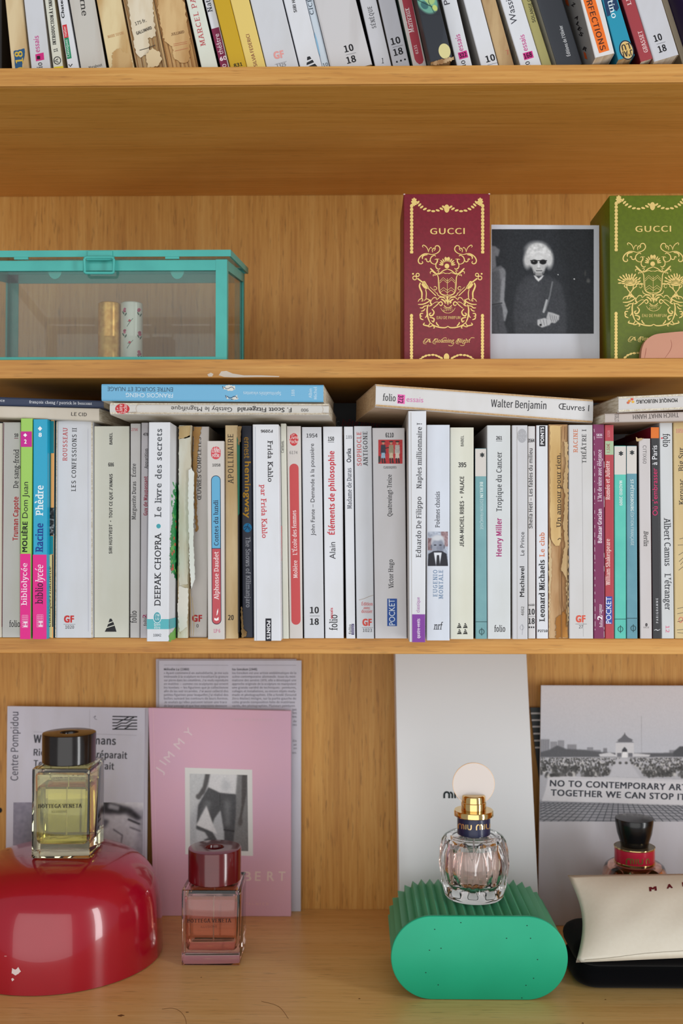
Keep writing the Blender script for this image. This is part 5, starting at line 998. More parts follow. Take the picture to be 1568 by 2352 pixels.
# ---------------------------------------------------------------- the two ornate boxes
GOLD = flat((222, 192, 116), .32, metal=.55, spec=.6)
def crest(mb, fm, fx):
    """left half and mirrored right half of the scrollwork, in the red box's photo coordinates; fx maps a point to the box at hand"""
    c2 = lambda P: [(930 + x / 8.253, 550 + y / 8.253) for x, y in P]
    c3 = lambda P: [(930 + x / 7.84, 670 + y / 7.84) for x, y in P]
    CX2, CX3 = 800, 770
    S2 = [(20, (575, 165), (572, 135), (605, 118), (640, 130), (662, 180), (640, 232), (580, 272), (500, 288)), (22, (500, 288), (400, 268), (330, 290), (275, 340), (250, 400), (266, 448), (305, 462), (335, 440), (320, 412)), (16, (445, 245), (430, 190), (400, 140), (350, 108), (328, 130), (345, 150)),
      (14, (445, 225), (460, 180), (490, 152), (506, 172)), (18, (520, 245), (515, 200), (545, 165), (572, 182), (545, 215)), (26, (330, 372), (328, 330), (360, 300), (425, 288)), (20, (578, 322), (560, 300), (512, 320), (482, 362), (480, 412), (510, 452), (565, 472)),
      (18, (385, 390), (378, 370), (405, 372), (412, 412), (450, 424), (474, 390), (490, 340)), (24, (565, 472), (600, 440), (612, 400), (600, 375)), (12, (560, 388), (590, 372), (650, 374)), (20, (600, 430), (580, 500), (600, 548), (640, 565), (664, 545)),
      (20, (580, 662), (660, 640), (722, 592), (800, 562)), (13, (625, 668), (720, 632), (760, 645), (800, 640)), (30, (478, 545), (510, 580), (560, 630), (600, 655)), (16, (480, 652), (478, 615), (520, 608), (560, 652)), (15, (535, 700), (532, 672), (572, 676), (600, 655)), (14, (600, 600), (625, 590), (640, 610), (610, 650)),
      (19, (600, 660), (628, 720), (632, 820), (638, 960)), (17, (638, 960), (668, 1022), (740, 1062), (800, 1050)), (8, (654, 800), (656, 960), (690, 1030), (765, 1052)), (16, (605, 1010), (625, 1060), (690, 1085), (800, 1090)),
      (18, (245, 1180), (272, 1138), (322, 1122), (335, 1165), (305, 1165)), (18, (362, 1165), (400, 1128), (455, 1145), (490, 1200)), (22, (245, 1232), (340, 1228), (430, 1188), (480, 1140)), (16, (490, 1165), (540, 1105), (590, 1110), (590, 1140)), (16, (600, 1150), (660, 1098), (740, 1112), (792, 1180)), (26, (680, 1130), (720, 1150), (760, 1190)), (22, (790, 1070), (795, 1120), (800, 1200)),
      (13, (540, 910), (570, 890), (600, 925), (570, 960), (545, 935))]
    CH = [((654, 792), (720, 722), (800, 792)), ((654, 828), (720, 762), (800, 828)), ((660, 968), (730, 912), (800, 968)), ((672, 1002), (730, 957), (800, 1012))]
    S3 = [(20, (500, 300), (570, 242), (640, 180), (672, 220), (642, 252), (616, 228)), (11, (610, 195), (560, 185), (478, 235)), (26, (420, 230), (398, 300), (398, 380), (412, 470), (445, 552)), (22, (445, 552), (520, 610), (620, 642), (720, 648), (770, 622)),
      (20, (265, 292), (312, 292), (345, 262), (405, 250)), (20, (288, 352), (332, 340), (362, 300)), (22, (305, 445), (270, 430), (282, 395), (325, 392)), (22, (270, 440), (282, 485), (330, 508)), (18, (360, 470), (385, 440), (395, 390)), (26, (480, 310), (520, 365), (498, 420), (455, 432), (438, 400), (470, 382)), (24, (440, 460), (485, 470), (522, 492), (508, 545), (478, 520)),
      (22, (352, 560), (328, 590), (360, 605), (420, 612), (450, 560)), (18, (400, 618), (440, 632), (500, 612), (530, 650), (505, 655)), (9, (640, 292), (672, 342), (722, 377), (770, 386)), (8, (690, 282), (732, 305), (770, 311)), (20, (745, 205), (718, 200), (722, 168), (760, 180), (770, 240)), (16, (700, 240), (725, 275), (770, 290)), (22, (560, 548), (575, 585), (610, 620)), (26, (470, 150), (455, 200), (480, 235), (430, 260))]
    for mir in (0, 1):
        for S, cc, CX in ((S2, c2, CX2), (S3, c3, CX3)):
            for s in S:
                P = [((2 * CX - x) if mir else x, y) for x, y in s[1:]]
                stroke(mb, fx(cc(P)), s[0] / (8.253 if S is S2 else 7.84), fm, .0001, .55, 4)
        for s in CH: stroke(mb, fx(c2([((2 * CX2 - x) if mir else x, y) for x, y in s])), 1.0, fm, .0001, 1, 0)
    stroke(mb, fx(c2([(800, 735), (800, 1050)])), .9, fm, .0001, 1, 0)
    for a in range(-80, 81, 16):
        rr = 105 if abs(a) > 60 else 118
        x, y = 798 + rr * math.sin(R(a)) * 1.12, 500 - rr * math.cos(R(a))
        q = fx(c2([(x, y)]))[0]; disc(mb, q[0], q[1], 1.5, 5.0, fm, .0001, a)
    q = fx(c2([(792, 505)]))[0]; disc(mb, q[0], q[1], 5.5, 5.5, fm)
    for dx in (-26, 22): q = fx(c2([(798 + dx, 362)]))[0]; disc(mb, q[0], q[1], 2.2, 4, fm, .00011, 20 if dx > 0 else -20)
def arms(mb, fm, fx):
    c2 = lambda P: [(930 + x / 8.253, 550 + y / 8.253) for x, y in P]
    for mir in (0, 1):
        M = lambda P: fx(c2([((1600 - x) if mir else x, y) for x, y in P]))
        for cx, cy, r in ((182, 730, 36), (238, 672, 30)): stroke(mb, M([(cx + r * math.cos(R(t)), cy + r * math.sin(R(t))) for t in range(0, 361, 30)]), 2.2, fm, .0001, 1, 0)
        q = M([(150, 652)])[0]; disc(mb, q[0], q[1], 2.2, 2.2, fm)
        stroke(mb, M([(235, 740), (330, 812)]), 3.2, fm, .0001, 1, 0); stroke(mb, M([(430, 920), (585, 1068)]), 2.0, fm, .0001, 1, 0); stroke(mb, M([(470, 900), (620, 1040)]), 1.2, fm, .0001, 1, 0)
        for k in range(4): stroke(mb, M([(330 + 28 * k, 870 + 18 * k), (352 + 24 * k, 800 + 30 * k), (385 + 18 * k, 822 + 36 * k)]), 3.4, fm, .0001 + 1e-6 * k, .7, 3)
        stroke(mb, M([(318, 840), (370, 900), (420, 930)]), 5.5, fm, .0001, .6, 3)
        stroke(mb, M([(292, 822), (272, 880), (292, 945), (318, 1010), (315, 1110)]), 3.6, fm, .0001, .8, 3); stroke(mb, M([(385, 945), (402, 1015), (396, 1120)]), 2.2, fm, .0001, .8, 3)
def vases(mb, fm):
    c4 = lambda P: [(1395 + x / 9.064, 550 + y / 9.064) for x, y in P]
    rnd = random.Random(9)
    for mir in (0, 1):
        M = lambda P: c4([((1890 - x) if mir else x, y) for x, y in P])
        for L in ([(395, 950), (412, 1040), (455, 1090), (455, 1130), (420, 1180)], [(535, 950), (522, 1040), (485, 1090), (485, 1130), (530, 1180)], [(360, 940), (345, 975), (395, 1010), (410, 1040)], [(590, 940), (600, 975), (550, 1010), (530, 1040)]): stroke(mb, M(L), 2.2, fm, .0001, .8, 3)
        stroke(mb, M([(370, 940), (470, 955), (570, 940)]), 3.2, fm, .0001, .8, 3); stroke(mb, M([(440, 1150), (470, 1160), (500, 1150)]), 4, fm, .0001, .8, 3); stroke(mb, M([(390, 1190), (470, 1175), (550, 1190)]), 3, fm, .0001, .8, 3)
        for a in range(-80, 100, 15):
            r1 = rnd.uniform(190, 270) if abs(a) > 25 else rnd.uniform(200, 250)
            x, y = 465 + r1 * math.sin(R(a)), 945 - r1 * math.cos(R(a)) * .95
            stroke(mb, M([(465, 930), ((465 + x) / 2 + 8, (930 + y) / 2), (x, y)]), 1.1, fm, .0001, .6, 3)
            for q in (.62, .95):
                P = M([(465 + (x - 465) * q, 930 + (y - 930) * q)])[0]; disc(mb, P[0], P[1], 1.7, 4.4, fm, .00011, (-a if mir else a) + rnd.uniform(-20, 20))
def garlands(mb, fm, fx):
    c1 = lambda P: [(915 + x / 7.127, 435 + y / 7.127) for x, y in P]; c3 = lambda P: [(930 + x / 7.84, 670 + y / 7.84) for x, y in P]
    def leaf(q, ang, w, h):
        disc(mb, q[0] - .9, q[1], w * .42, h * .55, fm, .0001, ang + 14, 8); disc(mb, q[0] + .9, q[1], w * .42, h * .55, fm, .00011, ang - 14, 8)
    for mir in (0, 1):
        M = lambda P: [((1590 - x) if mir else x, y) for x, y in P]
        for y in range(268, 1035, 58): leaf(fx(c1(M([(214, y)])))[0], 0, 7, 8)
        for (x, y, a) in ((318, 215, 40), (345, 255, 48), (378, 290, 56), (430, 322, 65), (495, 348, 78), (567, 357, 92), (640, 345, 105), (700, 318, 118), (738, 288, 125)):
            q = fx(c1(M([(x, y)])))[0]; a = (-a if mir else a) - 0; disc(mb, q[0], q[1], 2.4, 4.8, fm, .0001, a + (0 if not mir else 0), 9)
        q = fx(c1(M([(255, 205)])))[0]; disc(mb, q[0], q[1], 5.4, 8.2, fm, .00012)
        for t in range(0, 360, 45): disc(mb, q[0] + 5 * math.cos(R(t)), q[1] + 7.5 * math.sin(R(t)), 2.2, 2.2, fm, .0001, 0, 7)
        for i, y in enumerate(range(430, 1215, 56)): leaf(fx(c3([((1507 - 115) if mir else 115, y)]))[0], 0, 6.6, 7.4)
        for (x, y) in ((275, 1215), (320, 1178), (372, 1155), (432, 1143), (500, 1138), (562, 1150), (612, 1172), (650, 1192)):
            q = fx(c3([((1500 - x) if mir else x, y)]))[0]; disc(mb, q[0], q[1], 4.2, 2.4, fm, .0001, (25 if mir else -25) if x < 432 else (-25 if mir else 25) if x > 520 else 0, 9)
    q = fx(c1([(788, 315)]))[0]; disc(mb, q[0], q[1], 6.2, 9.5, fm, .00012); q = fx(c3([(745, 1180)]))[0]; disc(mb, q[0], q[1], 6.4, 9, fm, .00012)
def ornate_box(label, px0, px1, Yf, ytop, rgb, d, fx, script, green):
    a, c = atY(px0, 640, Yf), atY(px1, 640, Yf); zt_ = atY((px0 + px1) / 2, ytop, Yf).z; z0 = Z_MID + .0003
    t = thing('perfume_box', label, 'box', ((a.x + c.x) / 2, Yf + d / 2, z0), 'ornate perfume boxes')
    m = noisy(rgb, tuple(int(v * .95) for v in rgb), 300, (1, 1, 1), .42, .4, .6, bump=.05)
    mb = MB(); mb.box(a.x, c.x, Yf, Yf + d, z0, zt_); mb.build('carton', m, t, bevel=.0012, smooth=30)
    fm = plane_map((0, Yf, 0), (0, -1, 0))
    mb = MB(); garlands(mb, fm, fx); mb.build('gold_garland', GOLD, t, fix=False)['kind'] = 'stuff'
    mb = MB(); crest(mb, fm, fx)
    if green: vases(mb, fm)
    else: arms(mb, fm, fx)
    mb.build('gold_crest', GOLD, t, fix=False)
    F = lambda x, y: fx([(x, y)])[0]
    put_text(t, 'gold_lettering', 'GUCCI', 'cond', None, F(987.5, 538), F(1067, 537.5), 13.4, fm, .00012, GOLD)
    put_text(t, 'gold_lettering', 'EAU DE PARFUM', 'light', None, F(1002.7, 732.8), F(1056.5, 732.8), 6.6, fm, .00012, GOLD)
    put_text(t, 'gold_lettering', 'GUCCI', 'wide', None, F(1018, 714.8), F(1038.5, 713.5), 3.6, fm, .00012, GOLD)
    for s, xa, xb in script: put_text(t, 'gold_lettering', s, 'ital', None, F(xa, 787), F(xb, 786.5), 8.2, fm, .00012, GOLD)
    mb = MB()
    for s, xa, xb in script:
        stroke(mb, fx([(xa + 4, 780), (xa - 2, 784), (xa - 1, 789), (xa + 5, 790)]), 1.1, fm, .00012, .4); stroke(mb, fx([(xa + 9, 779), (xa + 3, 778), (xa, 783), (xa + 3, 788)]), .9, fm, .00012, .4)
    if not green:
        stroke(mb, fx([(1012, 782), (1018, 777), (1024, 776), (1025, 779)]), 1.1, fm, .00012, .4); stroke(mb, fx([(1078, 780), (1082, 776), (1088, 776), (1089, 777)]), 1.1, fm, .00012, .4); stroke(mb, fx([(1043, 786), (1038, 794), (1031, 794), (1030, 792)]), 1, fm, .00012, .4); stroke(mb, fx([(1068, 786), (1065, 793), (1058, 794), (1057, 792)]), 1, fm, .00012, .4)
    mb.build('gold_flourish', GOLD, t, fix=False)
    return t, a, c, zt_
ID = lambda P: P
GX = lambda P: [(1499.3 + (x - 1027) * 1.034, 632 + (y - 637) * 1.003) for x, y in P]
t, a, c, z1 = ornate_box('dark red carton with gold scrollwork and crest left of the portrait photo', 927, 1125.5, .020, 444.5, (132, 30, 46), .074, ID, [('A', 974, 991), ('Gloaming', 996, 1043), ('Night', 1049, 1080)], False)
for x in (a.x, c.x):
    mb = MB(); mb.lathe([(0, z1 - .0012), (.0009, z1 - .0006), (.0009, z1), (0, z1 + .0002)], x + (.0006 if x == a.x else -.0006), .0208, 8); mb.build('worn_corner', flat((222, 196, 188), .8), t)
ornate_box('olive green carton with gold scrollwork and flower vases, right of the portrait photo', 1400, 1602, .012, 448, (96, 112, 12), .074, GX, [('A', 974, 991), ('Floral', 996, 1025), ('Verse', 1035, 1064)], True)
# ---------------------------------------------------------------- instant photo
pb, pt = .030, .044
q = [atY(1128, 516, pt), atY(1377, 517.5, pt), atY(1376.5, 824, pb), atY(1124.5, 824, pb)]
for v in q[2:]: v.z = Z_MID + .0003
u = (q[1] - q[0]).normalized(); q[1] = q[0] + u * (q[2] - q[3]).length; q[2] = q[3] + (q[1] - q[0])
ph = thing('instant_photo', 'white bordered black and white instant photo of a white haired person in dark glasses', 'photo', (q[2] + q[3]) / 2, None)
nrm = (q[1] - q[0]).cross(q[3] - q[0]).normalized(); nrm = nrm if nrm.y > 0 else -nrm
mb = MB(); mb.hexa(q, [v + nrm * .0006 for v in q]); mb.build('white_card', paper((206, 208, 216), .35), ph)
fm = quad_map(q[0], q[1], q[3])
p = Pic(1129, 1363, 526.5, 766.5, .9, (34, 37, 42))
p.ell(1246, 640, 150, 120, (38, 41, 46), .6)
# the figure cut by the left border: raised arm, shoulder, belted dress, hand
p.poly([(1129, 565), (1138, 566), (1148, 575), (1144, 590), (1138, 588), (1140, 615), (1129, 620)], (112, 114, 118), 1.2); p.poly([(1129, 618), (1150, 610), (1161, 620), (1160, 660), (1150, 700), (1129, 705)], (100, 102, 106), 1.4); p.poly([(1146, 618), (1156, 616), (1161, 626), (1160, 644), (1150, 640)], (122, 124, 128), 1.2); p.poly([(1129, 625), (1147, 622), (1150, 690), (1129, 700)], (84, 86, 90), 1.5)
p.poly([(1152, 640), (1160, 636), (1158, 690), (1166, 715), (1160, 738), (1152, 735), (1154, 712), (1148, 692)], (136, 138, 142), 1); p.poly([(1129, 703), (1152, 700), (1158, 740), (1166, 766), (1129, 766)], (70, 72, 77), 1.4); p.line([(1140, 705), (1146, 764)], 3, (56, 58, 62), 3, .6); p.line([(1129, 700), (1152, 696)], 3, (52, 54, 58), 2)
p.line([(1152, 590), (1176, 602)], 3, (22, 24, 28), 4, .6)
# the standing person: dark coat, white hair, round dark glasses, collar, folded hands, bag strap
p.poly([(1183, 766), (1178, 720), (1186, 660), (1206, 636), (1232, 630), (1262, 634), (1288, 652), (1299, 700), (1300, 766)], (58, 60, 65), 2.5); p.poly([(1196, 720), (1240, 706), (1262, 720), (1250, 748), (1204, 740)], (66, 68, 73), 2.5); p.poly([(1206, 650), (1236, 640), (1246, 700), (1200, 710)], (64, 66, 71), 5)
p.ell(1236, 589, 28, 29, (200, 200, 200), .1); p.ell(1233, 574, 24, 17, (222, 222, 222), .4); p.ell(1211, 598, 9, 18, (196, 196, 196), .4); p.ell(1261, 596, 9, 20, (200, 200, 200), .4); p.noise(2, 1)
for k in range(60):
    a = random.uniform(math.pi, 2 * math.pi); r = random.uniform(14, 29); p.ell(1236 + r * math.cos(a), 590 + r * math.sin(a), 3, 2.2, random.choice((176, 236, 190, 228)), .7, random.uniform(0, 180), .55)
p.ell(1237, 606, 17, 24, (186, 186, 186), .12); p.ell(1237, 592, 15, 8, (216, 216, 216), .5); p.poly([(1229, 627), (1245, 627), (1246, 634), (1229, 634)], (150, 150, 150), .8); p.poly([(1225, 632), (1230, 634), (1237, 640), (1244, 634), (1249, 632), (1243, 641), (1236, 647), (1230, 641)], (216, 216, 216), .7)
p.ell(1226.5, 602, 7.8, 5.6, (16, 16, 18), .16); p.ell(1246.5, 602, 7.8, 5.6, (16, 16, 18), .16); p.line([(1218, 599), (1255, 599)], 1.8, (20, 20, 22)); p.ell(1225, 600.5, 2, 1.3, 110, .5); p.ell(1236.8, 611, 2.2, 5, (222, 222, 222), .6); p.line([(1233.5, 616), (1240, 616)], 1.3, (130, 130, 130), 1); p.line([(1231, 622), (1244, 622)], 2.2, (88, 88, 90)); p.line([(1232, 627), (1243, 627)], 1.2, (160, 160, 160)); p.line([(1222, 613), (1226, 628)], 1.2, (150, 150, 150)); p.line([(1252, 612), (1248, 628)], 1.2, (150, 150, 150))
p.line([(1268, 648), (1262, 680), (1252, 712)], 3.4, (110, 112, 116), 2); p.line([(1255, 690), (1248, 716)], 5, (170, 172, 174), 2)
p.poly([(1258, 716), (1268, 718), (1284, 724), (1283, 734), (1274, 742), (1262, 740), (1254, 730)], (176, 176, 178), .8); p.poly([(1234, 734), (1250, 730), (1268, 736), (1262, 746), (1244, 752), (1234, 746)], (184, 184, 186), .8)
for k in range(4): p.line([(1262 + 5 * k, 722 + 1.5 * k), (1266 + 4.4 * k, 738)], 1, (100, 100, 104), 1)
for k in range(3): p.line([(1240 + 7 * k, 734), (1244 + 6 * k, 747)], 1, (110, 110, 114), 1)
p.ell(1241, 746, 2.6, 2.6, 30, .3); p.ell(1281, 631, 1.2, 1.2, 220, .3); p.ell(1318, 641, 1.6, 1.6, 226, .3); p.ell(1350, 645, 4, 5, 92, .5); p.ell(1343, 628, 2, 6, 70, .6)
p.noise(2.2, .9); p.put(ph, 'photo_print', fm)
# ---------------------------------------------------------------- peach petal-shaped soft case in front of the green box
P = smooth_pts([(1471.5, 826), (1474, 801), (1483, 782), (1502, 769), (1530, 764.5), (1575, 761), (1620, 764), (1650, 780), (1662, 804), (1665, 826)], 4)
pc = thing('compact_case', 'peach pink rounded flat case in front of the green carton', 'case', tuple(atY(1568, 823, .004)), None)
ring = [atY(v.x, v.y, .0006) for v in P]
for i in (0, -1): ring[i].z = Z_MID + .0003
PEACH = noisy((206, 148, 122), (196, 136, 112), 14, (1, 1, 1), .55, .4, .7)
mb = MB(); mb.extrude(ring, (0, .0072, 0)); mb.build('case_body', PEACH, pc, bevel=.0014, smooth=40, seg=3)
fm = plane_map((0, .0006, 0), (0, -1, 0)); lines(pc, 'seam', [[(1540, 780), (1542, 793), (1538, 806), (1526, 823)], [(1484, 799), (1482, 810), (1480, 823)]], 1.0, fm, (160, 92, 74), .0001, smooth=5, taper=.3)
# ================================================================ on the bottom board
# ---------------------------------------------------------------- red dome
dc = atY(137, 2206, .160); DX, DY = dc.x, .160
dome = thing('lamp_shade', 'glossy red upturned dome with a chipped spot, yellow perfume bottle standing on it', 'lamp shade', (DX, DY, .0003))
prof = [(.0985, .0003), (.1, .0008), (.0998, .010), (.0993, .026), (.0985, .042), (.0971, .055), (.0945, .0655), (.0905, .0745), (.0845, .0825), (.077, .0890), (.067, .0943), (.056, .0977), (.044, .0997), (.030, .1006), (0, .1010)]
inner = [(r - .0022 if r > .003 else 0, z - .002 if z > .01 else z) for r, z in prof][::-1]
REDG = noisy((172, 13, 40), (162, 11, 36), 12, (1, 1, 1), .2, .4, .7, spec=.5, coat=.6)
do = lathe_obj('dome_shell', prof + inner, DX, DY, REDG, dome, 96, 60)
fd = bvh_map(do)
poly(dome, 'paint_chip', jag([(27, 2224), (36, 2227), (42, 2221), (48, 2231), (43, 2237), (36, 2240), (27, 2236)], 1.4, 3, 2), fd, (238, 222, 222), .0002); poly(dome, 'paint_chip', [(26, 2248), (30, 2246), (33, 2250), (28, 2254)], fd, (238, 222, 222), .0002); ellipse(dome, 'paint_chip', 13, 2196, 3, 1, fd, (210, 150, 150), .0002)
# ---------------------------------------------------------------- square perfume bottles
def square_bottle(label, x0, x1, yb, zbase, h, cap_r, cap_h, cap_mat, liq, tint, level, txt):
    a, c = atZ(x0, yb, zbase), atZ(x1, yb, zbase); w = c.x - a.x; yf = (a.y + c.y) / 2; cx, cy = (a.x + c.x) / 2, yf + w / 2
    t = thing('perfume_bottle', label, 'perfume bottle', (cx, cy, zbase), 'square perfume bottles')
    # thick glass block with a hollow for the perfume
    bm = bmesh.new()
    def block(x, y, z0, z1, bev, taper=0.0):
        r = bmesh.ops.create_cube(bm, size=1.0); vs = r['verts']
        for v in vs:
            k = 1 + (taper if v.co.z > 0 else 0)
            v.co = Vector((v.co.x * x * k, v.co.y * y * k, z0 if v.co.z < 0 else z1))
        ed = list({e for v in vs for e in v.link_edges})
        r2 = bmesh.ops.bevel(bm, geom=ed, offset=bev, segments=3, profile=.5, affect='EDGES')
        return [f for f in bm.faces]
    block(w, w, 0, h, .0012); n0 = set(bm.faces)
    z0, z1 = .0125, h - .004; wi = w - .0072
    block(wi, wi, z0, z1, .005, .06)
    inner_f = [f for f in bm.faces if f not in n0]
    bmesh.ops.recalc_face_normals(bm, faces=list(n0)); bmesh.ops.recalc_face_normals(bm, faces=inner_f); bmesh.ops.reverse_faces(bm, faces=inner_f)
    me = bpy.data.meshes.new('glass_block'); bm.to_mesh(me); bm.free(); me.materials.append(glass('bottle_glass_%d' % x0, tint, 1.48))
    o = bpy.data.objects.new('glass_block', me); SCN.collection.objects.link(o); o.parent = t; me.polygons.foreach_set('use_smooth', [True] * len(me.polygons)); me.set_sharp_from_angle(angle=R(25))
    bm = bmesh.new(); zl = z0 + (z1 - z0) * level
    block(wi - .0003, wi - .0003, z0 + .00015, zl, .0045, .06 * level)
    bmesh.ops.recalc_face_normals(bm, faces=bm.faces); me = bpy.data.meshes.new('perfume'); bm.to_mesh(me); bm.free(); me.materials.append(glass('perfume_%d' % x0, liq, 1.36)); me.polygons.foreach_set('use_smooth', [True] * len(me.polygons)); me.set_sharp_from_angle(angle=R(25))
    o = bpy.data.objects.new('perfume', me); SCN.collection.objects.link(o); o.parent = t
    mb = MB(); mb.lathe([(.0006, zbase + z0 + .004), (.0006, zbase + z1 - .001)], cx, cy, 8); mb.build('dip_tube', flat((226, 222, 212), .4), t)
    zc = zbase + h
    lathe_obj('collar', [(0, zc + .0001), (cap_r * .55, zc + .0001), (cap_r * .55, zc + .0012), (0, zc + .0012)], cx, cy, flat((196, 176, 130), .3, metal=.8), t)
    r = cap_r; z = zc + .0012; H = cap_h
    lathe_obj('cap', [(0, z), (r - .0008, z), (r, z + .0008), (r, z + H - .0008), (r - .0003, z + H - .0002), (r - .001, z + H), (r * .36, z + H), (r * .34, z + H - .0006), (r * .33, z + H - .006), (0, z + H - .006)], cx, cy, cap_mat, t, 64)
    fm = plane_map((0, yf, 0), (0, -1, 0)); T_(t, fm, txt, .0002)
    return t
INK = (48, 46, 38)
square_bottle('yellow square perfume bottle with black cap standing on the red dome', 71.5, 206, 1972, .1012, .0855, .0259, .0285, noisy((26, 22, 22), (34, 30, 30), 60, (1, 1, 1), .16, spec=.55), (250, 246, 184), (251, 250, 208), .80, [('lettering', 'BOTTEGA VENETA', 'serifb', INK, 'p', (86.5, 1856), (189, 1855), 8.5), ('lettering', 'ILLUSIONE', 'light', (70, 70, 56), 'p', (119, 1867), (154, 1866.5), 5)])
square_bottle('peach pink square perfume bottle with dark red cap standing on the board', 416, 550.5, 2218, .0004, .0714, .0258, .0315, noisy((92, 14, 20), (104, 22, 28), 30, (1, 1, 1), .16, spec=.55, coat=.3), (247, 206, 182), (251, 230, 226), .93, [('lettering', 'BOTTEGA VENETA', 'serifb', (60, 26, 22), 'p', (428.5, 2119), (532, 2118.5), 8.5), ('lettering', 'ILLUSIONE', 'light', (96, 50, 40), 'p', (461.5, 2131), (498, 2130.5), 5)])
# ---------------------------------------------------------------- ribbed green plinth
gy0 = .0586; a, c = atY(897.5, 2200, gy0), atY(1304, 2200, gy0); gw, gh = c.x - a.x, .0730; gx = (a.x + c.x) / 2
pl = thing('plinth', 'green stadium shaped plinth with ribbed sides under the clear perfume bottle', 'plinth', (gx, .11, .0003))
def stadium(w, h, n=40, zz=0.0, ribs=0, amp=0.0, cz=None):
    r = h / 2; s = w / 2 - r; cz = r if cz is None else cz; per = 4 * s + 2 * math.pi * r
    N = ribs * 2 if ribs else 4 * n; out = []
    for i in range(N):
        d = per * (i + .25) / N; e = (amp if i % 2 else -amp) if ribs else 0
        if d < 2 * s: x, z, nx, nz = -s + d, r, 0, 1
        elif d < 2 * s + math.pi * r: t = (d - 2 * s) / r; x, z, nx, nz = s + r * math.sin(t), r * math.cos(t), math.sin(t), math.cos(t)
        elif d < 4 * s + math.pi * r: x, z, nx, nz = s - (d - 2 * s - math.pi * r), -r, 0, -1
        else: t = (d - 4 * s - math.pi * r) / r; x, z, nx, nz = -s - r * math.sin(t), -r * math.cos(t), -math.sin(t), -math.cos(t)
        out.append((gx + x + nx * e, z + nz * e + cz + zz))
    return out
GREEN = noisy((28, 178, 136), (22, 166, 126), 8, (1, 1, 1), .45, .4, .7)
GREEN2 = flat((86, 182, 140), .5)
mb = MB(); mb.extrude([(x, gy0, z) for x, z in stadium(gw, gh, zz=.0003)], (0, .0042, 0)); mb.build('front_plate', GREEN, pl, bevel=.0009, smooth=50)
mb = MB(); mb.extrude([(x, gy0 + .0043, z) for x, z in stadium(gw - .0062, gh - .0062, ribs=46, amp=.0026, cz=gh / 2 + .0003)], (0, .099, 0)); mb.build('ribbed_body', GREEN2, pl)
fm = plane_map((0, gy0, 0), (0, -1, 0))
for x, y in ((1058, 2119), (998, 2134.5), (1012.5, 2178), (986, 2182.5), (1163, 2155), (1210, 2126), (1225, 2247), (1198, 2292), (977.5, 2234), (1207.5, 2263), (1234, 2204), (1006, 2262), (1218, 2155)): ellipse(pl, 'speck', x, y, 1.5, 1.3, fm, (16, 70, 56), .0001)
# ---------------------------------------------------------------- fluted clear bottle with disc stopper
def miu(mb, x0, y, w, h, fm, th, tilt=0.0, off=.00015):
    """rounded monoline letters: m i u"""
    X = lambda t: x0 + w * t
    Yv = lambda t, v: y + tilt * w * t - h * v
    def s(P): stroke(mb, [(X(a), Yv(a, b)) for a, b in P], th, fm, off, 1.0, 3)
    s([(.03, 0), (.03, .6), (.08, .88), (.15, .94), (.22, .88), (.27, .6), (.27, 0)]); s([(.31, .92), (.37, .84), (.42, .6), (.42, 0)])
    s([(.56, 0), (.56, .94)]); s([(.69, .96), (.69, .4), (.73, .12), (.80, .04)]); s([(.93, .96), (.93, .35), (.89, .12), (.82, .04)])
bz = .0735
bc = atY(1088, 2040, .113); BX, BY = bc.x, .113
mb_t = thing('perfume_bottle', 'clear fluted perfume bottle with gold neck and round white disc stopper', 'perfume bottle', (BX, BY, bz))
def interp(tab, z):
    for (z0, r0), (z1, r1) in zip(tab, tab[1:]):
        if z <= z1: t = (z - z0) / (z1 - z0); t = t * t * (3 - 2 * t) * .5 + t * .5; return r0 + (r1 - r0) * t
    return tab[-1][1]
SQ = .945
tab = [(0, .0262), (.002, .0277), (.012, .0305), (.030, .0333), (.044, .0322), (.054, .0300), (.0585, .0276), (.0605, .0240)]
zs = [0, .0008, .002] + [.004 + .002 * i for i in range(26)] + [.0555, .057, .0583, .0593, .0601, .0605]
def flute(r, z, ang):
    q = (z - bz) / SQ; n = 11; u = (ang * n / (2 * math.pi)) % 1.0; v = abs(2 * u - 1)       # 0 middle of the facet, 1 at the rib
    env = max(0.0, min(1, (q - .004) / .010)) * max(0.0, min(1, (.060 - q) / .010))
    lens = max(0.0, 1 - (v / (.35 + .62 * math.sin(math.pi * min(1, max(0, (q - .004) / .054))))) ** 2) if q > .004 else 0
    return r * (1 - .085 * env * lens)
prof = [(0, bz)] + [(interp(tab, z), bz + z * SQ) for z in zs] + [(.0128, bz + .0606 * SQ)]
mb = MB(); mb.lathe(prof, BX, BY, 176, 0, lambda r, z, a: flute(r, z, a) if r > .02 else r)
tab2 = [(0, .012), (.0015, .0180), (.006, .0225), (.02, .0262), (.034, .0256), (.044, .0228), (.047, .0180)]
inn = [(0, bz + .009 * SQ)] + [(interp(tab2, z), bz + (.009 + z) * SQ) for z in [0, .0007, .0015, .003, .006, .01, .015, .02, .025, .03, .034, .038, .041, .044, .0455, .047]] + [(.0118, bz + .0565 * SQ), (.0118, bz + .0606 * SQ), (.0128, bz + .0606 * SQ)]
mb.lathe(inn, BX, BY, 64)
body = mb.build('glass_body', glass('clear_glass', (252, 252, 252), 1.46), mb_t, fix=False, smooth=35)
me = body.data; bm = bmesh.new(); bm.from_mesh(me); bmesh.ops.remove_doubles(bm, verts=bm.verts, dist=1e-7); bmesh.ops.recalc_face_normals(bm, faces=bm.faces); bm.to_mesh(me); bm.free()
lq = [(0, bz + .0093 * SQ)] + [(interp(tab2, z) - .00015, bz + (.0092 + z) * SQ) for z in [.0001, .0007, .0015, .003, .006, .01, .015, .02, .025, .03, .034, .037, .040]] + [(0, bz + .0492 * SQ)]
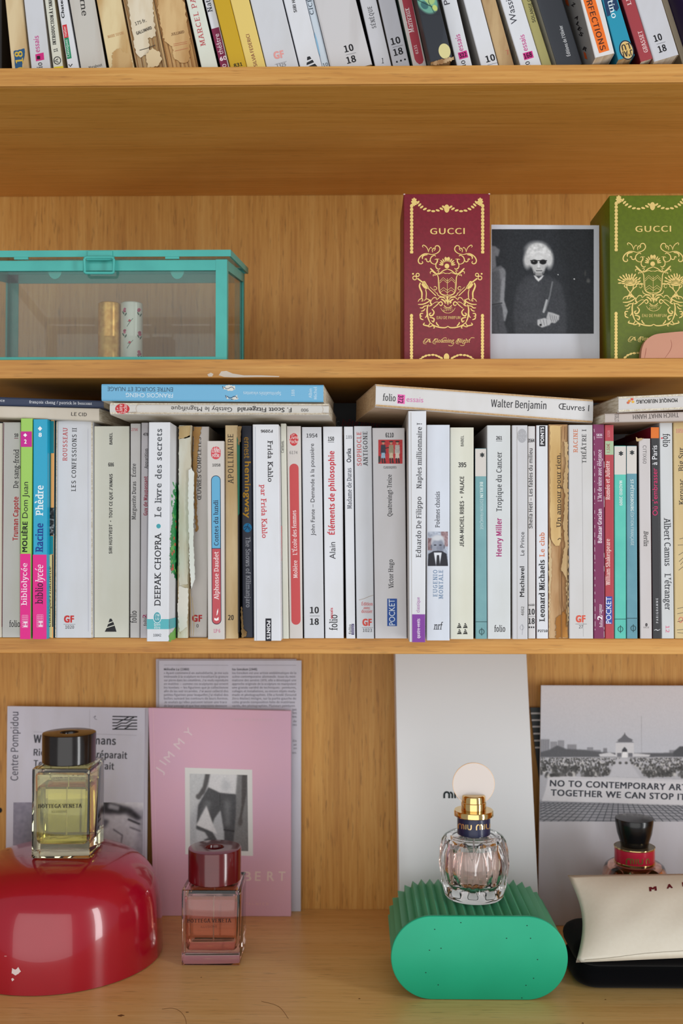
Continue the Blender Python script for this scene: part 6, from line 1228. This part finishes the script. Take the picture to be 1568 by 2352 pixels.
lathe_obj('perfume', lq, BX, BY, glass('pink_perfume', (250, 218, 208), 1.36), mb_t, 64)
lathe_obj('dip_tube', [(.0007, bz + .012), (.0007, bz + .0545)], BX, BY, flat((232, 226, 222), .4), mb_t, 8)
GOLDM = flat((234, 200, 136), .08, metal=1.0)
zc = bz + .0607 * SQ
NAVY = flat((22, 28, 66), .35, coat=.2)
lathe_obj('navy_collar', [(0, zc), (.0150, zc), (.0154, zc + .0004), (.0154, zc + .0166), (0, zc + .0166)], BX, BY, NAVY, mb_t, 64)
fm = cyl_map(BX, BY, .0154); mb = MB(); miu(mb, 1051, 1903, 33, 12, fm, 2.6, .12); miu(mb, 1093, 1907, 34, 12.5, fm, 2.6, -.10); mb.build('gold_lettering', flat((230, 196, 140), .2, metal=.8), mb_t, fix=False)
zc += .0167; lathe_obj('gold_ring', [(0, zc), (.0178, zc), (.0184, zc + .0006), (.0184, zc + .0048), (.0179, zc + .0055), (0, zc + .0055)], BX, BY, GOLDM, mb_t, 64)
zc += .0056; lathe_obj('gold_cap', [(0, zc), (.0116, zc), (.0117, zc + .0068), (.0115, zc + .0072), (.0111, zc + .0074), (.0109, zc + .0126), (.0100, zc + .0138), (0, zc + .0140)], BX, BY, GOLDM, mb_t, 64)
dz = atY(1086, 1800, BY).z
for nm, r, y0_, y1_, m in (('disc_stopper', .0193, BY - .0011, BY + .0011, flat((226, 216, 210), .3, coat=.3)), ('gold_rim', .0197, BY - .0008, BY + .0008, flat((214, 178, 140), .25, metal=.8))):
    mb = MB(); mb.extrude([(BX + r * math.cos(R(5 * i)), y0_, dz + r * math.sin(R(5 * i))) for i in range(72)], (0, y1_ - y0_, 0)); mb.build(nm, m, mb_t, smooth=40)
# ---------------------------------------------------------------- leaflets and books leaning on the back panel
def leaner(name, label, cat, corners, th, mats, group=None):
    """corners TL,TR,BR,BL as (px, py or None, Y); None: stands on the board"""
    q = []
    for px, py, Y in corners:
        if py is None:
            yy = project((0, Y, .0003))[1]; v = atY(px, yy, Y); v.z = .0003
        else: v = atY(px, py, Y)
        q.append(v)
    q[2] = quad_map(q[0], q[1], q[3])(*project(q[2]))            # keep the sheet flat
    t = thing(name, label, cat, (q[2] + q[3]) / 2, group)
    n = (q[1] - q[0]).cross(q[3] - q[0]).normalized(); n = n if n.y > 0 else -n
    return t, q, n, quad_map(q[0], q[1], q[3])
def slab(t, q, n, th, name, mat, off=0.0, bevel=0.0):
    mb = MB(); mb.hexa([v + n * off for v in q], [v + n * (off + th) for v in q])
    for v in mb.v: v.z = max(v.z, .0003)
    return mb.build(name, mat, t, bevel=bevel)
WP = paper((206, 208, 224), .45)
t, q, n, fm = leaner('leaflet', 'white and lilac leaflet with a dense two column text, behind the pink book', 'leaflet', [(365, 1517, .2800), (692, 1517, .2800), (690.5, None, .2765), (367, None, .2765)], .001, WP)
slab(t, q, n, .0012, 'front_sheet', WP)
q2 = [v + Vector((-.0036, 0, .0014 if i < 2 else 0)) for i, v in enumerate(q)]; q2[1].x -= .002; q2[2].x -= .002
slab(t, q2, n, .0010, 'rear_sheet', paper((190, 188, 200), .45), .0016)
GREY = (112, 110, 124)
lines(t, 'rule', [[(376.5, 1527.5), (524, 1528)], [(533, 1527.5), (680, 1528)]], .8, fm, (150, 150, 164))
L1 = ['Mélodie Lu (1980)', "« Ayant commencé en autodidacte, je me suis", "intéressée à la sculpture en travaillant la gravure", "sur pierre dans les cimetières. J'ai voulu reproduire", "en matière — comme ces sculptures qui ornent", "les tombes — les figurines que je collectionne", "afin de les voir incarnées. J'ai aussi collecté des", "petites figurines pour lesquelles j'ai réalisé des", "boîtes suivant les contours de leurs formes.", "Je voulais qu'elles puissent laisser une trace", "de leur passage et que leur empreinte demeure"]
L2 = ['Isa Genzken (1948)', "Isa Genzken est une artiste emblématique de la", "scène contemporaine allemande. Issue du mini-", "malisme des années 1970, elle a développé une", "approche originale de la sculpture en manipulant", "une grande variété de techniques : peintures,", "collages et installations, ou encore objets ready-", "made et photographies. Elle a fondé (Ground", "Zero Atelier) intègre, sur la partie gauche de", "cette grande composition faite de matériaux", "variés, des photographies. Plusieurs peintures"]
for L, xa, xb in ((L1, 376.5, 524), (L2, 533, 680)):
    for i, s in enumerate(L):
        y = 1539.8 + i * 8.37
        put_text(t, 'heading' if i == 0 else 'text_line', s, 'condb' if i == 0 else 'cond', (70, 68, 80) if i == 0 else GREY, (xa, y), (xa + (xb - xa) * (.39 if i == 0 else 1 if i not in (9, 10) else .98), y), 5.0, fm)
for i, (y, w) in enumerate(((1632, 9), (1640, 8), (1648.5, 9), (1659, 7), (1667, 8), (1704, 8), (1713, 6), (1721, 6), (1731, 9))):
    put_text(t, 'text_line', ('ques', 'les', 'tures', 'de', 'res', 'ils', 'et', 'on', 'ues.')[i], 'cond', GREY, (680 - w, y), (681, y), 5, fm)
# pink book
PINKM = noisy((226, 178, 196), (214, 176, 206), 5, (1, 1, 1), .42, .35, .7)
t, q, n, fm = leaner('paperback', 'pale pink softcover book with a black and white photo of jeans', 'book', [(342, 1626, .2690), (668, 1633, .2690), (668, None, .2610), (354, None, .2610)], .005, PINKM)
slab(t, q, n, .0005, 'front_cover', PINKM); slab(t, [q[0] + Vector((.0006, 0, -.0004)), q[1] + Vector((-.001, 0, -.0004)), q[2] + Vector((-.001, 0, .0002)), q[3] + Vector((.0006, 0, .0002))], n, .0042, 'pages', page_white, .0006); slab(t, q, n, .0005, 'rear_cover', PINKM, .0049)
mb = MB(); mb.hexa([q[0] - Vector((.0005, 0, 0)), q[0], q[3], q[3] - Vector((.0005, 0, 0))], [v + n * .0054 for v in (q[0] - Vector((.0005, 0, 0)), q[0], q[3], q[3] - Vector((.0005, 0, 0)))]); mb.build('spine', PINKM, t)
lines(t, 'hinge_groove', [[(351.5, 1628), (361, 2100)]], 1.0, fm, (236, 198, 212))
for ch, x, y, a in (('J', 371, 1778, -58), ('I', 381, 1758, -56), ('M', 389.5, 1752, -52), ('M', 412, 1722, -50), ('Y', 435, 1695, -48)):
    w = 8 if ch in 'JI' else 20 if ch == 'M' else 17
    if ch == 'I': w = 3
    d = Vector((math.cos(R(a)), math.sin(R(a)))); put_text(t, 'title', ch, 'sans', (232, 214, 222), (x, y), (x + d.x * w, y + d.y * w), 19, fm)
[put_text(t, 'title', ch, 'sansb', (238, 216, 212), (x0, 2023), (x1, 2023.5), 21, fm) for ch, x0, x1 in (('G', 489, 507), ('I', 517, 521), ('L', 533, 546), ('B', 559, 577), ('E', 585, 598), ('R', 613, 629), ('T', 639, 655))]; put_text(t, 'subtitle', 'LAURENT DE PANTHÉ', 'wide', (220, 196, 206), (530, 1655), (628, 1656), 5, fm); put_text(t, 'publisher', 'ÉDITIONS DU PALMIER', 'wide', (232, 190, 194), (470, 2078), (616, 2079), 6, fm)
poly(t, 'white_frame', [(424.5, 1763), (579, 1768), (581, 1966), (425.5, 1962)], fm, (226, 230, 230), .00008)
p = Pic(435.5, 569, 1777, 1954, .85, (176, 182, 188))
p.poly([(435, 1777), (475, 1777), (460, 1840), (435, 1880)], (196, 202, 206), 4); p.poly([(540, 1777), (569, 1777), (569, 1954), (520, 1954)], (120, 122, 124), 5)
p.poly([(472, 1777), (483, 1777), (478, 1800), (470, 1822), (456, 1836), (452, 1830), (466, 1806)], (82, 82, 84), 1); p.ell(456, 1830, 6, 6, (92, 92, 94), .4)
p.poly([(556, 1777), (567, 1777), (566, 1820), (556, 1868), (552, 1890), (548, 1884), (554, 1850)], (74, 72, 72), 1); p.ell(551, 1886, 5, 10, (88, 86, 86), .4, 8)
p.poly([(484, 1777), (545, 1777), (541, 1823), (505, 1821), (478, 1810)], (214, 218, 222), 1); p.poly([(514, 1785), (530, 1800), (526, 1815), (508, 1815)], (190, 196, 202), 3)
p.poly([(479, 1808), (505, 1820), (542, 1823), (541, 1870), (536, 1920), (533, 1954), (514, 1954), (514, 1910), (506, 1860), (492, 1880), (484, 1905), (498, 1930), (500, 1954), (478, 1954), (466, 1925), (450, 1905), (455, 1850), (466, 1830)], (74, 76, 80), 1)
p.poly([(516, 1835), (528, 1840), (526, 1900), (518, 1895)], (120, 124, 128), 4); p.poly([(472, 1838), (486, 1842), (470, 1890), (458, 1880)], (106, 110, 114), 3)
p.poly([(474, 1850), (486, 1885), (498, 1916), (480, 1908), (450, 1896)], (214, 218, 222), 1); p.poly([(450, 1905), (470, 1912), (478, 1925), (452, 1935)], (190, 196, 202), 1.2); p.line([(514, 1905), (536, 1908)], 3, (44, 44, 48), 2); p.line([(505, 1822), (505, 1850)], 1.5, (50, 50, 54), 1); p.noise(3, .8)
p.put(t, 'photo_print', fm, .00016, [(435.5, 1777), (568, 1780), (570, 1955), (436.5, 1952)])
# museum leaflet
t, q, n, fm = leaner('leaflet', 'white museum leaflet with bold black heading behind the yellow bottle', 'leaflet', [(17, 1622, .2725), (341, 1626, .2725), (336, None, .2650), (12, None, .2650)], .002, WP)
slab(t, q, n, .0022, 'sheet', WP)
lines(t, 'fold', [[(334, 1628), (330, 2080)]], 2.2, fm, (190, 188, 206)); lines(t, 'fold', [[(206, 1630), (207, 1900)]], .8, fm, (188, 188, 200))
T_(t, fm, [('side_title', 'Centre Pompidou', 'cond', (84, 84, 100), 'p', (41.5, 1793), (42.5, 1635), 17), ('heading', 'Wolfgang Tillmans', 'condb', (62, 64, 74), 'p', (77, 1706), (266, 1711), 18), ('heading', "Rien ne nous y préparait", 'condb', (62, 64, 74), 'p', (77, 1735.5), (292, 1743), 15), ('heading', 'Tout nous y préparait', 'condb', (62, 64, 74), 'p', (77, 1761), (262, 1768), 15)])
lines(t, 'rule', [[(77, 1681), (314, 1689)]], .9, fm, (170, 170, 184)); lines(t, 'pencil_mark', [[(214, 1648), (220, 1644), (217, 1650), (223, 1653)]], 1, fm, (110, 110, 124), smooth=3)
S = [[(258, 1645.5), (315, 1646.5)], [(258, 1652.5), (284, 1653), (296, 1646.5)], [(258, 1660), (270, 1660), (282, 1653.5), (296, 1653.5), (308, 1647)], [(258, 1667), (268, 1667), (278, 1661), (290, 1661), (302, 1654), (315, 1654)],
     [(263, 1674), (277, 1667.5), (292, 1667.5), (303, 1661), (315, 1661)], [(286, 1674), (297, 1668), (315, 1668)], [(258, 1674.5), (315, 1675)]]
lines(t, 'museum_mark', S, 2.6, fm, (30, 32, 40))
p = Pic(30, 330, 1842, 1985, .5, (168, 168, 182)); p.poly([(30, 1842), (120, 1842), (110, 1985), (30, 1985)], (140, 138, 158), 8); p.poly([(60, 1870), (190, 1850), (230, 1900), (160, 1985), (70, 1985)], (110, 112, 120), 10)
p.poly([(232, 1835), (330, 1835), (330, 1860), (260, 1845)], (216, 218, 228), 2); p.poly([(236, 1838), (300, 1856), (326, 1878), (318, 1884), (262, 1870), (238, 1868)], (52, 52, 60), 1.5); p.poly([(250, 1845), (275, 1852), (272, 1862), (248, 1856)], (170, 172, 184), 1); p.poly([(238, 1876), (290, 1868), (320, 1890), (310, 1960), (270, 1985), (238, 1950)], (206, 208, 220), 2); p.line([(296, 1882), (320, 1892)], 4, (50, 50, 58), 2); p.line([(300, 1900), (322, 1908)], 3, (110, 110, 122), 2); p.line([(262, 1905), (282, 1918), (278, 1945)], 2, (90, 90, 104), 2); p.poly([(236, 1880), (252, 1884), (240, 1905)], (90, 92, 104), 1.5); p.poly([(236, 1930), (262, 1940), (300, 1950), (296, 1970), (236, 1952)], (150, 152, 166), 3); p.noise(4, 1.2)
p.put(t, 'photo_print', fm, .0001, [(31, 1843), (329, 1843), (327, 1985), (29, 1985)])
# tall white carton
t, q, n, fm = leaner('perfume_carton', 'tall plain white carton leaning behind the green plinth', 'box', [(906.5, 1440, .2400), (1206, 1446, .2560), (1240, None, .2180), (919, None, .1960)], .012, None)
for v in q[:2]: v.z = .3095
fm = quad_map(q[0], q[1], q[3])
cm = flat((218, 222, 226), .4); slab(t, q, n, .012, 'carton', cm, bevel=.0006)
mb = MB(); miu(mb, 1018.5, 1833.5, 47, 15, fm, 4.2); miu(mb, 1077, 1833.5, 47, 15, fm, 4.2); mb.build('lettering', ink((22, 34, 38)), t, fix=False)
# striped dark booklet behind the poster
t, q, n, fm = leaner('booklet', 'dark booklet with thin white stripes glimpsed beside the white carton', 'booklet', [(1217, 1625, .2805), (1420, 1625, .2805), (1420, None, .2770), (1275, None, .2770)], .001, None)
slab(t, q, n, .0014, 'cover', flat((36, 46, 50), .5))
lines(t, 'white_stripe', [[(1217 + (y - 1625) * .12, y), (1420, y)] for y in (1638.5, 1654, 1669, 1685, 1701, 1717)], 4, fm, (206, 206, 208))
# poster booklet
t, q, n, fm = leaner('booklet', 'large white booklet with a black and white photo of a square and protest banner', 'booklet', [(1242, 1574, .2700), (1650, 1575, .2700), (1650, None, .2380), (1235, None, .2380)], .002, None)
slab(t, q, n, .0020, 'cover', paper((198, 198, 206), .4))
p = Pic(1241, 1600, 1576, 1887, .85, (212, 211, 217))
Y = p.Y
g = np.clip((p.Y - 1590) / 120, 0, 1)[..., None]; p.a = p.a * (1 - g) + np.array((190, 194, 204.)) * g
rnd = random.Random(8)
for x0, x1, y0 in ((1240, 1262, 1698), (1264, 1280, 1703), (1281, 1296, 1700), (1303, 1324, 1710), (1348, 1362, 1716), (1385, 1394, 1718), (1536, 1560, 1722), (1340, 1380, 1722)):
    p.poly([(x0, y0), (x1, y0), (x1, 1735), (x0, 1735)], rnd.choice(((140, 142, 150), (150, 152, 160), (130, 132, 140))), .6)
    for k in range(4): p.line([(x0 + (x1 - x0) * (k + .5) / 4, y0 + 2), (x0 + (x1 - x0) * (k + .5) / 4, 1734)], .9, (112, 114, 122), 1, .6)
p.poly([(1241, 1728), (1262, 1722), (1280, 1712), (1300, 1720), (1340, 1722), (1380, 1727), (1420, 1730), (1600, 1728), (1600, 1745), (1241, 1745)], (84, 86, 92), .9); p.poly([(1545, 1727), (1560, 1714), (1600, 1712), (1600, 1740), (1545, 1740)], (70, 72, 78), .8)
p.poly([(1241, 1739), (1600, 1738), (1600, 1850), (1241, 1850)], (174, 176, 184), .8)
for k in range(1300):
    t_ = rnd.random() ** 1.7; y = 1741 + 42 * t_; x = rnd.uniform(1241, 1600); cxw = 8 + (y - 1741) * .95
    if abs(x - 1434) < cxw: continue
    s = 1.0 + 2.2 * t_; p.ell(x, y, s * 1.1, s * 1.4, rnd.choice((50, 62, 76, 96, 200)), .4, 0, .8)
for x, y, s in ((1248, 1766, 9), (1275, 1762, 9), (1320, 1765, 11), (1354, 1777, 12), (1396, 1774, 11), (1490, 1776, 12), (1532, 1776, 12), (1565, 1764, 10), (1590, 1786, 8), (1418, 1781, 5)):
    p.ell(x, y, s, s * .62, 62, .3)
    for k in range(8): p.ell(x + rnd.uniform(-s, s), y + rnd.uniform(-s * .5, s * .5), 1.6, 1.8, rnd.choice((40, 90, 130)), .4)
p.poly([(1416, 1742), (1440, 1742), (1470, 1785), (1396, 1785)], (188, 190, 198), 1)
for x in (1396, 1410, 1424, 1438, 1452): p.ell(x, 1752, 3.4, 3, 70, .4)
p.poly([(1413.5, 1706), (1455, 1706), (1455, 1738), (1413.5, 1738)], (206, 208, 214), .5); p.poly([(1375, 1732), (1400, 1728), (1412, 1733), (1460, 1730), (1493, 1733), (1490, 1738), (1378, 1738)], (204, 206, 212), .6)
p.poly([(1413, 1705), (1420, 1702), (1417, 1700), (1426, 1694), (1432, 1687), (1434, 1683), (1436, 1687), (1443, 1694), (1453, 1699), (1450, 1702), (1456, 1705)], (104, 106, 114), .5); p.line([(1434, 1690), (1434, 1683)], 1.2, 90, .8); p.poly([(1428, 1738), (1428, 1722), (1434, 1715), (1440, 1722), (1440, 1738)], (60, 62, 70), .5); p.poly([(1427, 1740), (1429, 1727), (1440, 1727), (1441, 1740)], (232, 234, 238), .5); p.poly([(1417, 1738), (1417, 1729), (1427, 1729), (1427, 1738)], (110, 112, 120), .5); p.poly([(1442, 1738), (1442, 1729), (1452, 1729), (1452, 1738)], (110, 112, 120), .5)
p.line([(1472, 1645), (1473, 1730)], .8, (150, 152, 160), 1)
p.poly([(1241, 1836), (1600, 1846), (1600, 1887), (1241, 1887)], (150, 152, 160), .6)
for k in range(-14, 46): p.line([(1420 + (k - 10) * 10.5, 1844), (1420 + (k - 10) * 17.5, 1889)], 1.5, (52, 56, 64), 1)
for k in range(8): yy = 1846 + 40 * (k / 7.0) ** 1.3; p.line([(1241, yy - 4), (1600, yy + 3)], 1.1, (66, 70, 78), 1)
p.poly([(1260, 1785), (1300, 1783), (1420, 1786), (1600, 1792), (1600, 1850), (1480, 1847), (1380, 1843), (1246, 1839), (1254, 1815)], (206, 207, 213), .7); p.line([(1300, 1787), (1420, 1789), (1600, 1795)], 1, (180, 182, 190), 1); p.ell(1270, 1780, 7, 3.4, 50, .3)
p.noise(1.2, .8)
p.put(t, 'photo_print', fm, .0001, [(1242.5, 1576), (1600, 1577), (1600, 1887), (1238.5, 1887)])
T_(t, fm, [('banner_lettering', 'NO TO CONTEMPORARY ART', 'sansx', (56, 60, 70), 'p', (1262, 1806), (1578, 1816), 14), ('banner_lettering', 'TOGETHER WE CAN STOP IT', 'sansx', (56, 60, 70), 'p', (1264, 1827.5), (1574, 1838), 14)], .0002)
# ---------------------------------------------------------------- bottle with black stopper behind the pouch
cc = atY(1457, 1985, .190); CX, CY = cc.x, .190
t = thing('perfume_bottle', 'rosy perfume bottle with black stopper and pink neck band behind the white pouch', 'perfume bottle', (CX, CY, .0004))
lathe_obj('glass_body', [(0, .0004), (.028, .0004), (.031, .004), (.0325, .03), (.0324, .064), (.0312, .073), (.0286, .0785), (.0245, .0812), (.0205, .0818), (.012, .0818), (.0118, .0765), (.024, .074), (.0275, .064), (.027, .02), (.022, .01), (0, .009)], CX, CY, glass('rosy_glass', (238, 186, 166), 1.46), t, 64)
lathe_obj('perfume', [(0, .0095), (.021, .0104), (.0266, .0205), (.0270, .062), (.0235, .071), (0, .0712)], CX, CY, glass('rosy_perfume', (214, 140, 116), 1.36), t, 48)
lathe_obj('neck_band', [(0, .0820), (.0196, .0820), (.0198, .0826), (.0198, .0970), (0, .0970)], CX, CY, flat((188, 22, 58), .3, coat=.3), t, 64)
for z in (.0820, .0964): lathe_obj('gold_ring', [(.0197, z), (.0203, z + .0001), (.0204, z + .0006), (.0203, z + .0012), (.0197, z + .0013)], CX, CY, GOLDM, t, 64)
lathe_obj('neck_plate', [(0, .0971), (.0197, .0971), (.0194, .0976), (.013, .0980), (0, .0980)], CX, CY, flat((150, 138, 112), .3, metal=.7), t, 64)
lathe_obj('stopper', [(0, .0981), (.0132, .0981), (.0136, .0986), (.0142, .1015), (.0172, .111), (.0186, .1195), (.0190, .1250), (.0186, .1257), (.010, .1266), (0, .1269)], CX, CY, flat((14, 14, 16), .22), t, 64)
fm = cyl_map(CX, CY, .0198); mb = MB(); miu(mb, 1437, 1985, 41, 13, fm, 3.0, .02); stroke(mb, [(1484, 1985), (1484, 1976), (1487, 1973), (1490, 1976), (1490, 1984)], 2.2, fm, .00015, 1.0, 3); mb.build('gold_lettering', flat((134, 120, 60), .3, metal=.6), t, fix=False)
# ---------------------------------------------------------------- black velvet case and white pouch
vx0 = atY(1311, 2200, .10).x; vx1 = vx0 + .215
VEL = flat((6, 7, 11), .95, spec=.1); VEL.node_tree.nodes['Principled BSDF'].inputs['Sheen Weight'].default_value = .06
t = thing('glasses_case', 'black velvet rounded case lying under the white pouch', 'case', ((vx0 + vx1) / 2, .118, .0004))
def pillow(z0, z1, rr):
    mb = MB(); K_ = [(0, 1.0)]
    rings = []
    for k in range(9):
        a = -90 + 180 * k / 8; zc_ = (z0 + z1) / 2 + (z1 - z0) / 2 * math.sin(R(a)); inset = rr * (1 - math.cos(R(a)))
        ring = []
        hx, hy = (vx1 - vx0) / 2 - inset, .040 - inset; r = max(.004, .020 - inset * .6)
        for (sx, sy, a0) in ((1, 1, 0), (-1, 1, 90), (-1, -1, 180), (1, -1, 270)):
            for i in range(7):
                q_ = R(a0 + 90 * i / 6); ring.append(((vx0 + vx1) / 2 + sx * (hx - r) + r * math.cos(q_), .117 + sy * (hy - r) + r * math.sin(q_), zc_))
        rings.append(ring)
    n = len(rings[0]); mb.add([p_ for r_ in rings for p_ in r_], [(k * n + i, k * n + (i + 1) % n, (k + 1) * n + (i + 1) % n, (k + 1) * n + i) for k in range(8) for i in range(n)] + [tuple(range(n))[::-1], tuple(8 * n + i for i in range(n))])
    return mb
pillow(.0004, .0195, .010).build('case_base', VEL, t, smooth=60); pillow(.0200, .0400, .009).build('case_lid', VEL, t, smooth=60)
pw = thing('pouch', 'cream white leather pouch with dark red letters leaning on the black case', 'pouch', tuple(atY(1500, 2180, .09)))
C4 = [atY(1303, 2010, .134), atY(1790, 2004, .134), atY(1800, 2190, .058), atY(1322, 2211, .058)]
nn = (C4[1] - C4[0]).cross(C4[3] - C4[0]).normalized(); nn = nn if nn.y < 0 else -nn
U, V_ = 40, 20; mb = MB(); vs = []; fs_ = []
for side in (1, -1):
    base = len(vs)
    for j in range(V_ + 1):
        for i in range(U + 1):
            a, b_ = i / U, j / V_
            pinch = .012 * (math.sin(math.pi * b_) ** 1) * (1 - a) ** 6 * .8
            top = .006 * math.sin(math.pi * a) * (1 - b_) ** 4 * -1
            p0 = (C4[0] * (1 - a) + C4[1] * a) * (1 - b_) + (C4[3] * (1 - a) + C4[2] * a) * b_
            f_ = (1 - abs(2 * a - 1) ** 5) * (1 - abs(2 * b_ - 1) ** 2.6)
            p0 = p0 + Vector((pinch, 0, 0)) + nn * (side * (.0125 if side > 0 else .003) * f_)
            if side > 0: p0 = p0 + nn * (.0012 * f_ * math.sin(a * 23 + b_ * 5) * math.sin(b_ * 7 + 1) * .5)
            vs.append(p0)
    for j in range(V_):
        for i in range(U):
            k = base + j * (U + 1) + i; fs_.append((k, k + 1, k + U + 2, k + U + 1))
mb.add(vs, fs_)
po = mb.build('pouch_body', noisy((226, 221, 206), (222, 216, 200), 300, (1, 1, 1), .5, .3, .8, bump=.03), pw, smooth=True, fix=False)
bm = bmesh.new(); bm.from_mesh(po.data); bmesh.ops.remove_doubles(bm, verts=bm.verts, dist=2e-5); bmesh.ops.recalc_face_normals(bm, faces=bm.faces); bm.to_mesh(po.data); bm.free()
fp = bvh_map(po)
for ch, x0, y0_, x1, y1_, h in (('M', 1491, 2048, 1508, 2046, 9), ('A', 1531, 2042, 1544.5, 2040, 9), ('R', 1567, 2037, 1580, 2035, 9), ('N', 1604, 2032, 1618, 2030, 9), ('I', 1640, 2028, 1645, 2027, 9)): put_text(pw, 'lettering', ch, 'black', (104, 18, 34), (x0, y0_), (x1, y1_), h, fp, .0003)
lines(pw, 'seam', [[(1322, 2207), (1400, 2200), (1480, 2190), (1567, 2184), (1640, 2180)]], 1.0, fp, (150, 142, 124), .0002, smooth=3)
# the curve used to read glyph outlines is not part of the scene
bpy.data.objects.remove(_to)
